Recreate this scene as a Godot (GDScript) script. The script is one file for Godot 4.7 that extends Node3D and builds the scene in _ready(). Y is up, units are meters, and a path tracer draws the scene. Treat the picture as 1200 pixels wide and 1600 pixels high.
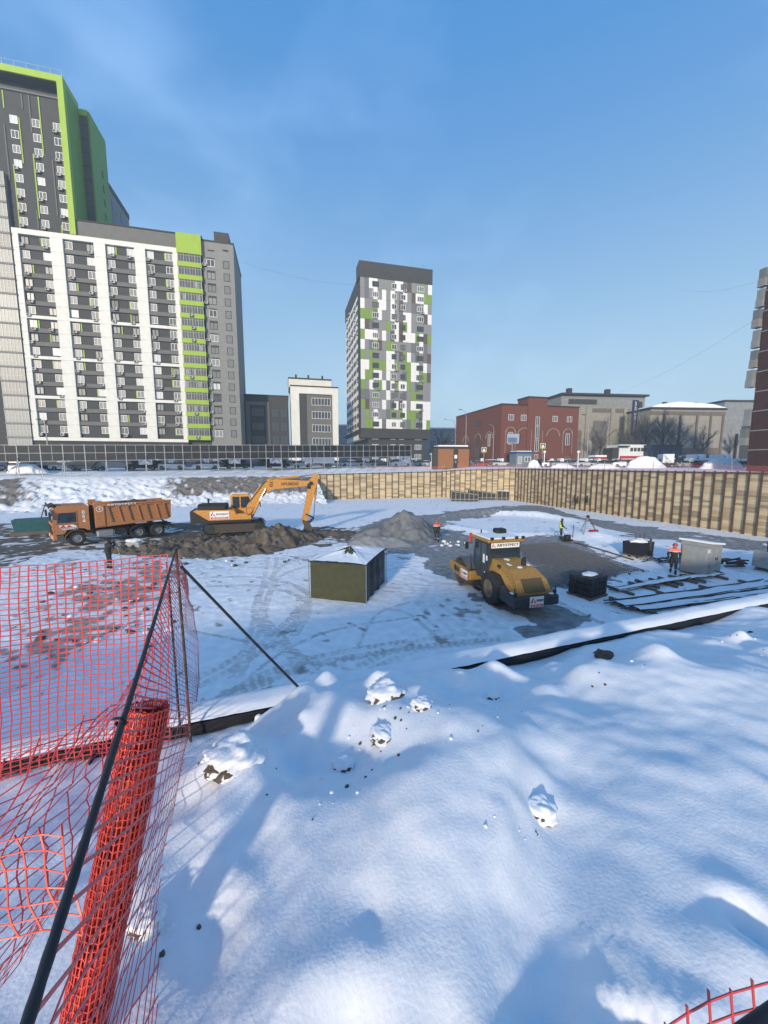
extends Node3D
# A snowy foundation pit seen from its edge: machines in the pit, a timber retaining wall, parked cars and towers behind.

const EYE := Vector3(0, 6.4, 0)
const PITCH := 0.1194          # radians below the horizon
const FOCAL := 600.0           # pixels of the 1200 x 1600 photograph
const BEAM_DIR := Vector3(0.938, 0, -0.3466)
const BEAM_NEAR := Vector3(0.3466, 0, 0.938)
const BEAM_AT := Vector3(0, 4.1, -3.82)
const GRID_TURN := 0.2475      # the street grid of the district

var M := {}
var taken := {}
var rng := RandomNumberGenerator.new()
var n_fine := FastNoiseLite.new()
var n_mid := FastNoiseLite.new()
var n_big := FastNoiseLite.new()

# ---------------------------------------------------------------- mesh builder
class MB:
	var v := PackedVector3Array()
	var n := PackedVector3Array()
	var u := PackedVector2Array()
	var c := PackedColorArray()
	var xf := Transform3D.IDENTITY
	var col := Color.WHITE
	var tinted := false

	func put(p: Vector3, nn: Vector3, uv := Vector2.ZERO) -> void:
		v.append(xf * p)
		n.append((xf.basis * nn).normalized())
		u.append(uv)
		if tinted: c.append(col)

	func tri(a: Vector3, b: Vector3, d: Vector3, na = null, nb = null, nd = null) -> void:   # counter-clockwise seen from outside
		var f := (b - a).cross(d - a)
		if f.length_squared() < 1e-16: return
		f = f.normalized()
		put(a, f if na == null else na)
		put(d, f if nd == null else nd)
		put(b, f if nb == null else nb)

	func quad(a: Vector3, b: Vector3, d: Vector3, e: Vector3) -> void:
		var f := (d - a).cross(e - b)
		if f.length_squared() < 1e-16: return
		f = f.normalized()
		put(a, f, Vector2(0, 1)); put(d, f, Vector2(1, 0)); put(b, f, Vector2(1, 1))
		put(a, f, Vector2(0, 1)); put(e, f, Vector2(0, 0)); put(d, f, Vector2(1, 0))

	func squad(a, b, d, e, na, nb, nd, ne) -> void:   # smooth quad
		tri(a, b, d, na, nb, nd); tri(a, d, e, na, nd, ne)

	func out(pts: Array, mid: Vector3) -> void:     # a convex face turned away from mid
		var f: Vector3 = (pts[1] - pts[0]).cross(pts[2] - pts[0])
		var cen := Vector3.ZERO
		for p in pts: cen += p
		if f.dot(cen / pts.size() - mid) < 0: pts.reverse()
		if pts.size() == 4: quad(pts[0], pts[1], pts[2], pts[3])
		else:
			for i in range(1, pts.size() - 1): tri(pts[0], pts[i], pts[i + 1])

	func box(at: Vector3, s: Vector3, b := Basis.IDENTITY) -> void:
		var h := s / 2
		var p := []
		for i in 8: p.append(at + b * Vector3(h.x * (1 if i & 1 else -1), h.y * (1 if i & 2 else -1), h.z * (1 if i & 4 else -1)))
		for f in [[0, 1, 3, 2], [4, 5, 7, 6], [0, 1, 5, 4], [2, 3, 7, 6], [0, 2, 6, 4], [1, 3, 7, 5]]:
			out([p[f[0]], p[f[1]], p[f[2]], p[f[3]]], at)

	func span(a: Vector3, b: Vector3) -> void:      # a box between two corners
		box((a + b) / 2, (b - a).abs())

	func cbox(at: Vector3, s: Vector3, k: float, b := Basis.IDENTITY) -> void:   # chamfered box
		var h := s / 2
		k = minf(k, minf(h.x, minf(h.y, h.z)) * 0.9)
		var P := func(sx, sy, sz, ax):
			var q := Vector3(h.x - k, h.y - k, h.z - k)
			q[ax] += k
			return at + b * (q * Vector3(sx, sy, sz))
		for s1 in [-1, 1]:
			out([P.call(s1, -1, -1, 0), P.call(s1, 1, -1, 0), P.call(s1, 1, 1, 0), P.call(s1, -1, 1, 0)], at)
			out([P.call(-1, s1, -1, 1), P.call(1, s1, -1, 1), P.call(1, s1, 1, 1), P.call(-1, s1, 1, 1)], at)
			out([P.call(-1, -1, s1, 2), P.call(1, -1, s1, 2), P.call(1, 1, s1, 2), P.call(-1, 1, s1, 2)], at)
			for s2 in [-1, 1]:
				out([P.call(s1, s2, -1, 0), P.call(s1, s2, 1, 0), P.call(s1, s2, 1, 1), P.call(s1, s2, -1, 1)], at)
				out([P.call(s1, -1, s2, 0), P.call(s1, 1, s2, 0), P.call(s1, 1, s2, 2), P.call(s1, -1, s2, 2)], at)
				out([P.call(-1, s1, s2, 1), P.call(1, s1, s2, 1), P.call(1, s1, s2, 2), P.call(-1, s1, s2, 2)], at)
				for s3 in [-1, 1]: out([P.call(s1, s2, s3, 0), P.call(s1, s2, s3, 1), P.call(s1, s2, s3, 2)], at)

	func bar(a: Vector3, b: Vector3, w: float, h: float, up := Vector3.UP) -> void:   # a square bar from a to b
		var d := b - a
		var l := d.length()
		if l < 1e-5: return
		d /= l
		if absf(d.dot(up)) > 0.98: up = Vector3.RIGHT
		var r := d.cross(up).normalized()
		box((a + b) / 2, Vector3(l, h, w), Basis(d, r.cross(d), r))

	func prism(poly: PackedVector2Array, z0: float, z1: float, z0b = null, z1b = null) -> void:   # a side outline in xy, pushed along z
		var ids := Geometry2D.triangulate_polygon(poly)
		if Geometry2D.is_polygon_clockwise(poly):
			poly.reverse(); ids = Geometry2D.triangulate_polygon(poly)
		var m := poly.size()
		for i in range(0, ids.size(), 3):
			var a := poly[ids[i]]; var b := poly[ids[i + 1]]; var d := poly[ids[i + 2]]
			if (b - a).cross(d - a) < 0:
				var t := b; b = d; d = t
			tri(Vector3(a.x, a.y, z1), Vector3(b.x, b.y, z1), Vector3(d.x, d.y, z1))
			tri(Vector3(a.x, a.y, z0), Vector3(d.x, d.y, z0), Vector3(b.x, b.y, z0))
		for i in m:
			var a := poly[i]; var b := poly[(i + 1) % m]
			quad(Vector3(a.x, a.y, z0), Vector3(b.x, b.y, z0), Vector3(b.x, b.y, z1), Vector3(a.x, a.y, z1))

	func loft(poly: PackedVector2Array, half: Callable) -> void:   # a side outline in xy whose half width changes from point to point
		if Geometry2D.is_polygon_clockwise(poly): poly.reverse()
		var ids := Geometry2D.triangulate_polygon(poly)
		var m := poly.size()
		for i in range(0, ids.size(), 3):
			var a := poly[ids[i]]; var b := poly[ids[i + 1]]; var d := poly[ids[i + 2]]
			if (b - a).cross(d - a) < 0:
				var t := b; b = d; d = t
			tri(Vector3(a.x, a.y, half.call(a)), Vector3(b.x, b.y, half.call(b)), Vector3(d.x, d.y, half.call(d)))
			tri(Vector3(a.x, a.y, -half.call(a)), Vector3(d.x, d.y, -half.call(d)), Vector3(b.x, b.y, -half.call(b)))
		for i in m:
			var a := poly[i]; var b := poly[(i + 1) % m]
			quad(Vector3(a.x, a.y, -half.call(a)), Vector3(b.x, b.y, -half.call(b)), Vector3(b.x, b.y, half.call(b)), Vector3(a.x, a.y, half.call(a)))

	func tube(pts: Array, r, seg := 8, caps := true) -> void:      # r is a number or one number per point
		var m := pts.size()
		var rings := []
		var nors := []
		var side := Vector3.ZERO
		for i in m:
			var d: Vector3 = (pts[mini(i + 1, m - 1)] - pts[maxi(i - 1, 0)]).normalized()
			if side == Vector3.ZERO:
				side = d.cross(Vector3.UP if absf(d.y) < 0.9 else Vector3.RIGHT).normalized()
			else:
				side = (side - d * side.dot(d)).normalized()
			var up := side.cross(d)
			var rr: float = r[i] if r is Array else r
			var ring := []
			var nor := []
			for k in seg:
				var w := TAU * k / seg
				var o := side * cos(w) + up * sin(w)
				ring.append(pts[i] + o * rr); nor.append(o)
			rings.append(ring); nors.append(nor)
		for i in m - 1:
			for k in seg:
				var k2 := (k + 1) % seg
				squad(rings[i][k], rings[i + 1][k], rings[i + 1][k2], rings[i][k2], nors[i][k], nors[i + 1][k], nors[i + 1][k2], nors[i][k2])
		if caps:
			for e in [0, m - 1]:
				var o: Vector3 = pts[e] - (pts[1] if e == 0 else pts[m - 2])
				for k in seg:
					var a: Vector3 = rings[e][k]
					var b: Vector3 = rings[e][(k + 1) % seg]
					if (a - pts[e]).cross(b - pts[e]).dot(o) < 0: tri(pts[e], b, a)
					else: tri(pts[e], a, b)

	func cyl(a: Vector3, b: Vector3, r: float, seg := 12) -> void:
		tube([a, b], r, seg)

	func lathe(prof: Array, seg := 16) -> void:      # [radius, height along y] from bottom to top, flat steps kept sharp
		for i in prof.size() - 1:
			var p: Array = prof[i]; var q: Array = prof[i + 1]
			var t := Vector2(q[0] - p[0], q[1] - p[1])
			if t.length() < 1e-6: continue
			t = t.normalized()
			for k in seg:
				var w0 := TAU * k / seg; var w1 := TAU * (k + 1) / seg
				var e0 := Vector3(cos(w0), 0, sin(w0)); var e1 := Vector3(cos(w1), 0, sin(w1))
				var y0: Vector3 = Vector3.UP * p[1]; var y1: Vector3 = Vector3.UP * q[1]
				var n0 := e0 * t.y - Vector3.UP * t.x; var n1 := e1 * t.y - Vector3.UP * t.x
				squad(e1 * p[0] + y0, e0 * p[0] + y0, e0 * q[0] + y1, e1 * q[0] + y1, n1, n0, n0, n1)

	func blob(at: Vector3, r: Vector3, rough: float, noise: FastNoiseLite, freq := 3.0, rings := 10, from := -1.0, bas := Basis.IDENTITY) -> void:   # a lumpy ball; from > -1 leaves out what is below
		var seg := rings * 2
		var pts := []
		for i in rings + 1:
			var row := []
			var la := lerpf(asin(clampf(from, -1, 1)), PI / 2, float(i) / rings)
			for k in seg:
				var lo := TAU * k / seg
				var d := Vector3(cos(la) * cos(lo), sin(la), cos(la) * sin(lo))
				var s := 1.0 + rough * noise.get_noise_3dv((d * freq + at * 1.7) * 10.0)
				row.append(at + bas * (d * r * s))
			pts.append(row)
		var nor := []
		for i in rings + 1:
			var row := []
			for k in seg:
				var a: Vector3 = pts[mini(i + 1, rings)][k] - pts[maxi(i - 1, 0)][k]
				var b: Vector3 = pts[i][(k + 1) % seg] - pts[i][(k + seg - 1) % seg]
				var f := a.cross(b)
				row.append(f.normalized() if f.length_squared() > 1e-14 else (bas * Vector3.UP if i > 0 else bas * Vector3.DOWN))
			nor.append(row)
		for i in rings:
			for k in seg:
				var k2 := (k + 1) % seg
				squad(pts[i][k2], pts[i][k], pts[i + 1][k], pts[i + 1][k2], nor[i][k2], nor[i][k], nor[i + 1][k], nor[i + 1][k2])

	func sheet(pts: Array, uvs = null, cols = null) -> void:     # rows of points, smooth; up is the side that sees rows run right and columns run away
		var R := pts.size(); var C: int = pts[0].size()
		var nor := []
		for i in R:
			var row := PackedVector3Array()
			for j in C:
				var a: Vector3 = pts[i][mini(j + 1, C - 1)] - pts[i][maxi(j - 1, 0)]
				var b: Vector3 = pts[mini(i + 1, R - 1)][j] - pts[maxi(i - 1, 0)][j]
				row.append(a.cross(b).normalized())
			nor.append(row)
		for i in R - 1:
			for j in C - 1:
				for k in [[i, j], [i + 1, j + 1], [i, j + 1], [i, j], [i + 1, j], [i + 1, j + 1]]:
					v.append(pts[k[0]][k[1]]); n.append(nor[k[0]][k[1]])
					u.append(uvs[k[0]][k[1]] if uvs != null else Vector2.ZERO)
					if cols != null: c.append(cols[k[0]][k[1]])

	func mesh() -> ArrayMesh:
		var a := []
		a.resize(Mesh.ARRAY_MAX)
		a[Mesh.ARRAY_VERTEX] = v; a[Mesh.ARRAY_NORMAL] = n; a[Mesh.ARRAY_TEX_UV] = u
		if c.size() == v.size() and c.size() > 0: a[Mesh.ARRAY_COLOR] = c
		var m := ArrayMesh.new()
		m.add_surface_from_arrays(Mesh.PRIMITIVE_TRIANGLES, a)
		return m

# ---------------------------------------------------------------- scene helpers
func numbered(called: String) -> String:
	taken[called] = taken.get(called, -1) + 1
	return called if taken[called] == 0 else "%s_%03d" % [called, taken[called]]

func tag(o: Node3D, label: String, category: String, group := "") -> void:
	o.set_meta("label", label); o.set_meta("category", category)
	if group: o.set_meta("group", group)

func thing(called: String, label: String, category: String, at := Vector3.ZERO, turn := 0.0, group := "") -> Node3D:
	var o := Node3D.new()
	o.name = numbered(called)
	add_child(o)
	o.position = at; o.rotation.y = turn
	tag(o, label, category, group)
	return o

func shape(parent: Node, called: String, mesh: Mesh, m: Material, at := Vector3.ZERO) -> MeshInstance3D:
	var o := MeshInstance3D.new()
	o.name = called
	o.mesh = mesh
	o.material_override = m
	parent.add_child(o, true)
	o.position = at
	return o

func part(parent: Node, called: String, b: MB, m: Material, at := Vector3.ZERO) -> MeshInstance3D:
	return shape(parent, called, b.mesh(), m, at)

func solo(called: String, b: MB, m: Material, label: String, category: String, at := Vector3.ZERO, group := "") -> MeshInstance3D:
	var o := shape(self, numbered(called), b.mesh(), m, at)
	tag(o, label, category, group)
	return o

func struct(called: String, b: MB, m: Material) -> MeshInstance3D:
	var o := shape(self, numbered(called), b.mesh(), m)
	o.set_meta("kind", "structure")
	return o

func copy(src: Node3D, at: Vector3, turn: float, label := "") -> Node3D:
	var base := src.name.rstrip("0123456789").trim_suffix("_")
	var o := src.duplicate()
	o.name = numbered(base)
	add_child(o)
	o.position = at; o.rotation.y = turn
	if label: o.set_meta("label", label)
	return o

func lettering(parent: Node, called: String, text: String, size: float, m: Material, at: Vector3, turn := Basis.IDENTITY, wide := 0.0) -> MeshInstance3D:
	var t := TextMesh.new()
	var f := SystemFont.new()
	f.font_names = PackedStringArray(["Droid Sans"])
	f.font_weight = 700
	t.font = f; t.text = text; t.font_size = 32; t.pixel_size = size / 24.0; t.depth = 0.012; t.curve_step = 2.0
	var o := shape(parent, called, t, m, at)
	o.basis = turn
	if wide > 0.0:
		var w := t.get_aabb().size.x
		if w > 0.001: o.scale = Vector3(wide / w, 1, 1)
	return o

# pixels of the photograph into directions; the distance comes from the ground or wall that a thing stands on
func ray(px: float, py: float) -> Vector3:
	var x := (px - 600.0) / FOCAL; var y := (800.0 - py) / FOCAL
	return Vector3(x, y * cos(PITCH) - sin(PITCH), -y * sin(PITCH) - cos(PITCH))

func on_y(px: float, py: float, y: float) -> Vector3:
	var r := ray(px, py)
	return EYE + r * ((y - EYE.y) / r.y)

func on_z(px: float, py: float, z: float) -> Vector3:
	var r := ray(px, py)
	return EYE + r * (z / r.z)

func on_plane(px: float, py: float, at: Vector3, nor: Vector3) -> Vector3:
	var r := ray(px, py)
	return EYE + r * (nor.dot(at - EYE) / nor.dot(r))

func mat(r: float, g: float, b: float, rough := 0.7, metal := 0.0) -> StandardMaterial3D:   # real-world base colour, linear
	var m := StandardMaterial3D.new()
	m.albedo_color = Color(r, g, b).linear_to_srgb()
	m.roughness = rough; m.metallic = metal
	return m

func noise_tex(freq: float, lo: Color, hi: Color, sd: int, size := 512, octaves := 5) -> NoiseTexture2D:
	var t := NoiseTexture2D.new()
	var f := FastNoiseLite.new()
	f.seed = sd; f.frequency = freq; f.fractal_octaves = octaves
	t.noise = f; t.width = size; t.height = size; t.seamless = true
	var g := Gradient.new()
	g.set_color(0, lo.linear_to_srgb()); g.set_color(1, hi.linear_to_srgb())
	t.color_ramp = g
	return t

func bump_tex(freq: float, sd: int, strength := 4.0, size := 512) -> NoiseTexture2D:
	var t := NoiseTexture2D.new()
	var f := FastNoiseLite.new()
	f.seed = sd; f.frequency = freq; f.fractal_octaves = 5
	t.noise = f; t.width = size; t.height = size; t.seamless = true; t.as_normal_map = true; t.bump_strength = strength
	return t

func worn(r: float, g: float, b: float, spread: float, scale: float, sd: int, rough := 0.75, metal := 0.0, bump := 0.0) -> StandardMaterial3D:   # a colour with grain and patches
	var m := mat(1, 1, 1, rough, metal)
	m.albedo_texture = noise_tex(0.012, Color(r, g, b) * (1.0 - spread), Color(r, g, b) * (1.0 + spread), sd, 256)
	m.uv1_triplanar = true; m.uv1_world_triplanar = false
	m.uv1_scale = Vector3.ONE * scale
	if bump > 0.0:
		m.normal_enabled = true; m.normal_texture = bump_tex(0.03, sd + 1, bump, 256)
	return m

func street(x: float, z: float) -> float:      # the ground round the pit
	return lerpf(5.3, 6.25, smoothstep(45.0, 92.0, -z)) + 0.06 * n_mid.get_noise_2d(x * 3.0, z * 3.0)

func floor_y(x: float, z: float) -> float:     # the floor of the pit
	var y := 0.55 * smoothstep(-9.0, -20.0, x) * smoothstep(-14.0, -24.0, z)
	y += 0.05 * n_mid.get_noise_2d(x * 6.0, z * 6.0) + 0.03 * n_fine.get_noise_2d(x * 12.0, z * 12.0)
	# the snow basin behind the roller: a rim that is highest on its far side
	var c := Vector2((x - 14.5) / 7.5, (z + 43.0) / 8.0)
	var r := c.length()
	var lumps := 1.0 + 0.5 * n_mid.get_noise_2d(x * 14.0, z * 14.0)
	y += 0.75 * exp(-pow((r - 1.0) / 0.13, 2)) * lumps * (0.35 + 0.65 * clampf(-c.y, 0, 1))
	# the snow heap under the tripod
	var d := Vector2(x - 18.3, z + 33.0)
	y += 0.75 * exp(-d.length_squared() / 5.0)
	var e := Vector2(x - 17.6, z + 27.5).rotated(0.35)
	y += 0.28 * exp(-pow(e.x / 1.3, 2) - pow(e.y / 6.0, 2))
	return y

func bank_q(x: float, z: float) -> float:
	return (x - BEAM_AT.x) * BEAM_NEAR.x + (z - BEAM_AT.z) * BEAM_NEAR.z

# ---------------------------------------------------------------- materials
func make_materials() -> void:
	n_fine.seed = 11; n_fine.frequency = 0.1; n_fine.fractal_octaves = 3
	n_mid.seed = 12; n_mid.frequency = 0.02; n_mid.fractal_octaves = 3
	n_big.seed = 13; n_big.frequency = 0.05; n_big.fractal_octaves = 2
	rng.seed = 2024
	var s := mat(1, 1, 1, 0.85)
	s.albedo_texture = noise_tex(0.01, Color(0.76, 0.78, 0.81), Color(0.86, 0.87, 0.89), 5)
	s.uv1_triplanar = true; s.uv1_world_triplanar = true; s.uv1_scale = Vector3.ONE * 1.1
	s.normal_enabled = true; s.normal_texture = bump_tex(0.07, 7, 5.0); s.normal_scale = 0.2
	s.subsurf_scatter_enabled = true; s.subsurf_scatter_strength = 0.06
	M.snow = s
	var f := mat(1, 1, 1, 0.9)           # snow lying further off, trampled and dusty
	f.albedo_texture = noise_tex(0.02, Color(0.76, 0.78, 0.81), Color(0.86, 0.87, 0.89), 15)
	f.uv1_triplanar = true; f.uv1_world_triplanar = true; f.uv1_scale = Vector3.ONE * 0.12
	M.snow_far = f
	var v := mat(1, 1, 1, 0.95)
	v.vertex_color_use_as_albedo = true
	v.normal_enabled = true; v.normal_texture = bump_tex(0.05, 9, 6.0); v.uv1_triplanar = true; v.uv1_world_triplanar = true; v.uv1_scale = Vector3.ONE * 0.7
	M.soil = v
	M.tint = mat(1, 1, 1, 0.8); M.tint.vertex_color_use_as_albedo = true
	M.cap = mat(0.82, 0.84, 0.87, 0.85)
	M.black = mat(0.012, 0.013, 0.016, 0.6)
	M.steel_dark = worn(0.035, 0.036, 0.04, 0.5, 2.0, 21, 0.6, 0.4)
	M.rubber = worn(0.022, 0.022, 0.023, 0.4, 2.0, 22, 0.85)
	M.rust = worn(0.10, 0.062, 0.045, 0.5, 3.0, 23, 0.85, 0.1)
	M.grey_metal = worn(0.30, 0.31, 0.32, 0.2, 0.8, 24, 0.5, 0.5)
	M.chrome = mat(0.6, 0.6, 0.6, 0.2, 1.0)
	M.glass = mat(0.025, 0.035, 0.045, 0.08); M.glass.metallic_specular = 0.7
	M.glass_pale = mat(0.10, 0.13, 0.15, 0.10); M.glass_pale.metallic_specular = 0.7
	M.frame_white = mat(0.72, 0.73, 0.73, 0.5)
	M.red_print = mat(0.55, 0.03, 0.03, 0.6)
	M.white_print = mat(0.78, 0.78, 0.78, 0.6)
	M.black_print = mat(0.02, 0.02, 0.02, 0.6)
	M.orange_truck = muddy(Color(0.26, 0.155, 0.09), Color(0.50, 0.185, 0.055), 0.9, 25, 0.6)
	M.yellow_dig = muddy(Color(0.36, 0.20, 0.075), Color(0.66, 0.29, 0.04), 0.9, 26, 0.5)
	M.yellow_roll = muddy(Color(0.19, 0.13, 0.06), Color(0.42, 0.225, 0.035), 1.2, 27, 0.6)
	M.net_red = mat(0.56, 0.065, 0.07, 0.45)
	M.net_roll = mat(0.60, 0.045, 0.03, 0.4)
	M.net_orange = mat(0.70, 0.085, 0.055, 0.45)
	for k in ["net_red", "net_roll", "net_orange"]:
		M[k].backlight_enabled = true; M[k].backlight = Color(0.35, 0.05, 0.03)
	M.tarp = worn(0.052, 0.054, 0.026, 0.15, 0.7, 28, 0.85, 0.0, 1.0)
	M.tarp_dark = worn(0.016, 0.022, 0.034, 0.3, 0.7, 29, 0.55, 0.0, 1.0)
	M.skin = mat(0.42, 0.25, 0.18, 0.6)

func muddy(mud: Color, paint_c: Color, scale: float, sd: int, rough: float) -> StandardMaterial3D:     # paint with dried mud in patches and specks
	var m := mat(1, 1, 1, rough)
	var t := noise_tex(0.016, mud, paint_c, sd, 512, 6)
	var g := Gradient.new()
	g.offsets = PackedFloat32Array([0.0, 0.28, 0.46, 0.62, 1.0])
	g.colors = PackedColorArray([mud.linear_to_srgb(), mud.linear_to_srgb(), mud.lerp(paint_c, 0.7).linear_to_srgb(), paint_c.linear_to_srgb(), (paint_c * 1.08).linear_to_srgb()])
	t.color_ramp = g
	m.albedo_texture = t
	m.uv1_triplanar = true; m.uv1_scale = Vector3.ONE * scale
	return m

func board_mats(sd: int, tones: Array) -> Array:     # a few plank tones with grain along x
	var list := []
	for i in tones.size():
		var t: Color = tones[i]
		var m := mat(1, 1, 1, 0.85)
		var nt := noise_tex(0.02, t * 0.72, t * 1.22, sd + i, 256)
		m.albedo_texture = nt
		m.uv1_triplanar = true; m.uv1_scale = Vector3(0.35, 3.0, 0.35)
		m.uv1_offset = Vector3(0.3 * i, 0.7 * i, 0.1)
		list.append(m)
	return list

# ---------------------------------------------------------------- camera, sky, sun
func make_view() -> void:
	var cam := Camera3D.new()
	cam.name = "camera"
	cam.fov = rad_to_deg(2.0 * atan(800.0 / FOCAL))
	cam.near = 0.05; cam.far = 3000.0
	add_child(cam)
	cam.position = EYE
	cam.rotation.x = -PITCH
	cam.current = true
	var env := Environment.new()
	env.background_mode = Environment.BG_SKY
	var sm := ProceduralSkyMaterial.new()
	sm.sky_top_color = Color(0.019, 0.135, 0.355).linear_to_srgb()
	sm.sky_horizon_color = Color(0.405, 0.55, 0.60).linear_to_srgb()
	sm.sky_curve = 0.26
	sm.ground_bottom_color = Color(0.30, 0.33, 0.36).linear_to_srgb()
	sm.ground_horizon_color = Color(0.36, 0.43, 0.47).linear_to_srgb()
	sm.sun_angle_max = 60.0; sm.sun_curve = 0.5
	sm.sky_cover = cloud_cover()
	sm.sky_cover_modulate = Color(1, 1, 1, 1)
	sm.energy_multiplier = 1.0
	var sky := Sky.new()
	sky.sky_material = sm
	env.sky = sky
	env.tonemap_mode = Environment.TONE_MAPPER_LINEAR
	env.tonemap_exposure = 1.95
	env.sdfgi_enabled = true; env.ssao_enabled = true; env.ssil_enabled = true
	env.fog_enabled = true
	env.fog_density = 0.0010
	env.fog_light_color = Color(0.60, 0.71, 0.80).linear_to_srgb()
	var we := WorldEnvironment.new()
	we.name = "environment"
	we.environment = env
	add_child(we)
	var sun := DirectionalLight3D.new()
	sun.name = "sun"
	sun.light_energy = 0.82
	sun.light_color = Color(1.0, 0.94, 0.85)
	sun.light_angular_distance = 3.0
	sun.shadow_enabled = true
	add_child(sun)
	sun.look_at_from_position(Vector3(-0.30, 0.252, 0.954) * 50.0, Vector3.ZERO)

func cloud_cover() -> ImageTexture:       # thin veils of high cloud
	var w := 1024; var h := 512
	var f := FastNoiseLite.new()
	f.seed = 31; f.frequency = 1.1; f.fractal_octaves = 5
	var g := FastNoiseLite.new()
	g.seed = 37; g.frequency = 0.8; g.fractal_octaves = 2
	var im := Image.create(w, h, false, Image.FORMAT_RGBA8)
	var d1 := ray(255, 235).normalized(); var d2 := ray(40, 40).normalized()
	for y in h / 2:
		var la := (0.5 - float(y) / h) * PI
		for x in w:
			var lo := (float(x) / w) * TAU
			var d := Vector3(cos(la) * sin(lo), sin(la) * 2.2, -cos(la) * cos(lo))
			var e := Vector3(d.x, sin(la), d.z)
			var veil := exp(-pow(e.angle_to(d1) / 0.20, 2)) + 0.8 * exp(-pow(e.angle_to(d2) / 0.22, 2))
			var a := clampf(f.get_noise_3dv(d + Vector3(0, f.get_noise_3dv(d * 2.0) * 0.4, 0)) * 1.7 - 0.12, 0, 1)
			a = a * clampf(g.get_noise_3dv(d) * 2.0 + 0.2, 0, 1) * 0.6 + veil * clampf(0.30 + f.get_noise_3dv(d * 2.5) * 1.3, 0, 1) * 0.5
			im.set_pixel(x, y, Color(0.75, 0.8, 0.86, a * 0.2))
	return ImageTexture.create_from_image(im)

# ---------------------------------------------------------------- the pit floor
const FX := -46.0
const FZ := -84.0
const FW := 92.0
const FN := 1408

func fill(mask: PackedByteArray, pts: Array, id: int, y := 0.0) -> void:
	var poly := []
	for p in pts:
		var w := on_y(p[0], p[1], y)
		poly.append(Vector2((w.x - FX) / FW * FN, (w.z - FZ) / FW * FN))
	var lo := FN; var hi := 0
	for p in poly:
		lo = mini(lo, int(p.y)); hi = maxi(hi, int(p.y) + 1)
	for r in range(maxi(lo, 0), mini(hi, FN)):
		var xs := []
		for i in poly.size():
			var a: Vector2 = poly[i]; var b: Vector2 = poly[(i + 1) % poly.size()]
			if (a.y <= r) != (b.y <= r): xs.append(a.x + (r - a.y) / (b.y - a.y) * (b.x - a.x))
		xs.sort()
		for i in range(0, xs.size() - 1, 2):
			for x in range(maxi(int(xs[i]), 0), mini(int(xs[i + 1]), FN)): mask[r * FN + x] = id

func rut(layer: PackedByteArray, pts: Array, wide: float, lugs: bool, strength: int) -> void:   # a wheel track across the snow, pixel points on the floor
	var c := Curve3D.new()
	for i in pts.size():
		var w := on_y(pts[i][0], pts[i][1], 0.0)
		var w0 := on_y(pts[maxi(i - 1, 0)][0], pts[maxi(i - 1, 0)][1], 0.0)
		var w1 := on_y(pts[mini(i + 1, pts.size() - 1)][0], pts[mini(i + 1, pts.size() - 1)][1], 0.0)
		var t := (w1 - w0) / 6.0
		c.add_point(w, -t, t)
	var l := c.get_baked_length()
	var step := FW / FN
	var k := 0
	var d := 0.0
	while d < l:
		var p := c.sample_baked(d)
		var q := c.sample_baked(minf(d + 0.2, l)) - p
		q = Vector3(-q.z, 0, q.x).normalized()
		var o := -wide / 2
		var j := 0
		while o < wide / 2:
			var val := strength
			if lugs: val = strength if ((k + absi(j) / 2) / 3) % 2 == 0 else strength / 3
			var w := p + q * o
			var x := int((w.x - FX) / step); var y := int((w.z - FZ) / step)
			if x >= 0 and y >= 0 and x < FN and y < FN: layer[y * FN + x] = maxi(layer[y * FN + x], val)
			o += step * 0.7; j += 1
		d += step * 0.7; k += 1

func noise_bytes(sd: int, freq: float, oct: int) -> PackedByteArray:
	var f := FastNoiseLite.new()
	f.seed = sd; f.frequency = freq; f.fractal_octaves = oct
	var im := f.get_image(FN, FN)
	im.convert(Image.FORMAT_L8)
	return im.get_data()

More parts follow.
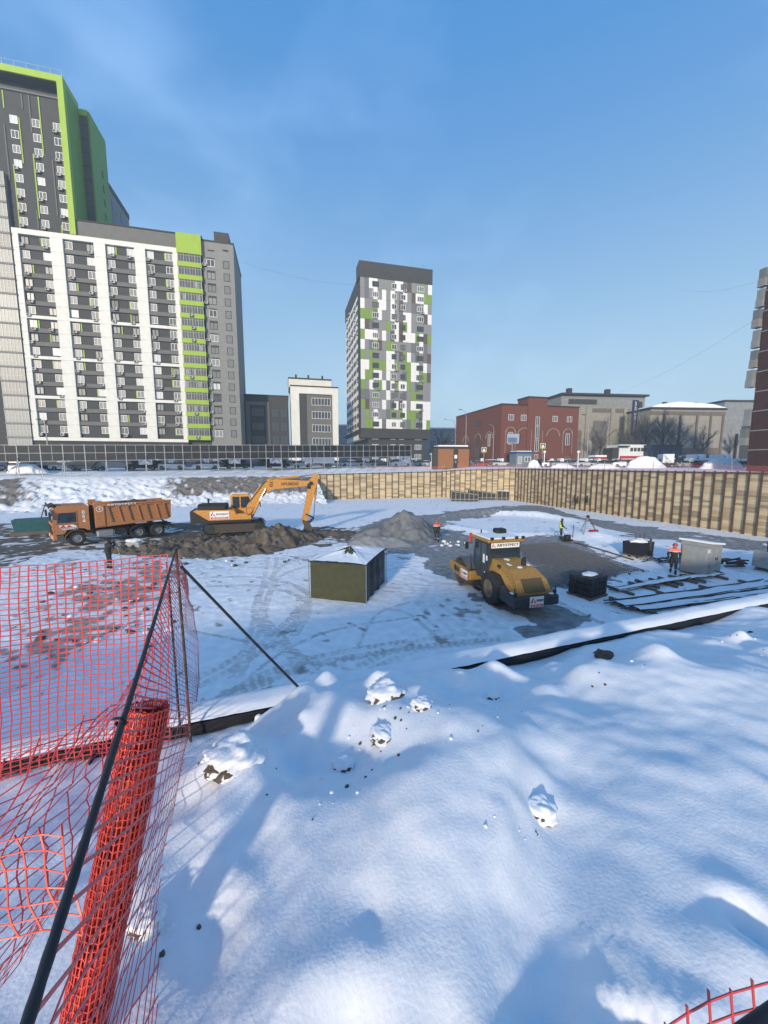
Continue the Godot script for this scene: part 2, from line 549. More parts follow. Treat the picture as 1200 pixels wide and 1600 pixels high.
func make_floor() -> void:
	var mask := PackedByteArray(); mask.resize(FN * FN)
	var ruts := PackedByteArray(); ruts.resize(FN * FN)
	# trampled snow west of the tent and along the fence
	fill(mask, [[-400, 905], [0, 870], [250, 862], [430, 868], [620, 858], [650, 885], [700, 930], [640, 900], [500, 880], [330, 890], [280, 960], [0, 1090], [-400, 1250]], 4)
	fill(mask, [[600, 905], [690, 905], [840, 1010], [760, 1040], [640, 935]], 4)
	# crushed stone round the basin, along the wall foot and under the roller
	fill(mask, [[520, 845], [560, 826], [600, 812], [700, 800], [790, 790], [850, 790], [905, 806], [1000, 822], [1100, 834], [1210, 847], [1210, 866], [1080, 849], [960, 836], [905, 812], [840, 803], [760, 806], [706, 815], [700, 828], [740, 838], [800, 845], [850, 840], [868, 838], [900, 850], [1005, 893], [870, 925], [858, 935], [900, 965], [940, 1004], [850, 1012], [800, 960], [740, 920], [690, 895], [655, 870], [600, 862]], 1)
	fill(mask, [[885, 815], [930, 822], [990, 835], [940, 838], [890, 826]], 0)
	# the muddy road of the trucks and the dug strip
	fill(mask, [[-500, 960], [-100, 905], [0, 900], [110, 872], [240, 868], [330, 872], [400, 868], [520, 850], [575, 838], [560, 822], [470, 826], [330, 826], [150, 822], [0, 826], [-400, 850]], 2)
	fill(mask, [[-300, 1150], [-100, 1075], [0, 1030], [120, 965], [250, 900], [285, 884], [270, 930], [140, 1000], [30, 1060], [-100, 1130], [-300, 1230]], 5)
	fill(mask, [[60, 950], [150, 905], [240, 880], [262, 890], [200, 940], [120, 990], [60, 1010]], 5)
	for o in [0, 14]:
		rut(ruts, [[520, 862 + o], [450, 880 + o], [412 + o, 920], [400 + o, 960], [430 + o, 1000], [480 + o, 1050]], 0.28, true, 150)
		rut(ruts, [[330, 1100 + o], [420, 1050 + o], [520, 1020 + o], [640, 1000 + o]], 0.26, true, 170)
		rut(ruts, [[300, 905 + o], [400, 900 + o], [480, 925 + o], [460, 980 + o]], 0.28, false, 120)
		rut(ruts, [[420 + o, 870], [400 + o, 960], [360 + o, 1060]], 0.22, false, 110)
		rut(ruts, [[310, 1060 + o], [400, 1010 + o], [460, 960 + o], [470, 930 + o]], 0.25, true, 150)
		rut(ruts, [[560, 1040 + o], [660, 1000 + o], [760, 990 + o]], 0.25, true, 120)
	rut(ruts, [[300, 985], [420, 1010], [560, 1050]], 0.12, false, 170)
	rut(ruts, [[380, 1070], [440, 1020], [520, 985], [640, 965]], 0.12, false, 150)
	rut(ruts, [[560, 1010], [590, 960], [640, 940]], 0.12, false, 130)
	rut(ruts, [[700, 1010], [640, 960], [600, 950]], 0.14, false, 120)
	rut(ruts, [[350, 1085], [500, 1035], [700, 1005], [780, 1000]], 0.3, true, 190)
	rut(ruts, [[860, 935], [930, 970], [1010, 1010]], 0.25, false, 160)
	var wx := noise_bytes(41, 0.02, 4)
	var wy := noise_bytes(42, 0.02, 4)
	var fi := noise_bytes(43, 0.11, 4)
	var lg := noise_bytes(44, 0.012, 4)
	var sp := noise_bytes(45, 0.06, 3)
	var img := PackedByteArray(); img.resize(FN * FN * 3)
	var hgt := PackedByteArray(); hgt.resize(FN * FN)
	var pal := {}
	for k in [[0, 0.86, 0.87, 0.89], [1, 0.235, 0.235, 0.238], [2, 0.115, 0.095, 0.078], [4, 0.80, 0.81, 0.83], [5, 0.30, 0.265, 0.235], [9, 0.84, 0.85, 0.87], [8, 0.16, 0.14, 0.12]]:
		pal[k[0]] = Color(k[1], k[2], k[3])
	for y in FN:
		for x in FN:
			var i := y * FN + x
			var x2 := clampi(x + (wx[i] - 128) / 6, 0, FN - 1)
			var y2 := clampi(y + (wy[i] - 128) / 6, 0, FN - 1)
			var id := mask[y2 * FN + x2]
			var a: int = fi[i]; var b: int = lg[i]; var s: int = sp[i]
			var c: Color = pal[id]
			var h := 120 + (a - 128) / 3
			if id == 0:
				if s + (b - 128) / 3 > 204: c = c.lerp(pal[8], clampf((s + (b - 128) / 3 - 204) / 22.0, 0, 0.75))
				h = 150 + (a - 128) / 4 + (s - 128) / 4
				c *= 1.0 + (a - 128) * 0.0009
			elif id == 4:
				if s + (b - 128) / 2 > 184: c = c.lerp(pal[8], clampf((s + (b - 128) / 2 - 184) / 30.0, 0, 0.7))
				h = 140 + (a - 128) / 2 + (s - 128) / 3
				c *= 1.0 + (a - 128) * 0.0018
			elif id == 1:
				c *= 1.0 + (a - 128) * 0.004
				if b + (s - 128) / 2 > 200: c = c.lerp(pal[9], clampf((b + (s - 128) / 2 - 200) / 40.0, 0, 0.8))
			else:
				c *= 1.0 + (a - 128) * 0.005
				if b / 2 + s / 2 > (142 if id == 2 else 118): c = c.lerp(pal[9], clampf((b / 2 + s / 2 - (142 if id == 2 else 118)) / 14.0, 0, 0.85))
				h += (s - 128) / 2
			var t := ruts[i]
			if t > 0 and (id == 0 or id == 4) and a > 90:
				c = c.lerp(pal[5], t / 255.0 * 0.85 * clampf(s / 130.0, 0, 1)); h -= t / 3
			c = c.linear_to_srgb()
			img[i * 3] = clampi(int(c.r * 255), 0, 255); img[i * 3 + 1] = clampi(int(c.g * 255), 0, 255); img[i * 3 + 2] = clampi(int(c.b * 255), 0, 255)
			hgt[i] = clampi(h, 0, 255)
	var m := mat(1, 1, 1, 0.9)
	m.albedo_texture = ImageTexture.create_from_image(Image.create_from_data(FN, FN, false, Image.FORMAT_RGB8, img))
	m.heightmap_enabled = true
	m.heightmap_texture = ImageTexture.create_from_image(Image.create_from_data(FN, FN, false, Image.FORMAT_L8, hgt))
	m.heightmap_scale = 9.0
	var rows := []; var uvs := []
	var zs := []
	var z := -2.0
	while z > -84.0:
		zs.append(z); z -= lerpf(0.16, 0.8, smoothstep(-15.0, -60.0, z))
	for zz in zs:
		var row := PackedVector3Array(); var uv := PackedVector2Array()
		for j in 251:
			var xx := FX + FW * j / 250.0
			row.append(Vector3(xx, floor_y(xx, zz), zz)); uv.append(Vector2((xx - FX) / FW, (zz - FZ) / FW))
		rows.append(row); uvs.append(uv)
	var b := MB.new()
	b.sheet(rows, uvs)
	struct("pit_floor", b, m)

# ---------------------------------------------------------------- the snow bank that the photographer stands on
var bank_lumps := []

func bank_base(q: float) -> float:
	return 3.985 + 0.38 * smoothstep(-0.2, 1.7, q) + 0.36 * smoothstep(0.8, 4.6, q)

func make_lumps() -> void:
	# pixel, guessed height, radius, height, stretch along the view
	for a in [[512, 1100, 4.0, 0.15, 0.24, 1.0], [545, 1118, 4.0, 0.22, 0.14, 1.3], [470, 1130, 3.95, 0.22, 0.16, 1.0], [600, 1112, 4.0, 0.3, 0.16, 1.0], [655, 1095, 4.0, 0.3, 0.15, 1.0], [715, 1088, 4.0, 0.28, 0.14, 1.0], [770, 1075, 4.0, 0.25, 0.15, 1.0], [1000, 1020, 4.0, 0.25, 0.05, 1.0], [1180, 962, 4.0, 0.3, 0.06, 1.0],
			[905, 1046, 4.0, 0.14, 0.10, 1.0], [950, 1032, 4.0, 0.3, 0.10, 1.0], [1010, 1012, 4.0, 0.25, 0.09, 1.0], [1190, 975, 4.0, 0.5, 0.08, 1.0], [1075, 1010, 4.0, 0.4, 0.10, 1.0], [420, 1160, 3.9, 0.16, 0.12, 1.0],
			[720, 1260, 4.3, 0.42, 0.14, 1.5], [640, 1330, 4.4, 0.36, 0.10, 1.2], [400, 1290, 4.3, 0.26, 0.12, 1.8], [330, 1240, 4.1, 0.2, 0.10, 1.2], [360, 1450, 4.6, 0.2, 0.04, 1.4], [1010, 1240, 4.3, 0.75, 0.10, 1.3], [1130, 1120, 4.1, 0.8, 0.12, 1.0], [900, 1110, 4.05, 0.35, 0.08, 1.0], [860, 1060, 4.0, 0.12, 0.10, 1.0],
			[790, 1230, 4.3, 0.08, 0.05, 3.0], [785, 1330, 4.4, 0.07, 0.05, 3.0], [540, 1475, 4.6, 0.24, 0.03, 0.6], [470, 1500, 4.65, 0.14, 0.025, 0.7], [620, 1490, 4.65, 0.24, 0.02, 0.6], [1180, 1420, 4.6, 0.2, 0.03, 0.6], [1150, 1470, 4.6, 0.12, 0.025, 0.6], [1190, 1500, 4.65, 0.16, 0.03, 0.7], [1080, 1470, 4.6, 0.3, 0.02, 0.4],
			[1030, 1520, 4.65, 0.06, 0.02, 1.4], [1060, 1540, 4.7, 0.05, 0.02, 1.4], [1110, 1530, 4.7, 0.05, 0.02, 1.5], [480, 1150, 4.0, 0.28, 0.20, 1.6], [390, 1225, 4.1, 0.26, 0.14, 1.6], [620, 1165, 4.1, 0.36, 0.16, 1.2], [725, 1185, 4.15, 0.42, 0.16, 1.0], [830, 1150, 4.15, 0.4, 0.10, 1.0], [960, 1090, 4.1, 0.5, 0.12, 1.0],
			# hollows: grooves shaped along the cast shade bands, old footprints
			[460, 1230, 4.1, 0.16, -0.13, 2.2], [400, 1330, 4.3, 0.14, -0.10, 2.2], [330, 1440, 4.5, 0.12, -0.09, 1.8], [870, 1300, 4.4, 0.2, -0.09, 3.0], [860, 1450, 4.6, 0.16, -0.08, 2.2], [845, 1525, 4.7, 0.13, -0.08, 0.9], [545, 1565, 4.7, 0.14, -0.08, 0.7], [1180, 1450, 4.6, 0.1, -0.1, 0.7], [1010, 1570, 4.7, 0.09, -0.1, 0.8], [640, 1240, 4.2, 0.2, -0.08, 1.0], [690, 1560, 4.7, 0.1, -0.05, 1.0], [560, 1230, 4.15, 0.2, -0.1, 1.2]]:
		var w := on_y(a[0], a[1], a[2])
		var r := ray(a[0], a[1]); r.y = 0
		bank_lumps.append([w.x, w.z, a[3], a[4], a[5], r.normalized()])
	for px in [492, 530, 575, 620, 665, 710, 750, 785, 897, 925, 955, 985, 1015, 1038, 1160, 1190, 1225, 1270]:
		var w := on_plane(px, 1180.0 - 0.2 * px, beam_point(0, 0.08, 0), BEAM_NEAR)
		bank_lumps.append([w.x, w.z, rng.randf_range(0.13, 0.2) * (1.0 + 0.0006 * px), rng.randf_range(0.02, 0.05), 1.0, Vector3.FORWARD])
	for i in 34:       # the lumpy shoulder of the bank behind the beam
		var px := 455.0 + 22.0 * i + rng.randf_range(-14, 14)
		var w := on_y(px, 1195.0 - 0.2 * px + rng.randf_range(18, 95), 4.1)
		bank_lumps.append([w.x, w.z, rng.randf_range(0.09, 0.2), rng.randf_range(0.05, 0.12), rng.randf_range(0.8, 1.5), Vector3.FORWARD])
	for a in clod_list:
		var w := on_y(a[0], a[1], 4.25)
		bank_lumps.append([w.x, w.z - a[2] * 0.5, a[2] * 1.7, a[2] * 0.55, 1.0, Vector3.FORWARD])
	for i in 60:
		var w := on_y(rng.randf_range(250, 1300), rng.randf_range(1020, 1600), 4.2)
		bank_lumps.append([w.x, w.z, rng.randf_range(0.06, 0.16), rng.randf_range(-0.02, 0.025), 1.0, Vector3.FORWARD])

func bank_y(x: float, z: float) -> float:
	var q := bank_q(x, z)
	var y := bank_base(q)
	y += 0.10 * n_big.get_noise_2d(x * 9.0, z * 9.0) * lerpf(0.2, 1.0, smoothstep(0.0, 0.8, q)) * lerpf(1.0, 0.12, smoothstep(1.2, 2.6, q)) + 0.03 * lerpf(1.0, 0.28, smoothstep(1.5, 3.0, q)) * n_mid.get_noise_2d(x * 70.0, z * 70.0) + 0.006 * n_fine.get_noise_2d(x * 60.0, z * 60.0)
	var tr := exp(-(pow(x - 0.78, 2) + pow(z + 1.02, 2)) / 0.09)      # the trodden, crumbled patch by the side net
	if tr > 0.02: y += tr * (0.030 * n_fine.get_noise_2d(x * 80.0, z * 80.0) + 0.016 * absf(n_fine.get_noise_2d(x * 190.0, z * 190.0)))
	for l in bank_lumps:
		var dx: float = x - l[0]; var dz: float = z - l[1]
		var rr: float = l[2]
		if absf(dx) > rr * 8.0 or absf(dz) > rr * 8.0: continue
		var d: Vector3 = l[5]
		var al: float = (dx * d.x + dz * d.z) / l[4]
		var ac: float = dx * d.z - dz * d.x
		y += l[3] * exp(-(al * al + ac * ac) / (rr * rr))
	return y

func on_bank(px: float, py: float) -> Vector3:
	var r := ray(px, py)
	var t := 0.6
	while t < 20.0:
		var p := EYE + r * t
		if p.y < bank_y(p.x, p.z): return p
		t += 0.01
	return on_y(px, py, 4.2)

func make_bank() -> void:
	make_lumps()
	var qs := []
	var q := -0.03
	while q < 130.0:
		qs.append(q); q += 0.035 if q < 3.9 else (q - 3.9) * 0.5 + 0.1
	var ss := []
	var s := -150.0
	while s < 150.0:
		ss.append(s)
		if s > -4.4 and s < 9.0: s += 0.035
		elif s < -4.4: s = minf(s + maxf(0.05, (-4.4 - s) * 0.3), -4.39)
		else: s += maxf(0.05, (s - 9.0) * 0.3)
	qs.reverse()
	var rows := []
	for qq in qs:
		var row := PackedVector3Array()
		for s2 in ss:
			var p: Vector3 = BEAM_AT + BEAM_DIR * s2 + BEAM_NEAR * qq
			p.y = bank_y(p.x, p.z) if absf(s2) < 14.0 else bank_base(qq) + 0.2 * n_mid.get_noise_2d(p.x, p.z)
			row.append(p)
		rows.append(row)
	var last := PackedVector3Array()
	for p in rows[-1]: last.append(Vector3(p.x, -0.2, p.z) - BEAM_NEAR * 0.004)
	rows.append(last)
	var b := MB.new()
	b.sheet(rows)
	struct("snow_bank", b, M.snow)

# ---------------------------------------------------------------- the ground round the pit
var rim := []      # [point on the rim, height of the rim]

func make_ground() -> void:
	rim = [[Vector3(120, 0, 60), 4.8], [Vector3(70, 0, -5), 5.0], [Vector3(45, 0, -14), 5.4], [Vector3(39.4, 0, -20), 5.6], [Vector3(36.6, 0, -28), 5.65], [Vector3(34.6, 0, -34), 5.7], [Vector3(31, 0, -46.2), 5.7], [Vector3(27.2, 0, -60), 5.75], [Vector3(24.4, 0, -71.4), 5.8],
			[Vector3(14.2, 0, -77), 5.45], [Vector3(11.9, 0, -78.8), 5.2], [Vector3(-1, 0, -75.7), 4.95], [Vector3(-13.4, 0, -72.7), 4.7], [Vector3(-24, 0, -67.6), 4.75], [Vector3(-36, 0, -62.2), 4.8], [Vector3(-50, 0, -55.8), 4.85], [Vector3(-64, 0, -49.0), 4.9], [Vector3(-95, 0, -30), 4.9], [Vector3(-140, 0, 60), 4.8]]
	var path := []
	for i in rim.size() - 1:
		var m := 1 if i < 3 or i > 14 else int(maxf(2, (rim[i + 1][0] - rim[i][0]).length() / 1.6))
		for k in m:
			path.append([rim[i][0].lerp(rim[i + 1][0], float(k) / m), lerpf(rim[i][1], rim[i + 1][1], float(k) / m)])
	path.append(rim[-1])
	path.reverse()      # now from left to right, so that rows that run away make an upper side
	var rows := []
	var mid := Vector3(0, 0, -34)
	for d in [0.0, 0.4, 0.9, 1.6, 2.6, 4.0, 6.0, 8.0, 10.0, 13.0, 17.0, 22.0, 28.0, 36.0, 48.0, 70.0, 110.0, 220.0, 500.0, 1600.0]:
		var row := PackedVector3Array()
		for p in path:
			var o: Vector3 = (p[0] - mid).normalized()
			var w: Vector3 = p[0] + o * d
			var y := lerpf(p[1], street(w.x, w.z), smoothstep(0.5, 9.0, d))
			if d > 0.0 and d < 8.0: y += 0.22 * n_big.get_noise_2d(w.x * 6, w.z * 6) * smoothstep(0.0, 2.0, d)
			w.y = y
			row.append(w)
		rows.append(row)
	var b := MB.new()
	b.sheet(rows)
	struct("ground", b, M.snow_far)
	# the slope from the panel fence down to the floor: snow with bare soil showing through
	var sl := MB.new()
	var sr := []; var sc := []
	var a0 := Vector3(-120, 0, -10); var pts := [[Vector3(-13.2, 0, -72.7), 4.7]]
	for i in range(13, rim.size()): pts.append(rim[i])
	var line := []
	for i in pts.size() - 1:
		var l: float = (pts[i + 1][0] - pts[i][0]).length()
		var m := int(l / (0.3 if i < 5 else 2.0))
		for k in m: line.append([pts[i][0].lerp(pts[i + 1][0], float(k) / m), lerpf(pts[i][1], pts[i + 1][1], float(k) / m)])
	line.reverse()
	for k in 36:
		var t := k / 35.0
		var row := PackedVector3Array(); var cr := PackedColorArray()
		for p in line:
			var top: Vector3 = p[0]
			var inn := Vector3(0.42, 0, 0.907)
			var run := 10.5
			var w := top + inn * (run * (1.0 - t))
			var prof := smoothstep(0.0, 1.0, clampf((t - 0.12) / 0.88, 0, 1)) * 0.6 + 0.4 * clampf((t - 0.12) / 0.88, 0, 1)
			var y := lerpf(floor_y(w.x, w.z) - 0.05, p[1], prof)
			var rough := n_big.get_noise_2d(w.x * 14, w.z * 22)
			var fine := n_fine.get_noise_2d(w.x * 16, w.z * 30)
			y += (0.5 * rough + 0.28 * fine) * sin(PI * clampf(t * 1.05, 0, 1))
			w.y = y
			row.append(w)
			# bare soil: by the wall end behind the excavator, at the far left, and in streaks
			var soil := 0.0
			soil += smoothstep(13.5, 8.0, absf(top.x + 24.0)) * smoothstep(0.35, 0.55, t) * smoothstep(1.0, 0.86, t) * 1.1
			soil += smoothstep(9.0, 4.0, absf(top.x + 56.5)) * smoothstep(0.25, 0.4, t) * smoothstep(0.98, 0.8, t) * 1.1
			var k2 := soil - 0.45 + 0.9 * n_mid.get_noise_2d(w.x * 24, w.z * 40) + 0.5 * fine
			if soil < 0.1: k2 = 1.3 * fine + 0.6 * n_mid.get_noise_2d(w.x * 20, w.z * 60) - 0.62
			var tone := 0.11 + 0.05 * n_fine.get_noise_2d(w.x * 40, w.z * 40)
			cr.append(Color(0.80, 0.82, 0.85).lerp(Color(tone * 1.2, tone, tone * 0.8), clampf(k2 * 3.0, 0, 0.92)))
		sr.append(row); sc.append(cr)
	sl.sheet(sr, null, sc)
	struct("pit_slope", sl, M.soil)

# ---------------------------------------------------------------- things at the edge of the pit
func weave(b: MB, pts: Array, w: float, t: float, spikes := false) -> void:     # a net along the lines of a point grid: bands one way, cords the other
	var R := pts.size(); var C: int = pts[0].size()
	for i in R:
		for j in C:
			var p: Vector3 = pts[i][j]
			var nor := Vector3.BACK
			var a: Vector3 = pts[i][mini(j + 1, C - 1)] - pts[i][maxi(j - 1, 0)]
			var d: Vector3 = pts[mini(i + 1, R - 1)][j] - pts[maxi(i - 1, 0)][j]
			nor = a.cross(d)
			nor = nor.normalized() if nor.length_squared() > 1e-12 else Vector3.BACK
			if j + 1 < C: b.bar(p, pts[i][j + 1], t, w, nor.cross(a).normalized() if a.length_squared() > 1e-10 else Vector3.UP)
			if i + 1 < R: b.bar(p, pts[i + 1][j], t, w * 1.3, nor.cross(d).normalized() if d.length_squared() > 1e-10 else Vector3.RIGHT)
	if spikes:
		for j in C:
			var d: Vector3 = (pts[0][j] - pts[1][j])
			b.bar(pts[0][j], pts[0][j] + d.normalized() * (0.008 + 0.007 * (j % 3)), t, w * 1.5, Vector3.BACK)

func beam_point(s: float, q := 0.0, y := 4.1) -> Vector3:
	var p := BEAM_AT + BEAM_DIR * s + BEAM_NEAR * q
	p.y = y
	return p

func make_edge() -> void:
	# the steel beam that crowns the near wall, with the snow that lies on it
	var t := thing("steel_beam", "black steel beam capped with snow along the near edge of the pit", "beam")
	var b := MB.new()
	var bas := Basis(BEAM_DIR, Vector3.UP, BEAM_NEAR)
	var len := 44.0
	var mid := beam_point(18.0, -0.16)
	b.box(mid + Vector3(0, -0.015, 0), Vector3(len, 0.022, 0.30), bas)
	b.box(mid + Vector3(0, -0.345, 0), Vector3(len, 0.022, 0.30), bas)
	b.box(mid + Vector3(0, -0.18, 0), Vector3(len, 0.306, 0.02), bas)
	b.box(mid + Vector3(0, -0.18, 0) + BEAM_NEAR * 0.13, Vector3(len, 0.29, 0.012), bas)
	part(t, "flange", b, M.black)
	var s := MB.new()
	var rows := []
	for k in 7:
		var row := PackedVector3Array()
		var x := -4.0
		var o := -0.32 + k * 0.32 / 6.0
		while x < 40.0:
			var e := 0.012 * n_fine.get_noise_1d(x * 30.0 + k * 3)
			var h := (0.075 + 0.02 * n_mid.get_noise_1d(x * 40.0)) * (1.0 - pow(absf(o + 0.16) / 0.175, 4.0))
			var p := beam_point(x, o + e, 4.0985 + maxf(h, 0.0))
			row.append(p); x += 0.06 if x < 8 else 0.5
		rows.append(row)
	rows.reverse()
	s.sheet(rows)
	part(t, "snow_cap", s, M.snow)
	# boards and piles of the wall below it
	var w := thing("near_retaining_wall", "timber lagging under the black beam on the near side of the pit", "retaining wall")
	var pm := board_mats(60, [Color(0.30, 0.21, 0.11)])
	for k in 20:
		var bb := MB.new()
		bb.box(beam_point(-3.0 + k * 2.1, -0.20, 1.85), Vector3(2.0, 3.75, 0.06), bas)
		part(w, "panel", bb, pm[0])
		var pp := MB.new()
		pp.box(beam_point(-4.05 + k * 2.1, -0.27, 1.8), Vector3(0.16, 3.86, 0.16), bas)
		part(w, "pile", pp, M.rust)
	# stub posts that stick out of the snow by the beam
	for a in [[406, 1160, 0.24, "stub of steel tube capped with snow, welded to the black beam"], [133, 1262, 0.30, "pale timber stub capped with snow beside the leaning red roll"]]:
		var base := on_plane(a[0], a[1], beam_point(0, 0.12, 0), BEAM_NEAR)
		base.y = minf(base.y, 4.0)
		var p := thing("stub_post", a[3], "post", base)
		var m := MB.new()
		m.tube([Vector3(0, -0.35, 0), Vector3(0, a[2] - 0.02, 0)], 0.034, 12)
		part(p, "post", m, worn(0.42, 0.30, 0.18, 0.4, 4.0, 71, 0.9) if a[0] < 300 else M.rust)
		var c := MB.new()
		c.tube([Vector3(0, a[2] * 0.25, 0.004), Vector3(0, a[2] - 0.02, 0.004), Vector3(0, a[2] + 0.02, 0), Vector3(0, a[2] + 0.035, 0)], [0.037, 0.041, 0.034, 0.012], 12)
		part(p, "snow_cap", c, M.snow)
	# rusty bracket plate behind the net
	var bp := on_plane(150, 1205, beam_point(0, 0.03, 0), BEAM_NEAR)
	var br := thing("steel_bracket", "dark steel angle plate standing on the beam behind the red net", "bracket", bp, 0.35)
	var g := MB.new()
	g.prism(PackedVector2Array([Vector2(-0.09, -0.25), Vector2(0.06, -0.25), Vector2(0.13, 0.19), Vector2(-0.07, 0.17)]), -0.006, 0.006)
	g.box(Vector3(0.0, -0.03, 0.06), Vector3(0.012, 0.4, 0.11))
	part(br, "plate", g, M.black)
	make_clods()
	make_net_fence()

var clod_list := [[362, 1190, 0.150, "big soil clod under a thick snow cap by the stub of tube"], [607, 1088, 0.125, "round snow-capped clod at the end of the dark brace rod"], [660, 1104, 0.065, "bare brown clod showing between two snowy lumps on the crest"], [598, 1152, 0.075, "flat brown clod with an open dark face below the crest"],
		[536, 1200, 0.060, "small clod with a snow hood in the shaded groove"], [843, 1270, 0.070, "lone clod half sunk in the smooth snow"], [770, 1090, 0.05, "little dark clod beside the exposed beam"], [228, 1448, 0.055, "brown clod behind the hanging red net"],
		[945, 1024, 0.10, "patch of ochre soil on the crest by the black beam"], [1172, 988, 0.03, "tiny dark twig clod in the snow at the far crest"]]

func make_clods() -> void:
	var soilm := worn(0.11, 0.085, 0.065, 0.45, 5.0, 75, 0.95, 0.0, 4.0)
	for a in clod_list:
		var at := on_bank(a[0], a[1])
		at.y = bank_y(at.x, at.z)
		var r: float = a[2]
		at.y = bank_y(at.x, at.z) - r * 0.28
		var t := thing("soil_clod", a[3], "soil clod", at, rng.randf_range(-0.5, 0.5), "clods on the snow bank")
		var b := MB.new()
		b.blob(Vector3(0, r * 0.25, r * 0.18), Vector3(r * rng.randf_range(0.95, 1.2), r * 0.62, r * 0.85), 0.45, n_fine, 1.6 + r * 3.0, 13, -1.0, Basis(Vector3.BACK, rng.randf_range(-0.35, 0.35)))
		part(t, "clod", b, soilm)
		if a[0] in [945, 1172, 783, 786]: continue
		var c := MB.new()
		c.blob(Vector3(rng.randf_range(-0.2, 0.2) * r, r * 0.42, -r * 0.12), Vector3(r * 1.34, r * 0.74, r * 1.18), 0.42, n_big, 2.0 + r * 4.0, 16, -0.45, Basis(Vector3.BACK, rng.randf_range(-0.15, 0.15)))
		part(t, "snow_cap", c, M.snow)
	# crumbs of crusted snow and soil that have rolled off
	var cr := MB.new(); var sc := MB.new()
	for i in 120:
		var px := rng.randf_range(300, 1200); var py := rng.randf_range(1080, 1600)
		if i < 130:
			var k: Array = clod_list[i % clod_list.size()]
			px = k[0] + rng.randfn() * 38.0; py = k[1] + absf(rng.randfn()) * 30.0
		elif i < 260:
			px = 1080 + rng.randfn() * 90.0; py = 1530 + rng.randfn() * 45.0
		var p := on_bank(px, py)
		if p.z > -0.6: continue
		var r := rng.randf_range(0.004, 0.014)
		(sc if i < 45 else cr).blob(p + Vector3(0, r * 0.3, 0), Vector3(r, r * 0.8, r), 0.6, n_fine, 2.0, 4)
	var o := solo("snow_crumbs", cr, M.snow, "crumbs of crusted snow scattered over the snow bank", "snow crumbs"); o.set_meta("kind", "stuff")
	o = solo("soil_crumbs", sc, soilm, "crumbs of brown soil scattered round the clods on the snow bank", "soil crumbs"); o.set_meta("kind", "stuff")

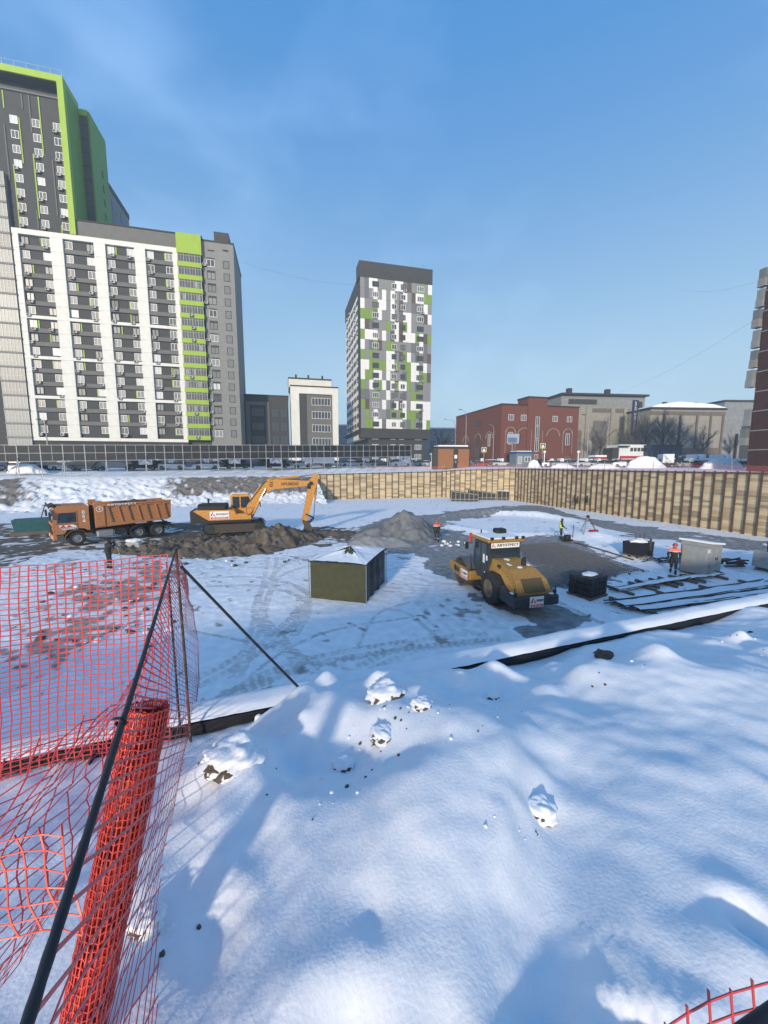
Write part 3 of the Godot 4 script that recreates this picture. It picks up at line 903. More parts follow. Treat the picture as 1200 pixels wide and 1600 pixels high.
func make_net_fence() -> void:
	var top := on_plane(275, 862, beam_point(0, 0.1, 0), BEAM_NEAR)
	var foot := on_plane(300, 1185, beam_point(0, 0.1, 0), BEAM_NEAR)
	# the rail: a thick ribbed bar from the corner post back past the camera
	var r1 := EYE + ray(35, 1600) * 0.40
	var r0 := top + Vector3(0, 0.02, 0)
	var far := r1 + (r1 - r0) * 0.35
	var rail := thing("rebar_rail", "thick ribbed dark bar leaning from the corner post towards the ground", "rail")
	var b := MB.new()
	var pts := []; var rad := []
	for i in 160:
		var t := i / 159.0
		pts.append(r0.lerp(far, t) + Vector3(0, -0.018 * sin(PI * t), 0)); rad.append(0.0068 + (0.0008 if i % 2 else 0.0))
	b.tube(pts, rad, 10)
	part(rail, "bar", b, M.steel_dark)
	var ti := MB.new()
	var tp := r0.lerp(far, 0.60) + Vector3(0, -0.016, 0)
	for k in 3: ti.tube([tp + Vector3(-0.02, 0.012, 0.004 * k), tp + Vector3(0, 0.014, 0.004 * k), tp + Vector3(0.013, 0, 0.004 * k), tp + Vector3(0, -0.014, 0.004 * k), tp + Vector3(-0.014, 0.003, 0.004 * k)], 0.0016, 5)
	part(rail, "tie_wire", ti, M.black)
	# corner post
	var post := thing("corner_post", "thin rusty bar standing upright at the corner of the red net", "post", foot)
	b = MB.new()
	var up := top - foot
	b.tube([Vector3(0, -0.35, 0), up * 0.5 + Vector3(0.006, 0, 0), up + Vector3(0, 0.03, 0)], 0.011, 8)
	part(post, "bar", b, M.rust)
	var post2 := thing("net_post", "second thin bar beside the corner post carrying the long net", "post", on_plane(286, 1190, beam_point(0, 0.0, 0), BEAM_NEAR))
	b = MB.new()
	b.tube([Vector3(0, -0.35, 0), Vector3(-0.02, up.y - 0.02, 0)], 0.009, 8)
	part(post2, "bar", b, M.steel_dark)
	# the brace rod down to the beam
	var e0 := on_plane(283, 885, beam_point(0, 0.1, 0), BEAM_NEAR)
	var e1 := on_plane(492, 1100, beam_point(0, 0.06, 0), BEAM_NEAR)
	b = MB.new()
	b.tube([e0, e0.lerp(e1, 0.5) + Vector3(0, -0.006, 0), e1 + (e1 - e0).normalized() * 0.06], 0.012, 8)
	solo("brace_rod", b, M.steel_dark, "dark rod bracing the corner post against the beam", "rod")
	# net along the beam, hung between far-left and the corner post
	var net := thing("barrier_net", "red plastic barrier net stretched along the black beam", "net")
	var A := []
	var tl := on_plane(-160, 893, beam_point(0, 0.05, 0), BEAM_NEAR)
	var tr := on_plane(262, 866, beam_point(0, 0.05, 0), BEAM_NEAR)
	var bl := on_plane(-160, 1292, beam_point(0, 0.05, 0), BEAM_NEAR)
	var brr := on_plane(266, 1195, beam_point(0, 0.05, 0), BEAM_NEAR)
	var nc := int((tr - tl).length() / 0.054); var nr := int((tr - brr).length() / 0.040)
	for i in nr + 1:
		var row := []
		for j in nc + 1:
			var fx := float(j) / nc; var fy := float(i) / nr
			var p := tl.lerp(tr, fx).lerp(bl.lerp(brr, fx), fy)
			p += BEAM_NEAR * (0.05 * sin(fx * 9.0) * sin(PI * fy) + 0.02 * n_mid.get_noise_2d(fx * 200, fy * 120)) + Vector3(0, -0.022 * sin(PI * fx) * (1.0 - fy) + 0.012 * n_mid.get_noise_2d(fx * 300, fy * 60 + 50), 0)
			p += BEAM_DIR * 0.012 * n_mid.get_noise_2d(fx * 90 + 70, fy * 260)
			row.append(p)
		A.append(row)
	b = MB.new(); weave(b, A, 0.0070, 0.0024)
	part(net, "mesh", b, M.net_red)
	# net hung from the rail
	var H := thing("hanging_net", "red net hung from the thick ribbed bar down to the snow", "net")
	var dir := (far - r0); dir.y = 0; dir = dir.normalized()
	var nor := Vector3(dir.z, 0, -dir.x)
	var hem := [[283, 905], [300, 950], [309, 1000], [311, 1060], [306, 1120], [301, 1180], [297, 1250], [291, 1330], [284, 1410], [275, 1500], [265, 1600], [255, 1700], [240, 1850]]
	var hp := []
	for h in hem: hp.append(on_plane(h[0], h[1], r0 + nor * -0.02, nor))
	var cols := []
	var tt := 0.0
	var hemc := Curve3D.new(); hemc.bake_interval = 0.02
	for p in hp: hemc.add_point(p)
	var hl := hemc.get_baked_length()
	var railc := Curve3D.new(); railc.bake_interval = 0.02
	for i in range(0, 160, 8): railc.add_point(pts[i])
	var rl := railc.get_baked_length() * 0.93
	var NC := 62; var NR := 24
	var G := []
	for i in NR + 1:
		var row := []
		for j in NC + 1:
			var fx := float(j) / NC; var fy := float(i) / NR
			var p := railc.sample_baked(0.02 + rl * fx).lerp(hemc.sample_baked(hl * pow(fx, 0.92)), fy)
			p += nor * (0.05 * sin(PI * fy) * sin(fx * 11.0 + fy * 2.0) + 0.02 * n_mid.get_noise_2d(fx * 260, fy * 130))
			p += dir * (0.03 * sin(PI * fy) + 0.012 * n_mid.get_noise_2d(fx * 100, fy * 300 + 40))
			row.append(p)
		G.append(row)
	b = MB.new(); weave(b, G, 0.0044, 0.0018)
	part(H, "mesh", b, M.net_red)
	b = MB.new()
	b.tube(G[NR], 0.004, 6)
	for k in 3: 
		var fold := []
		for j in NC + 1: fold.append(G[NR][j] + nor * (0.008 * (k - 1)) + Vector3(0.004 * sin(j * 1.3 + k), 0.012 * k, 0))
		b.tube(fold, 0.0022, 5)
	part(H, "hem", b, M.net_red)
	# the loose end that has slid down on the far side of the rail, its cut edge uppermost
	var L := thing("loose_net", "coarse loose end of red net with a ragged cut edge behind the bar", "net")
	var cut := [[-150, 1250, 0.82], [-60, 1215, 0.84], [0, 1190, 0.86], [90, 1150, 0.93], [180, 1092, 1.08], [222, 1042, 1.22], [250, 1000, 1.35]]
	var cc := Curve3D.new(); cc.bake_interval = 0.01
	for k in cut: cc.add_point(EYE + ray(k[0], k[1]) * k[2])
	var cl := cc.get_baked_length()
	var G2 := []
	var nc2 := int(cl / 0.040)
	for i in 22:
		var row := []
		for j in nc2 + 1:
			var fx := float(j) / nc2
			var p := cc.sample_baked(cl * fx)
			p += Vector3(-0.012 * i + 0.03 * sin(i * 0.4 + fx * 4.0), -0.036 * i, 0.012 * i * (1.0 - fx) + 0.02 * sin(fx * 12.0 + i * 0.3))
			p += Vector3(0.012 * n_mid.get_noise_2d(i * 30, j * 25), 0.010 * n_mid.get_noise_2d(i * 30 + 500, j * 25), 0)
			if (i + j) % 2 == 1: p += Vector3(0.004, 0.010, 0)
			row.append(p)
		G2.append(row)
	b = MB.new(); weave(b, G2, 0.0026, 0.0018, true)
	part(L, "mesh", b, M.net_red)
	var F := thing("net_scrap", "bright orange scrap of net with heavy ribs lying over the loose net", "net")
	var G3 := []
	for i in 7:
		var row := []
		for j in 6:
			var p := EYE + ray(-76 + j * 34 + i * 6, 1312 + i * 25 + 5 * sin(j * 1.2)) * (0.80 - 0.010 * i)
			row.append(p + Vector3(0, 0, 0.006 * sin(i * 1.3 + j)))
		G3.append(row)
	b = MB.new(); weave(b, G3, 0.0024, 0.0018, true)
	part(F, "mesh", b, M.net_orange)
	# the roll of spare net
	var c0 := EYE + ray(232, 1106) * 1.42
	var c1 := on_y(128, 1610, 4.55)
	var R := thing("net_roll", "upright roll of spare red barrier net leaning inside the fence", "net roll", c1)
	var ax := (c0 - c1)
	var al := ax.length(); ax = ax.normalized()
	var sx := ax.cross(Vector3.FORWARD).normalized(); var sz := sx.cross(ax)
	var core := MB.new()
	core.xf = Transform3D(Basis(sx, ax, sz), Vector3.ZERO)
	core.lathe([[0.058, -0.35], [0.058, al - 0.012], [0.050, al - 0.012], [0.044, al - 0.16], [0.0, al - 0.17]], 28)
	part(R, "inner_layers", core, worn(0.42, 0.035, 0.025, 0.5, 30.0, 77, 0.5))
	for layer in 3:
		var GR := []
		var nt := int((al + 0.35) / 0.024)
		for i in nt + 1:
			var row := []
			for j in 31:
				var w := TAU * j / 30.0 + layer * 0.13 + i * 0.018 * (layer - 1)
				var rr := 0.0615 + layer * 0.0042 + 0.0032 * n_fine.get_noise_2d(i * 6.0 + layer * 99, j * 5.0)
				var y := -0.35 + (al + 0.35) * i / nt + 0.006 * n_fine.get_noise_2d(j * 7.0, i * 4.0 + layer * 50) + (0.006 if (j + layer) % 2 == 0 else 0.0)
				row.append(sx * cos(w) * rr + sz * sin(w) * rr + ax * y)
			GR.append(row)
		b = MB.new(); weave(b, GR, 0.0030, 0.0022)
		part(R, "net_layer", b, M.net_roll if layer < 2 else M.net_orange)
	# the net and rail on the other side of the viewpoint
	var N := thing("side_net", "red net edge with cut spikes rising over the near snow", "net")
	var G4 := []
	for i in 8:
		var row := []
		for j in 14:
			row.append(EYE + ray(1040 + j * 34, 1606 - j * 16 - 9 * sin(j * 0.8) + i * 30) * (0.78 + 0.012 * j) + Vector3(0, -0.0 * i, 0.004 * i))
		G4.append(row)
	b = MB.new(); weave(b, G4, 0.0042, 0.0024, true)
	part(N, "mesh", b, M.net_red)
	b = MB.new()
	b.tube([EYE + ray(1120, 1660) * 0.70, EYE + ray(1220, 1590) * 0.72, EYE + ray(1400, 1470) * 0.8], 0.022, 14)
	solo("side_rail", b, M.steel_dark, "dark blue-grey tube rail behind the cut spikes of the net", "rail")

# ---------------------------------------------------------------- the timber retaining walls of the pit and the panel fence
func retaining_wall(label: String, corners: Array, pitch: float, detail: bool) -> void:
	var t := thing("retaining_wall", label, "retaining wall")
	var mats := board_mats(80, [Color(0.53, 0.41, 0.24), Color(0.62, 0.50, 0.31), Color(0.41, 0.32, 0.19), Color(0.54, 0.45, 0.30), Color(0.30, 0.235, 0.15)])
	var rest := [MB.new(), MB.new(), MB.new(), MB.new(), MB.new()]
	var meshes := {}
	var pile := MB.new()
	pile.box(Vector3(0, 0, 0.0), Vector3(0.095, 1, 0.02)); pile.box(Vector3(0, 0, -0.07), Vector3(0.02, 1, 0.13)); pile.box(Vector3(0, 0, -0.14), Vector3(0.13, 1, 0.02))
	var pm := pile.mesh()
	var boards := 0
	for i in corners.size() - 1:
		var a: Vector3 = corners[i][0]; var b: Vector3 = corners[i + 1][0]
		var l := (b - a).length()
		var d := (b - a) / l
		var n := int(round(l / pitch))
		var w := l / n
		var back := d.cross(Vector3.UP)
		if back.dot(Vector3(0, 0, -34) - a) < 0: back = -back      # towards the pit
		var bas := Basis(d, Vector3.UP, d.cross(Vector3.UP))
		for k in n + 1:
			var f := float(k) / n
			var top := lerpf(corners[i][1], corners[i + 1][1], f)
			var p := a.lerp(b, f)
			var o := shape(t, "pile", pm, M.rust, Vector3(p.x, top / 2 + 0.08, p.z) - back * 0.005)
			o.basis = bas * Basis.from_euler(Vector3(0, 0, rng.randf_range(-0.004, 0.004))); o.scale = Vector3(1, top + 0.26, 1)
			if k < n:
				var tb := lerpf(corners[i][1], corners[i + 1][1], (k + 0.5) / n)
				var y := -0.1
				var c := a.lerp(b, (k + 0.5) / n)
				while y < tb - 0.05:
					var h := 0.36 if rng.randf() < 0.5 else 0.24
					h = minf(h, tb - y + 0.02)
					var pos := Vector3(c.x, y + h / 2, c.z) - back * (0.045 + rng.randf_range(0, 0.03))
					var mi := rng.randi() % 5
					if detail and boards < 300 and (i > 0 or k > 3):
						var key := snappedf(h, 0.01)
						if not meshes.has(key):
							var q := MB.new(); q.box(Vector3.ZERO, Vector3(w - 0.03, key - 0.018, 0.05)); meshes[key] = q.mesh()
						var ob := shape(t, "board", meshes[key], mats[mi], pos)
						ob.basis = bas
						boards += 1
					else:
						rest[mi].box(pos, Vector3(w - 0.03, h - 0.018, 0.05), bas)
					y += h
		var cap := MB.new()
		cap.bar(Vector3(a.x, corners[i][1] + 0.06, a.z) + back * 0.10, Vector3(b.x, corners[i + 1][1] + 0.06, b.z) + back * 0.10, 0.10, 0.12)
		part(t, "top_rail", cap, M.rust)
	for i in 5:
		if rest[i].v.size():
			var o := part(t, "lagging", rest[i], mats[i])
			o.set_meta("kind", "stuff")

func make_walls() -> void:
	# right hand wall, listed from near to far so that the nearest boards are the separate ones
	retaining_wall("long timber lagged wall with rusty piles along the pit's right side", [[Vector3(39.4, 0, -20), 5.6], [Vector3(36.6, 0, -28), 5.65], [Vector3(34.6, 0, -34), 5.7], [Vector3(31, 0, -46.2), 5.7], [Vector3(27.2, 0, -60), 5.75], [Vector3(24.4, 0, -71.4), 5.8]], 0.95, true)
	retaining_wall("timber lagged wall closing the pit's far corner behind the black formwork boxes", [[Vector3(24.4, 0, -71.4), 5.8], [Vector3(14.2, 0, -77), 5.45], [Vector3(11.9, 0, -78.8), 5.2]], 1.05, false)
	retaining_wall("pale timber lagged wall behind the excavator arm", [[Vector3(11.9, 0, -78.8), 5.2], [Vector3(-1, 0, -75.7), 4.95], [Vector3(-13.4, 0, -72.7), 4.7]], 1.3, false)
	make_panel_fence()
	make_rim_net()

func make_panel_fence() -> void:
	var a := Vector3(-57.5, 4.86, -53.6); var b := Vector3(5.6, 6.3, -81.0)
	var n := 26
	var t := thing("panel_fence", "tall grey framed fence with two rows of black panels in front of the parked cars", "fence")
	var d := (b - a)
	var flat := Vector3(d.x, 0, d.z)
	var w := flat.length() / n
	var u := flat.normalized()
	var bas := Basis(u, Vector3.UP, u.cross(Vector3.UP))
	var fm := worn(0.34, 0.35, 0.36, 0.15, 0.6, 91, 0.5, 0.3)
	var pan := MB.new(); pan.cbox(Vector3.ZERO, Vector3(w / 2 - 0.07, 1.04, 0.03), 0.008)
	var panm := pan.mesh()
	var pms := [worn(0.012, 0.014, 0.017, 0.3, 0.4, 92, 0.55), worn(0.016, 0.018, 0.021, 0.3, 0.4, 93, 0.6), worn(0.010, 0.012, 0.013, 0.3, 0.4, 94, 0.5)]
	var hs := [0.25, 2.05, 3.23, 4.4]
	for i in n + 1:
		var p := a + d * (float(i) / n)
		var m := MB.new()
		m.box(Vector3(0, 2.15, 0), Vector3(0.11, 4.75, 0.11))
		if i % 2 == 0: m.bar(Vector3(0, 2.6, 0.05), Vector3(0, -0.2, 1.3), 0.07, 0.07)
		var o := part(t, "post", m, fm, p)
		o.basis = bas
		if i == n: break
		var q := a + d * ((i + 0.5) / n)
		var tilt := Basis(u, Vector3.UP, bas.z)
		for h in hs:
			var r := MB.new()
			r.bar(a + d * (float(i) / n) + Vector3(0, h, 0) + u * 0.05, a + d * ((i + 1.0) / n) + Vector3(0, h, 0) - u * 0.05, 0.06, 0.07)
			part(t, "rail", r, fm)
		var mu := MB.new()
		mu.box(Vector3(0, 3.2, 0), Vector3(0.05, 2.3, 0.05))
		var mo := part(t, "mullion", mu, fm, q); mo.basis = tilt
		for k in 4:
			var o2 := shape(t, "panel", panm, pms[rng.randi() % 3], q + u * (w / 4 * (-1 if k % 2 else 1)) + Vector3(0, 2.64 + 1.17 * (k / 2), 0) + bas.z * -0.005 + Vector3(0, (d.y / n / 4) * (-1 if k % 2 else 1), 0))
			o2.basis = tilt

func make_rim_net() -> void:       # thin posts with red net along the top of the walls
	var pm := worn(0.30, 0.29, 0.28, 0.2, 1.0, 96, 0.7)
	var nm := mat(0.62, 0.16, 0.16, 0.7)
	nm.albedo_color.a = 0.22
	nm.transparency = BaseMaterial3D.TRANSPARENCY_ALPHA
	var legs := [[Vector3(40.5, 5.55, -20), Vector3(35.9, 5.7, -34.6)], [Vector3(35.9, 5.7, -34.6), Vector3(32.4, 5.75, -46.6)], [Vector3(32.4, 5.75, -46.6), Vector3(28.6, 5.8, -60.4)], [Vector3(28.6, 5.8, -60.4), Vector3(25.8, 5.9, -72.6)], [Vector3(25.8, 5.9, -72.6), Vector3(15.0, 5.7, -79.0)], [Vector3(12.6, 5.6, -80.6), Vector3(-2, 5.5, -77.8)]]
	var names := ["beside the nearest stretch of the right wall", "above the middle of the right wall", "above the far half of the right wall", "above the far end of the right wall", "above the wall's far corner by the brown cabin", "above the pale wall behind the excavator"]
	for i in legs.size():
		var a: Vector3 = legs[i][0]; var b: Vector3 = legs[i][1]
		var t := thing("rim_net", "sagging red net on thin grey posts " + names[i], "net", Vector3.ZERO, 0.0, "nets on the rim of the pit")
		var n := int((b - a).length() / 3.2)
		var m := MB.new()
		for k in n + 1:
			var p := a.lerp(b, float(k) / n)
			p.y = rim_ground(p) - 0.3
			var po := MB.new()
			po.tube([Vector3.ZERO, Vector3(rng.randf_range(-0.06, 0.06), 1.55 + rng.randf_range(-0.2, 0.2), 0)], 0.03, 6)
			part(t, "post", po, pm, p)
		for k in n * 6:
			var p := a.lerp(b, k / (n * 6.0)); var q := a.lerp(b, (k + 1) / (n * 6.0))
			p.y = rim_ground(p); q.y = rim_ground(q)
			var h0 := 0.80 - 0.14 * sin(PI * fmod(k, 6) / 6.0) + 0.1 * n_mid.get_noise_1d(k * 30.0); var h1 := 0.80 - 0.14 * sin(PI * fmod(k + 1, 6) / 6.0) + 0.1 * n_mid.get_noise_1d((k + 1) * 30.0)
			m.quad(p, q, q + Vector3(0, h1, 0), p + Vector3(0, h0, 0))
		part(t, "net", m, nm)

func rim_ground(p: Vector3) -> float:
	return p.y + 0.05

# ---------------------------------------------------------------- machines; each is built with its front along +x, up +y, its left side towards -z
func wheel(parent: Node, at: Vector3, r: float, w: float, rim_m: Material, lugs := 0, called := "wheel") -> MeshInstance3D:
	var b := MB.new()
	b.xf = Transform3D(Basis(Vector3.RIGHT, PI / 2), Vector3.ZERO)
	b.lathe([[r * 0.56, -w / 2], [r * 0.86, -w / 2], [r * 0.97, -w * 0.42], [r, -w * 0.3], [r, w * 0.3], [r * 0.97, w * 0.42], [r * 0.86, w / 2], [r * 0.56, w / 2]], 28)
	b.xf = Transform3D.IDENTITY
	for i in lugs:
		var a := TAU * i / lugs
		var rad := Vector3(cos(a), sin(a), 0)
		var tan := Vector3(-sin(a), cos(a), 0)
		b.box(rad * (r + 0.005) + Vector3(0, 0, w * 0.2), Vector3(0.05, 0.05, w * 0.55), Basis(rad, tan, Vector3.BACK) * Basis(Vector3.RIGHT, 0.5))
		b.box(rad.rotated(Vector3.BACK, PI / lugs) * (r + 0.005) - Vector3(0, 0, w * 0.2), Vector3(0.05, 0.05, w * 0.55), Basis(rad, tan, Vector3.BACK).rotated(Vector3.BACK, PI / lugs) * Basis(Vector3.RIGHT, -0.5))
	var o := part(parent, called, b, M.rubber, at)
	var h := MB.new()
	h.xf = Transform3D(Basis(Vector3.RIGHT, PI / 2), Vector3.ZERO)
	h.lathe([[0.0, -w * 0.42], [r * 0.2, -w * 0.42], [r * 0.24, -w * 0.30], [r * 0.48, -w * 0.22], [r * 0.58, -w * 0.46], [r * 0.58, w * 0.46], [r * 0.48, w * 0.22], [r * 0.24, w * 0.30], [r * 0.2, w * 0.42], [0.0, w * 0.42]], 20)
	for s in [-1, 1]:
		for i in 8: 
			var a := TAU * i / 8
			h.xf = Transform3D.IDENTITY
			h.box(Vector3(cos(a) * r * 0.34, sin(a) * r * 0.34, s * w * 0.29), Vector3(0.035, 0.035, 0.05))
	part(o, "rim", h, rim_m)
	return o

func sign_plate(parent: Node, at: Vector3, bas: Basis, w: float, h: float, band := true) -> void:     # the contractor's plate: red emblem, dark name, red strip with pale letters
	var p := MB.new(); p.box(Vector3.ZERO, Vector3(w, h, 0.02))
	var o := part(parent, "name_plate", p, M.white_print, at)
	o.basis = bas
	var hz := 0.013
	var e := MB.new()
	var k := h * (0.30 if band else 0.42)
	var ex := -w / 2 + k * 1.15
	var ey := h * (0.16 if band else 0.0)
	e.prism(PackedVector2Array([Vector2(ex - k, ey - k * 0.8), Vector2(ex - k * 0.15, ey + k * 0.8), Vector2(ex + k * 0.15, ey + k * 0.8), Vector2(ex - k * 0.35, ey - k * 0.8)]), hz, hz + 0.004)
	e.prism(PackedVector2Array([Vector2(ex + k * 0.25, ey + k * 0.3), Vector2(ex + k, ey - k * 0.8), Vector2(ex + k * 0.3, ey - k * 0.8)]), hz, hz + 0.004)
	part(o, "emblem", e, M.red_print)
	lettering(o, "lettering", "АВТОТРЕСТ" if not band else "втотрест", h * (0.5 if not band else 0.26), M.black_print, Vector3(ex + k + (w / 2 - ex - k) / 2, ey, hz + 0.002), Basis.IDENTITY, (w / 2 - ex - k) * 0.9)
	if band:
		var s := MB.new(); s.box(Vector3(0, -h * 0.34, hz), Vector3(w * 0.92, h * 0.22, 0.006))
		part(o, "red_strip", s, M.red_print)
		var ms := MB.new()        # a line too small to read
		for i in 9: ms.box(Vector3(w * (-0.34 + 0.085 * i), -h * 0.34, hz + 0.004), Vector3(w * (0.045 if i % 3 else 0.06), h * 0.1, 0.003))
		part(o, "small_print", ms, M.white_print)

func make_truck() -> void:
	var f := on_y(118, 851, 0.5); var r := on_y(241, 837, 0.5)
	var d := (f - r).normalized()
	var at := f.lerp(r, 0.5)
	at.y = floor_y(at.x, at.z) + 0.02
	var t := thing("dump_truck", "dirty orange dump truck loaded with soil on the muddy road", "truck", at, atan2(-d.z, d.x))
	var L := f.distance_to(r)
	var fx := L / 2; var rx := -L / 2
	var om: Material = M.orange_truck
	var dirty := worn(0.20, 0.11, 0.06, 0.4, 1.2, 101, 0.8)
	# wheels
	for z in [-0.98, 0.98]:
		wheel(t, Vector3(fx, 0.54, z), 0.54, 0.32, M.grey_metal, 0)
		for k in 2: wheel(t, Vector3(rx + k * 1.38, 0.54, z * 0.92), 0.54, 0.56, M.grey_metal, 0)
	# chassis, tanks, mudguards
	var b := MB.new()
	for z in [-0.42, 0.42]: b.cbox(Vector3(0.0, 0.92, z), Vector3(L + 2.4, 0.26, 0.1), 0.02)
	for k in 6: b.box(Vector3(rx - 0.6 + k * 1.25, 0.92, 0), Vector3(0.1, 0.16, 0.8))
	b.box(Vector3(fx, 0.55, 0), Vector3(0.14, 0.14, 1.7)); b.box(Vector3(rx, 0.55, 0), Vector3(0.2, 0.2, 1.6)); b.box(Vector3(rx + 1.38, 0.55, 0), Vector3(0.2, 0.2, 1.6))
	part(t, "chassis", b, M.steel_dark)
	for z in [-1, 1]:
		b = MB.new(); b.cbox(Vector3(fx - 1.75, 0.72, z * 0.95), Vector3(1.1, 0.55, 0.55), 0.09)
		part(t, "fuel_tank", b, M.grey_metal)
		b = MB.new(); b.cbox(Vector3(fx - 2.75, 0.70, z * 1.05), Vector3(0.8, 0.3, 0.1), 0.02); b.bar(Vector3(fx - 1.2, 0.95, z * 1.12), Vector3(rx + 2.2, 0.95, z * 1.12), 0.05, 0.1)
		part(t, "side_guard", b, M.steel_dark)
		for x in [fx, rx + 0.69]:
			var m := MB.new()
			var half := 0.68 if x == fx else 1.36
			var arc := []
			for k in 11:
				var w := PI * (0.06 + 0.88 * k / 10.0)
				arc.append(Vector3(x + cos(w) * half, 0.50 + sin(w) * (0.68 if x == fx else 0.70), z * 1.02))
			for k in 10: m.bar(arc[k], arc[k + 1], 0.46 if x == fx else 0.6, 0.03)
			part(t, "mudguard", m, dirty if x == fx else M.steel_dark)
	# cab
	var c := MB.new()
	c.prism(PackedVector2Array([Vector2(fx + 1.28, 0.95), Vector2(fx + 1.34, 1.35), Vector2(fx + 1.30, 1.75), Vector2(fx + 1.10, 2.78), Vector2(fx + 0.92, 2.98), Vector2(fx - 0.72, 2.98), Vector2(fx - 0.82, 2.85), Vector2(fx - 0.82, 1.10), Vector2(fx - 0.68, 1.10), Vector2(fx - 0.5, 1.24), Vector2(fx, 1.34), Vector2(fx + 0.5, 1.24), Vector2(fx + 0.7, 0.95)]), -1.2, 1.2)
	var cab := part(t, "cab", c, om)
	b = MB.new(); b.cbox(Vector3(fx + 1.2, 0.74, 0), Vector3(0.3, 0.42, 2.44), 0.06)
	var bump := part(t, "bumper", b, om)
	for z in [-0.85, 0.85]:
		b = MB.new(); b.cbox(Vector3(fx + 1.352, 0.76, z), Vector3(0.03, 0.2, 0.34), 0.01)
		part(t, "headlight", b, M.frame_white)
	b = MB.new(); b.cbox(Vector3(fx + 1.335, 1.28, 0), Vector3(0.05, 0.6, 2.0), 0.01, Basis(Vector3.BACK, 0.02)); part(cab, "grille", b, M.black)
	b = MB.new(); b.box(Vector3(fx + 1.225, 2.22, 0), Vector3(0.02, 0.86, 2.16), Basis(Vector3.BACK, 0.19)); part(cab, "windscreen", b, M.glass)
	for z in [-1, 1]:
		b = MB.new()
		b.prism(PackedVector2Array([Vector2(fx + 1.05, 1.75), Vector2(fx + 0.88, 2.48), Vector2(fx - 0.05, 2.48), Vector2(fx - 0.05, 1.75)]), z * 1.205 - 0.006, z * 1.205 + 0.006)
		var win := part(cab, "side_window", b, M.glass)
		b = MB.new(); b.cbox(Vector3(fx + 0.62, 2.13, z * 1.20), Vector3(0.2, 0.26, 0.02), 0.01); part(win, "sticker", b, M.white_print)
		b = MB.new()
		for ln in [[Vector3(fx + 1.12, 1.68, 0), Vector3(fx - 0.12, 1.68, 0)], [Vector3(fx - 0.12, 2.6, 0), Vector3(fx - 0.12, 1.25, 0)]]: b.bar(ln[0] + Vector3(0, 0, z * 1.203), ln[1] + Vector3(0, 0, z * 1.203), 0.02, 0.02)
		part(cab, "door_seam", b, M.steel_dark)
		b = MB.new(); b.cbox(Vector3(fx + 0.02, 1.58, z * 1.22), Vector3(0.2, 0.05, 0.03), 0.01); part(cab, "door_handle", b, M.black)
		b = MB.new(); b.cbox(Vector3(fx + 1.40, 2.35, z * 1.36), Vector3(0.12, 0.5, 0.24), 0.04); b.bar(Vector3(fx + 1.1, 2.75, z * 1.18), Vector3(fx + 1.38, 2.6, z * 1.34), 0.03, 0.03); part(cab, "mirror", b, M.black)
		var face := Basis(Vector3.UP, 0.0 if z > 0 else PI)
		b = MB.new(); b.box(Vector3(fx + 0.45, 1.50, z * 1.208), Vector3(0.95, 0.2, 0.01)); var st := part(cab, "door_stripe", b, M.white_print)
		b = MB.new(); b.prism(PackedVector2Array([Vector2(fx + 0.95, 1.42), Vector2(fx + 0.7, 1.62), Vector2(fx + 0.55, 1.42), Vector2(fx + 0.4, 1.6), Vector2(fx + 0.2, 1.42)]), z * 1.216 - 0.003, z * 1.216 + 0.003); part(cab, "door_emblem", b, M.red_print)
		lettering(cab, "lettering", "АВТОТРЕСТ", 0.13, M.white_print, Vector3(fx + 0.35, 1.30, z * 1.21), face, 0.9)
		for k in 3: lettering(cab, "fleet_number", "054"[k], 0.26, M.white_print, Vector3(fx - 0.5, 2.45 - 0.32 * k, z * 1.205), face)
	b = MB.new(); b.cbox(Vector3(fx + 1.22, 3.0, 0), Vector3(0.42, 0.1, 2.2), 0.03, Basis(Vector3.BACK, -0.4)); part(cab, "sun_visor", b, M.black)
	b = MB.new(); b.tube([Vector3(fx - 1.02, 0.9, -0.7), Vector3(fx - 1.02, 2.9, -0.7)], 0.09, 10); b.cbox(Vector3(fx - 1.0, 1.75, 0.4), Vector3(0.3, 1.5, 0.9), 0.05); part(t, "air_filter", b, M.steel_dark)
	# body
	var x0 := rx - 1.05; var x1 := fx - 1.16
	b = MB.new()
	var hb := 1.22
	b.prism(PackedVector2Array([Vector2(x0, 1.55), Vector2(x0 - 0.05, 2.95), Vector2(x1, 2.85), Vector2(x1, 1.22), Vector2(x0 + 0.4, 1.42)]), hb - 0.05, hb)
	b.prism(PackedVector2Array([Vector2(x0, 1.55), Vector2(x0 - 0.05, 2.95), Vector2(x1, 2.85), Vector2(x1, 1.22), Vector2(x0 + 0.4, 1.42)]), -hb, -hb + 0.05)
	b.prism(PackedVector2Array([Vector2(x0 + 0.3, 1.40), Vector2(x0, 1.55), Vector2(x0 - 0.04, 1.65), Vector2(x1, 1.35), Vector2(x1, 1.18)]), -hb + 0.05, hb - 0.05)
	b.box(Vector3(x1 - 0.04, 2.1, 0), Vector3(0.08, 1.7, 2 * hb - 0.1)); b.box(Vector3(x0 + 0.02, 2.25, 0), Vector3(0.07, 1.35, 2 * hb - 0.1), Basis(Vector3.BACK, 0.03))
	var bed := part(t, "dump_body", b, om)
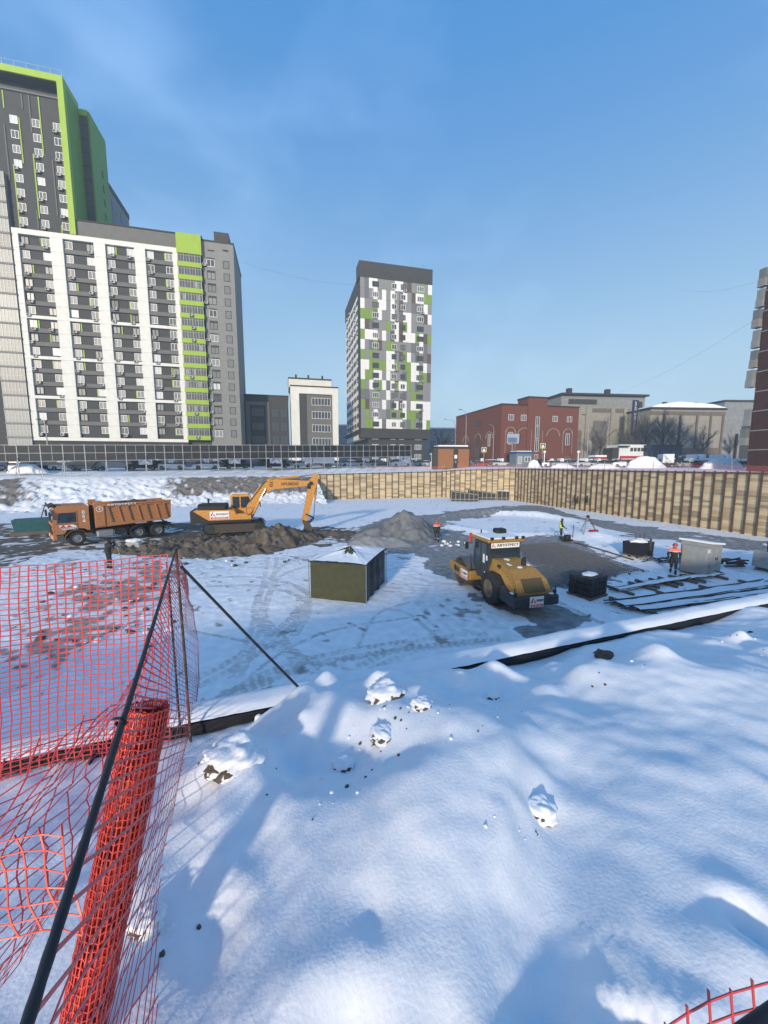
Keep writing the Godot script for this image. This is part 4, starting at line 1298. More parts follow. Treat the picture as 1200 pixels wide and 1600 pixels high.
	for z in [-1, 1]:
		b = MB.new(); b.bar(Vector3(x0 - 0.06, 2.96, z * (hb + 0.03)), Vector3(x1 + 0.05, 2.87, z * (hb + 0.03)), 0.1, 0.12); part(bed, "top_rail", b, om)
		b = MB.new(); b.cbox(Vector3(x1 - 0.30, 2.15, z * (hb + 0.03)), Vector3(0.62, 1.75, 0.07), 0.02); b.cbox(Vector3(x1 - 0.2, 3.05, z * (hb - 0.05)), Vector3(0.5, 0.28, 0.2), 0.03); part(bed, "front_panel", b, om)
		for k in 7:
			b = MB.new()
			var xx := lerpf(x1 - 0.95, x0 + 0.35, k / 6.0)
			b.bar(Vector3(xx + 0.10, 2.72, z * (hb + 0.035)), Vector3(xx - 0.12, 1.55, z * (hb + 0.035)), 0.09, 0.07)
			b.bar(Vector3(xx + 0.12, 2.72, z * (hb + 0.03)), Vector3(xx - 0.28, 2.74, z * (hb + 0.03)), 0.05, 0.06)
			part(bed, "rib", b, M.orange_truck if k % 2 else dirty)
		var face := Basis(Vector3.UP, 0.0 if z > 0 else PI)
		b = MB.new()
		for k in 20: 
			var w0 := TAU * k / 20; var w1 := TAU * (k + 1) / 20
			b.bar(Vector3(x1 - 0.3 + cos(w0) * 0.2, 2.6 + sin(w0) * 0.2, z * (hb + 0.07)), Vector3(x1 - 0.3 + cos(w1) * 0.2, 2.6 + sin(w1) * 0.2, z * (hb + 0.07)), 0.012, 0.035)
		b.box(Vector3(x1 - 0.3, 2.6, z * (hb + 0.07)), Vector3(0.05, 0.22, 0.012)); b.box(Vector3(x1 - 0.3 + 0.04 * z, 2.66, z * (hb + 0.07)), Vector3(0.1, 0.04, 0.012))
		part(bed, "emblem", b, M.white_print)
		lettering(bed, "lettering", "АВТОТРЕСТ", 0.16, M.white_print, Vector3(x1 - 1.75, 2.885, z * (hb + 0.085)), face, 1.9)
	b = MB.new()
	var heap := []
	for i in 15:
		var row := PackedVector3Array()
		for j in 41:
			var fx2 := j / 40.0; var fy := i / 14.0
			var px := lerpf(x0 + 0.06, x1 - 0.08, fx2); var pz := lerpf(hb - 0.06, -hb + 0.06, fy)
			row.append(Vector3(px, 2.62 + 0.38 * sin(PI * fx2) * sin(PI * fy) + 0.16 * n_fine.get_noise_2d(px * 22, pz * 22) + 0.2 * n_big.get_noise_2d(px * 20, pz * 20), pz))
		heap.append(row)
	b.sheet(heap); part(t, "soil_load", b, worn(0.075, 0.06, 0.047, 0.4, 2.0, 103, 0.95, 0.0, 4.0))
	b = MB.new(); b.bar(Vector3(x0 + 0.5, 1.3, 0.5), Vector3(x0 - 0.25, 0.75, 0.5), 0.06, 0.06); b.bar(Vector3(x0 + 0.5, 1.3, -0.5), Vector3(x0 - 0.25, 0.75, -0.5), 0.06, 0.06); b.box(Vector3(x0 - 0.25, 0.78, 0), Vector3(0.08, 0.16, 2.3)); part(t, "rear_bar", b, M.steel_dark)

func make_excavator() -> void:
	var at := on_y(369, 828, 0.75)
	at.y = 0.62
	var t := thing("excavator", "orange-yellow tracked excavator digging with its arm stretched over the dirt ridge", "excavator", at, 0.30)
	var ym: Material = M.yellow_dig
	for z in [-1.15, 1.15]:
		var b := MB.new()
		b.prism(PackedVector2Array([Vector2(-2.35, 0.30), Vector2(-2.0, 0.14), Vector2(2.0, 0.14), Vector2(2.35, 0.3), Vector2(2.35, 0.72), Vector2(2.0, 0.86), Vector2(-2.0, 0.86), Vector2(-2.35, 0.72)]), z - 0.2, z + 0.2)
		var tf := part(t, "track_frame", b, worn(0.07, 0.06, 0.05, 0.4, 1.5, 111, 0.9))
		var sh := MB.new()
		var path := []
		for k in 60:
			var s := k / 60.0 * (4 * 2.0 + TAU * 0.48)
			var p: Vector2; var q: Vector2
			if s < 4.0: p = Vector2(-2.0 + s, 0.98); q = Vector2(1, 0)
			elif s < 4.0 + PI * 0.48: var w := PI / 2 - (s - 4.0) / 0.48; p = Vector2(2.0 + cos(w) * 0.48, 0.5 + sin(w) * 0.48); q = Vector2(sin(w), -cos(w))
			elif s < 8.0 + PI * 0.48: p = Vector2(2.0 - (s - 4.0 - PI * 0.48), 0.02); q = Vector2(-1, 0)
			else: var w := -PI / 2 - (s - 8.0 - PI * 0.48) / 0.48; p = Vector2(-2.0 + cos(w) * 0.48, 0.5 + sin(w) * 0.48); q = Vector2(sin(w), -cos(w))
			var bas := Basis(Vector3(q.x, q.y, 0), Vector3(-q.y, q.x, 0), Vector3.BACK)
			var shoe := MB.new()
			shoe.box(Vector3.ZERO, Vector3(0.165, 0.03, 0.58)); shoe.box(Vector3(0, 0.03, 0), Vector3(0.02, 0.04, 0.58))
			var o: MeshInstance3D
			if path.is_empty(): path.append(shoe.mesh())
			o = shape(t, "track_shoe", path[0], M.steel_dark, Vector3(p.x, p.y, z)); o.basis = bas
		for x in [-2.0, 2.0]:
			var w2 := MB.new(); w2.cyl(Vector3(x, 0.5, z - 0.24), Vector3(x, 0.5, z + 0.24), 0.4, 20); part(tf, "sprocket", w2, M.steel_dark)
	var b := MB.new()
	b.box(Vector3(0, 0.72, 0), Vector3(2.0, 0.5, 1.9)); b.cyl(Vector3(0, 0.9, 0), Vector3(0, 1.12, 0), 0.75, 24)
	part(t, "undercarriage", b, M.steel_dark)
	# upper structure
	var u := MB.new()
	u.prism(PackedVector2Array([Vector2(-3.15, 1.10), Vector2(1.35, 1.10), Vector2(1.35, 1.55), Vector2(0.2, 1.62), Vector2(0.0, 2.05), Vector2(-3.0, 2.12), Vector2(-3.28, 1.95), Vector2(-3.32, 1.35)]), -1.4, 1.4)
	var body := part(t, "upper_body", u, ym)
	u = MB.new()
	u.prism(PackedVector2Array([Vector2(-3.40, 1.0), Vector2(-1.6, 1.0), Vector2(-2.2, 1.35), Vector2(-3.1, 2.0), Vector2(-3.4, 2.05)]), -1.42, 1.42); u.box(Vector3(-0.6, 1.13, 0), Vector3(3.9, 0.2, 2.83))
	part(body, "counterweight", u, M.black)
	u = MB.new(); u.cbox(Vector3(-1.75, 2.27, -0.1), Vector3(2.3, 0.5, 2.2), 0.12); u.cbox(Vector3(-2.4, 2.52, 0.6), Vector3(0.9, 0.12, 0.8), 0.04)
	part(body, "engine_hood", u, M.black)
	u = MB.new(); u.cyl(Vector3(-2.2, 2.4, -0.5), Vector3(-2.2, 2.95, -0.5), 0.08, 10); part(body, "exhaust", u, M.steel_dark)
	sign_plate(t, Vector3(-1.15, 1.66, 1.415), Basis.IDENTITY, 1.5, 0.66)
	u = MB.new(); u.cbox(Vector3(0.5, 1.62, 1.05), Vector3(1.2, 0.2, 0.6), 0.04); part(body, "step_box", u, ym)
	u = MB.new()
	for x in [-0.2, 1.0]: u.tube([Vector3(x, 1.6, 1.3), Vector3(x, 2.4, 1.3)], 0.02, 6)
	u.tube([Vector3(-0.2, 2.4, 1.3), Vector3(1.0, 2.4, 1.3)], 0.02, 6); part(body, "hand_rail", u, M.black)
	# cab stands on the far side of the boom
	u = MB.new()
	u.prism(PackedVector2Array([Vector2(-0.35, 1.15), Vector2(1.45, 1.15), Vector2(1.62, 1.75), Vector2(1.25, 3.15), Vector2(1.05, 3.28), Vector2(-0.25, 3.28), Vector2(-0.4, 3.1)]), -1.36, -0.36)
	var cab := part(t, "cab", u, ym)
	u = MB.new(); u.prism(PackedVector2Array([Vector2(-0.22, 2.05), Vector2(1.42, 2.05), Vector2(1.16, 3.06), Vector2(-0.22, 3.06)]), -1.37, -0.35); part(cab, "window", u, M.glass)
	u = MB.new(); u.bar(Vector3(0.42, 1.9, -0.345), Vector3(0.42, 3.1, -0.345), 0.03, 0.09); part(cab, "pillar", u, ym)
	u = MB.new(); u.cbox(Vector3(0.45, 3.34, -0.86), Vector3(1.3, 0.06, 0.95), 0.02); part(cab, "roof_snow", u, M.cap)
	u = MB.new(); u.cbox(Vector3(2.1, 2.25, -1.25), Vector3(0.08, 0.5, 0.3), 0.03); u.bar(Vector3(1.3, 2.3, -1.25), Vector3(2.1, 2.3, -1.25), 0.03, 0.03); part(cab, "mirror", u, M.black)
	# boom, stick and bucket in the middle plane
	var bz := 0.28
	u = MB.new()
	u.prism(PackedVector2Array([Vector2(0.55, 1.45), Vector2(0.9, 1.25), Vector2(1.15, 1.4), Vector2(2.1, 2.75), Vector2(2.85, 3.5), Vector2(3.4, 3.72), Vector2(6.2, 3.95), Vector2(6.65, 4.02), Vector2(6.75, 4.22), Vector2(6.6, 4.4), Vector2(5.8, 4.46), Vector2(3.5, 4.62), Vector2(2.7, 4.42), Vector2(1.9, 3.75), Vector2(0.75, 1.9)]), -bz, bz)
	var boom := part(t, "boom", u, ym)
	lettering(boom, "lettering", "HYUNDAI", 0.30, M.black_print, Vector3(4.75, 4.16, bz + 0.004), Basis(Vector3.BACK, 0.01), 1.5)
	u = MB.new()
	for k in 3: u.box(Vector3(3.12, 3.98 + 0.17 * k, bz + 0.01), Vector3(0.3, 0.08, 0.02))
	part(boom, "vent_marks", u, M.black)
	u = MB.new()
	u.tube([Vector3(2.9, 4.55, 0), Vector3(5.6, 4.82, 0)], 0.11, 10); u.cyl(Vector3(2.9, 4.5, -0.2), Vector3(2.9, 4.5, 0.2), 0.14, 12)
	var sc := part(t, "stick_cylinder", u, ym)
	u = MB.new(); u.tube([Vector3(5.6, 4.82, 0), Vector3(6.95, 4.98, 0)], 0.055, 8); part(sc, "piston_rod", u, M.chrome)
	for z in [-0.42, 0.42]:
		u = MB.new(); u.tube([Vector3(1.35, 1.25, z), Vector3(2.1, 2.75, z)], 0.11, 10)
		var bc := part(t, "boom_cylinder", u, ym)
		u = MB.new(); u.tube([Vector3(2.1, 2.75, z), Vector3(2.62, 3.75, z)], 0.06, 8); part(bc, "piston_rod", u, M.chrome)
	u = MB.new()
	u.prism(PackedVector2Array([Vector2(6.35, 3.7), Vector2(6.55, 4.5), Vector2(6.9, 5.1), Vector2(7.2, 5.12), Vector2(7.35, 4.7), Vector2(7.05, 3.6), Vector2(6.25, 0.75), Vector2(5.95, 0.55), Vector2(5.72, 0.75), Vector2(5.9, 1.4)]), -0.2, 0.2)
	var stick := part(t, "stick", u, ym)
	u = MB.new(); u.cyl(Vector3(6.62, 4.2, -0.36), Vector3(6.62, 4.2, 0.36), 0.17, 14); u.cbox(Vector3(6.45, 3.95, 0), Vector3(0.3, 0.5, 0.62), 0.05); part(stick, "pivot", u, M.steel_dark)
	u = MB.new(); u.tube([Vector3(7.2, 4.45, 0.0), Vector3(7.0, 2.6, 0)], 0.09, 10)
	var kc := part(t, "bucket_cylinder", u, ym)
	u = MB.new(); u.tube([Vector3(7.0, 2.6, 0), Vector3(6.85, 0.95, 0)], 0.05, 8); part(kc, "piston_rod", u, M.chrome)
	u = MB.new()
	for z in [-0.25, 0.25]:
		u.bar(Vector3(6.85, 0.95, z), Vector3(6.1, 1.35, z), 0.06, 0.12); u.bar(Vector3(6.85, 0.95, z), Vector3(6.35, 0.45, z), 0.06, 0.12)
	part(t, "bucket_linkage", u, M.steel_dark)
	u = MB.new()
	u.prism(PackedVector2Array([Vector2(5.75, 0.85), Vector2(6.4, 0.6), Vector2(6.65, 0.1), Vector2(6.55, -0.5), Vector2(6.1, -0.85), Vector2(5.5, -0.85), Vector2(5.3, -0.62), Vector2(5.35, -0.35), Vector2(5.9, -0.3), Vector2(6.0, 0.1)]), -0.62, 0.62)
	var bk := part(t, "bucket", u, worn(0.10, 0.085, 0.07, 0.4, 2.0, 115, 0.8, 0.2))
	for k in 5:
		u = MB.new(); u.box(Vector3(5.2, -0.6, -0.52 + 0.26 * k), Vector3(0.28, 0.09, 0.1), Basis(Vector3.BACK, 0.5)); part(bk, "tooth", u, M.steel_dark)
	u = MB.new()
	for z in [-0.1, 0.1]: u.tube([Vector3(1.2, 2.6, bz + 0.04), Vector3(2.5, 4.3, bz + 0.05 + z * 0.2), Vector3(3.4, 4.64, z), Vector3(6.2, 4.5, z), Vector3(6.7, 4.75, z)], 0.025, 6)
	part(t, "hose", u, M.rubber)

func make_roller() -> void:
	var wn := on_y(766, 944, 0.0); var dn := on_y(724, 916, 0.0)
	var d := (dn - wn).normalized()          # towards the drum
	var side := Vector3(-d.z, 0, d.x)        # towards the machine's right
	var ac := wn + side * 0.98
	var t := thing("road_roller", "mustard yellow single drum roller with a snowy cab roof on the crushed stone", "road roller", Vector3(ac.x, floor_y(ac.x, ac.z) + 0.01, ac.z), atan2(-d.z, d.x))
	var ym: Material = M.yellow_roll
	var dark := worn(0.035, 0.040, 0.045, 0.3, 1.2, 121, 0.6)
	var mud := worn(0.16, 0.135, 0.10, 0.4, 2.0, 122, 0.9)
	for z in [-0.86, 0.86]: wheel(t, Vector3(0, 0.76, z), 0.76, 0.56, mud, 18)
	var b := MB.new(); b.box(Vector3(0, 0.76, 0), Vector3(0.3, 0.3, 1.3)); b.cbox(Vector3(0.6, 0.95, 0), Vector3(1.6, 0.5, 0.9), 0.05); b.cbox(Vector3(1.6, 0.75, 0), Vector3(0.9, 0.5, 0.5), 0.05)
	part(t, "chassis", b, M.steel_dark)
	# drum and its yoke
	var dx := 3.05
	b = MB.new(); b.xf = Transform3D(Basis(Vector3.RIGHT, PI / 2), Vector3(dx, 0.77, 0))
	b.lathe([[0.70, -1.02], [0.755, -1.05], [0.775, -1.05], [0.775, 1.05], [0.755, 1.05], [0.70, 1.02]], 48)
	b.lathe([[0.70, -1.02], [0.69, -0.75], [0.2, -0.72], [0.0, -0.72]], 32); b.lathe([[0.0, 0.72], [0.2, 0.72], [0.69, 0.75], [0.70, 1.02]], 32)
	var drum := part(t, "drum", b, worn(0.17, 0.17, 0.165, 0.3, 1.5, 123, 0.55, 0.6))
	for z in [-1, 1]:
		b = MB.new()
		b.prism(PackedVector2Array([Vector2(dx - 1.12, 0.55), Vector2(dx - 1.12, 0.98), Vector2(dx - 0.5, 1.16), Vector2(dx + 0.9, 1.16), Vector2(dx + 1.12, 1.02), Vector2(dx + 1.12, 0.78), Vector2(dx + 0.75, 0.62), Vector2(dx - 0.4, 0.52)]), z * 1.13 - 0.05, z * 1.13 + 0.05)
		var sp := part(t, "drum_frame", b, ym)
		b = MB.new(); b.cyl(Vector3(dx, 0.86, z * 1.18), Vector3(dx, 0.86, z * 1.21), 0.13, 16); part(sp, "bearing_cap", b, dark)
		b = MB.new(); b.box(Vector3(dx + 0.32, 0.87, z * 1.185), Vector3(0.26, 0.3, 0.012)); part(sp, "drum_sticker", b, M.black)
		sign_plate(t, Vector3(dx - 0.72, 0.80, z * 1.192), Basis(Vector3.UP, 0.0 if z > 0 else PI), 0.7, 0.46)
	b = MB.new(); b.cbox(Vector3(dx - 1.06, 0.80, 0), Vector3(0.28, 0.46, 2.16), 0.04); b.cbox(Vector3(dx + 1.06, 0.88, 0), Vector3(0.14, 0.28, 2.16), 0.03)
	part(t, "drum_crossbar", b, ym)
	b = MB.new(); b.box(Vector3(dx - 0.86, 1.0, 0), Vector3(0.05, 0.12, 2.0), Basis(Vector3.BACK, 0.5)); part(t, "scraper", b, M.steel_dark)
	# cab
	b = MB.new()
	b.prism(PackedVector2Array([Vector2(0.62, 1.0), Vector2(1.55, 0.92), Vector2(1.95, 1.45), Vector2(1.98, 1.95), Vector2(1.80, 2.78), Vector2(0.55, 2.78), Vector2(0.5, 1.5)]), -0.86, 0.86)
	var cab := part(t, "cab", b, dark)
	b = MB.new(); b.prism(PackedVector2Array([Vector2(0.66, 1.62), Vector2(1.88, 1.62), Vector2(1.72, 2.68), Vector2(0.66, 2.68)]), -0.872, 0.872); part(cab, "side_window", b, M.glass)
	b = MB.new()
	for z in [-0.876, 0.876]:
		b.bar(Vector3(1.22, 1.3, z), Vector3(1.22, 2.74, z), 0.02, 0.08); b.bar(Vector3(0.64, 1.6, z), Vector3(0.64, 2.74, z), 0.02, 0.09); b.bar(Vector3(1.90, 1.6, z), Vector3(1.72, 2.74, z), 0.02, 0.09)
	part(cab, "pillar", b, dark)
	b = MB.new(); b.box(Vector3(0.505, 2.2, 0), Vector3(0.02, 0.92, 1.56), Basis(Vector3.BACK, -0.02)); part(cab, "rear_window", b, M.glass)
	b = MB.new(); b.box(Vector3(1.90, 2.2, 0), Vector3(0.02, 1.0, 1.56), Basis(Vector3.BACK, 0.19)); part(cab, "windscreen", b, M.glass)
	b = MB.new(); b.cbox(Vector3(0.9, 1.95, -0.884), Vector3(0.16, 0.42, 0.012), 0.004); b.cbox(Vector3(0.62, 2.02, -0.886), Vector3(0.13, 0.24, 0.012), 0.004); part(cab, "sticker", b, M.white_print)
	b = MB.new(); b.cbox(Vector3(1.2, 2.86, 0), Vector3(1.75, 0.16, 1.98), 0.05); var roof := part(cab, "roof", b, ym)
	b = MB.new(); b.cbox(Vector3(1.2, 2.965, 0), Vector3(1.6, 0.07, 1.84), 0.03); part(roof, "snow_cover", b, M.cap)
	b = MB.new(); b.cbox(Vector3(1.75, 3.10, 0.45), Vector3(0.5, 0.26, 0.55), 0.06); b.bar(Vector3(1.9, 3.0, -0.5), Vector3(1.7, 3.2, -0.62), 0.06, 0.06); part(roof, "roof_unit", b, M.black)
	for z in [-0.8, -0.2, 0.5, 0.85]:
		b = MB.new(); b.cbox(Vector3(0.33, 3.0, z), Vector3(0.12, 0.13, 0.16), 0.03); part(roof, "work_lamp", b, M.black)
	b = MB.new(); b.cbox(Vector3(2.1, 2.75, -0.98), Vector3(0.08, 0.5, 0.16), 0.03); part(roof, "marker", b, M.red_print)
	sign_plate(t, Vector3(0.47, 2.64, 0.0), Basis(Vector3.UP, -PI / 2), 1.5, 0.26, false)
	for z in [-1, 1]:
		b = MB.new(); b.cbox(Vector3(2.15, 2.35, z * 1.16), Vector3(0.06, 0.36, 0.2), 0.03); b.bar(Vector3(1.95, 2.5, z * 0.9), Vector3(2.15, 2.5, z * 1.16), 0.03, 0.03); part(cab, "mirror", b, M.black)
		b = MB.new(); b.tube([Vector3(1.98, 1.0, z * 0.95), Vector3(2.05, 1.9, z * 0.98)], 0.018, 6); b.box(Vector3(1.2, 0.62, z * 1.0), Vector3(0.6, 0.05, 0.24)); b.box(Vector3(1.2, 0.35, z * 1.0), Vector3(0.55, 0.05, 0.24)); part(t, "step", b, M.black)
		b = MB.new(); b.prism(PackedVector2Array([Vector2(0.62, 1.14), Vector2(0.70, 1.14), Vector2(0.72, 1.32), Vector2(0.66, 1.32)]), z * 0.868 - 0.004, z * 0.868 + 0.004); b.prism(PackedVector2Array([Vector2(0.76, 1.14), Vector2(0.86, 1.14), Vector2(0.86, 1.32), Vector2(0.80, 1.32)]), z * 0.868 - 0.004, z * 0.868 + 0.004); part(cab, "number_mark", b, M.white_print)
	# hood, sloping down to the rear
	b = MB.new()
	var hood := PackedVector2Array([Vector2(0.5, 1.2), Vector2(0.5, 2.02), Vector2(0.1, 2.02), Vector2(-0.9, 1.84), Vector2(-1.55, 1.52), Vector2(-1.86, 1.12), Vector2(-1.88, 0.95), Vector2(-1.2, 0.95), Vector2(-0.92, 1.3), Vector2(-0.5, 1.52), Vector2(0.1, 1.5)])
	b.loft(hood, func(p: Vector2): return 0.88 - 0.24 * clampf((p.y - 1.35) / 0.6, 0, 1) - 0.06 * clampf((-p.x - 0.9) / 1.0, 0, 1))
	var hd := part(t, "engine_hood", b, ym)
	b = MB.new(); b.box(Vector3(-1.745, 1.345, 0), Vector3(0.62, 0.012, 1.0), Basis(Vector3.BACK, 0.93)); part(hd, "rear_grille", b, worn(0.09, 0.065, 0.03, 0.3, 3.0, 124, 0.8))
	b = MB.new()
	for z in [-1, 1]: 
		for k in 6: b.box(Vector3(-0.05 - 0.05 * k, 1.78, z * 0.70), Vector3(0.02, 0.2, 0.05), Basis(Vector3.BACK, 0.3))
	part(hd, "side_vent", b, dark)
	b = MB.new(); b.blob(Vector3(-0.55, 1.90, 0.55), Vector3(0.16, 0.03, 0.1), 0.4, n_fine, 3.0, 6); b.blob(Vector3(-0.35, 1.93, -0.35), Vector3(0.28, 0.03, 0.07), 0.6, n_fine, 3.0, 6); b.blob(Vector3(0.15, 2.02, -0.1), Vector3(0.22, 0.03, 0.14), 0.6, n_fine, 3.0, 6); b.blob(Vector3(-0.75, 1.87, 0.0), Vector3(0.12, 0.03, 0.14), 0.6, n_fine, 3.0, 6)
	part(hd, "snow_patch", b, M.cap)
	b = MB.new(); b.tube([Vector3(-0.55, 1.85, 0.32), Vector3(-0.55, 2.18, 0.32), Vector3(-0.62, 2.26, 0.32)], [0.12, 0.09, 0.06], 12); part(hd, "exhaust", b, M.steel_dark)
	# rear counterweight with the contractor's plate
	b = MB.new(); b.cbox(Vector3(-1.55, 0.74, 0), Vector3(0.95, 0.46, 1.5), 0.06); b.cbox(Vector3(-1.78, 0.72, -0.86), Vector3(0.52, 0.44, 0.5), 0.06); b.cbox(Vector3(-1.78, 0.72, 0.86), Vector3(0.52, 0.44, 0.5), 0.06)
	for z in [-0.95, 0.95]: b.prism(PackedVector2Array([Vector2(-0.8, 0.55), Vector2(-1.55, 0.5), Vector2(-1.55, 0.94), Vector2(-1.0, 1.2), Vector2(-0.86, 1.1)]), z - 0.08, z + 0.08)
	var cw := part(t, "counterweight", b, dark)
	sign_plate(t, Vector3(-2.05, 0.72, -0.02), Basis(Vector3.UP, -PI / 2), 0.66, 0.46)
	b = MB.new(); b.blob(Vector3(-1.55, 0.98, -0.75), Vector3(0.3, 0.05, 0.2), 0.4, n_fine, 3.0, 6); b.blob(Vector3(-1.7, 0.98, 0.8), Vector3(0.3, 0.04, 0.2), 0.4, n_fine, 3.0, 6); part(cw, "snow_patch", b, M.cap)
	for z in [-1, 1]:
		b = MB.new(); b.cbox(Vector3(-1.9, 1.05, z * 0.95), Vector3(0.12, 0.16, 0.16), 0.03); b.tube([Vector3(-1.9, 1.1, z * 0.98), Vector3(-1.9, 1.32, z * 1.0)], 0.03, 6); part(cw, "tail_lamp", b, M.black)

# ---------------------------------------------------------------- buildings; x runs along the front, -z into the building
var win_cache := {}

func win_meshes(w: float, h: float, sashes: int) -> Array:
	var key := "%.2f_%.2f_%d" % [w, h, sashes]
	if not win_cache.has(key):
		var f := MB.new()
		var e := 0.09
		f.box(Vector3(0, h / 2 - e / 2, 0), Vector3(w, e, 0.1)); f.box(Vector3(0, -h / 2 + e / 2, 0), Vector3(w, e, 0.1))
		for s in [-1, 1]: f.box(Vector3(s * (w / 2 - e / 2), 0, 0), Vector3(e, h - 2 * e, 0.1))
		for k in sashes - 1: f.box(Vector3(-w / 2 + w * (k + 1) / sashes, 0, 0), Vector3(e, h - 2 * e, 0.09))
		var p := MB.new(); p.box(Vector3(0, 0, -0.02), Vector3(w - 0.02, h - 0.02, 0.03))
		win_cache[key] = [f.mesh(), p.mesh()]
	return win_cache[key]

func window(parent: Node, at: Vector3, w: float, h: float, sashes: int, fm: Material, pm: Material, turn := 0.0) -> void:
	var m := win_meshes(w, h, sashes)
	var o := shape(parent, "window", m[0], fm, at)
	o.rotation.y = turn
	shape(o, "pane", m[1], pm)

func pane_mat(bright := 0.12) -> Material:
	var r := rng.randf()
	if r < bright: return M.pane_pale_glare
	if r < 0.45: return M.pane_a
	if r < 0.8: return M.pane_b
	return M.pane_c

func slab(parent: Node, called: String, a: Vector3, b: Vector3, m: Material) -> MeshInstance3D:
	var mb := MB.new(); mb.box(Vector3.ZERO, (b - a).abs())
	return part(parent, called, mb, m, (a + b) / 2)

func building(called: String, label: String, at: Vector3, turn := GRID_TURN) -> Node3D:
	return thing(called, label, "building", at, turn)

func make_building_mats() -> void:
	M.pane_a = mat(0.20, 0.215, 0.22, 0.4); M.pane_b = mat(0.13, 0.145, 0.15, 0.4); M.pane_c = mat(0.05, 0.06, 0.07, 0.3); M.pane_pale_glare = mat(0.55, 0.58, 0.58, 0.2)  # pale panes: curtains and bright reflections put into the colour
	M.wall_white = worn(0.66, 0.66, 0.62, 0.06, 0.15, 131, 0.7)
	M.wall_grey = worn(0.125, 0.125, 0.12, 0.08, 0.2, 132, 0.75)
	M.wall_slate = worn(0.042, 0.0435, 0.045, 0.12, 0.2, 133, 0.75)
	M.wall_slate2 = worn(0.027, 0.027, 0.029, 0.12, 0.2, 134, 0.75)
	M.wall_stone = worn(0.21, 0.21, 0.205, 0.08, 0.25, 135, 0.8)
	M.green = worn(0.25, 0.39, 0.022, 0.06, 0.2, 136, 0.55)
	M.green_side_shade = worn(0.12, 0.27, 0.03, 0.08, 0.2, 137, 0.6)  # darker copy of the lime green, the shade of the flank painted in
	M.ac = mat(0.34, 0.34, 0.335, 0.6)
	M.brick = worn(0.15, 0.052, 0.037, 0.14, 0.35, 138, 0.9, 0.0, 2.0)
	M.brick_dark = worn(0.045, 0.018, 0.017, 0.2, 0.3, 139, 0.9, 0.0, 2.0)
	M.beige = worn(0.27, 0.255, 0.22, 0.1, 0.15, 140, 0.85)
	M.beige_dark = worn(0.14, 0.115, 0.095, 0.15, 0.2, 141, 0.85)
	M.far_wall = worn(0.22, 0.23, 0.235, 0.15, 0.2, 142, 0.85)
	M.roof_dark = mat(0.03, 0.03, 0.032, 0.8)

func ac_unit(parent: Node, at: Vector3, turn := 0.0) -> void:
	if not win_cache.has("ac"):
		var b := MB.new(); b.cbox(Vector3(0, 0.1, 0.22), Vector3(0.78, 0.54, 0.3), 0.03); b.box(Vector3(0, -0.2, 0.18), Vector3(0.6, 0.05, 0.4)); b.cyl(Vector3(-0.12, 0.1, 0.37), Vector3(-0.12, 0.1, 0.385), 0.2, 12)
		var f := MB.new(); f.cyl(Vector3(-0.12, 0.1, 0.386), Vector3(-0.12, 0.1, 0.394), 0.18, 12); f.box(Vector3(0, -0.26, 0.18), Vector3(0.7, 0.04, 0.44))
		win_cache["ac"] = [b.mesh(), f.mesh()]
	var o := shape(parent, "air_conditioner", win_cache["ac"][0], M.ac, at)
	o.rotation.y = turn
	shape(o, "fan", win_cache["ac"][1], M.roof_dark)

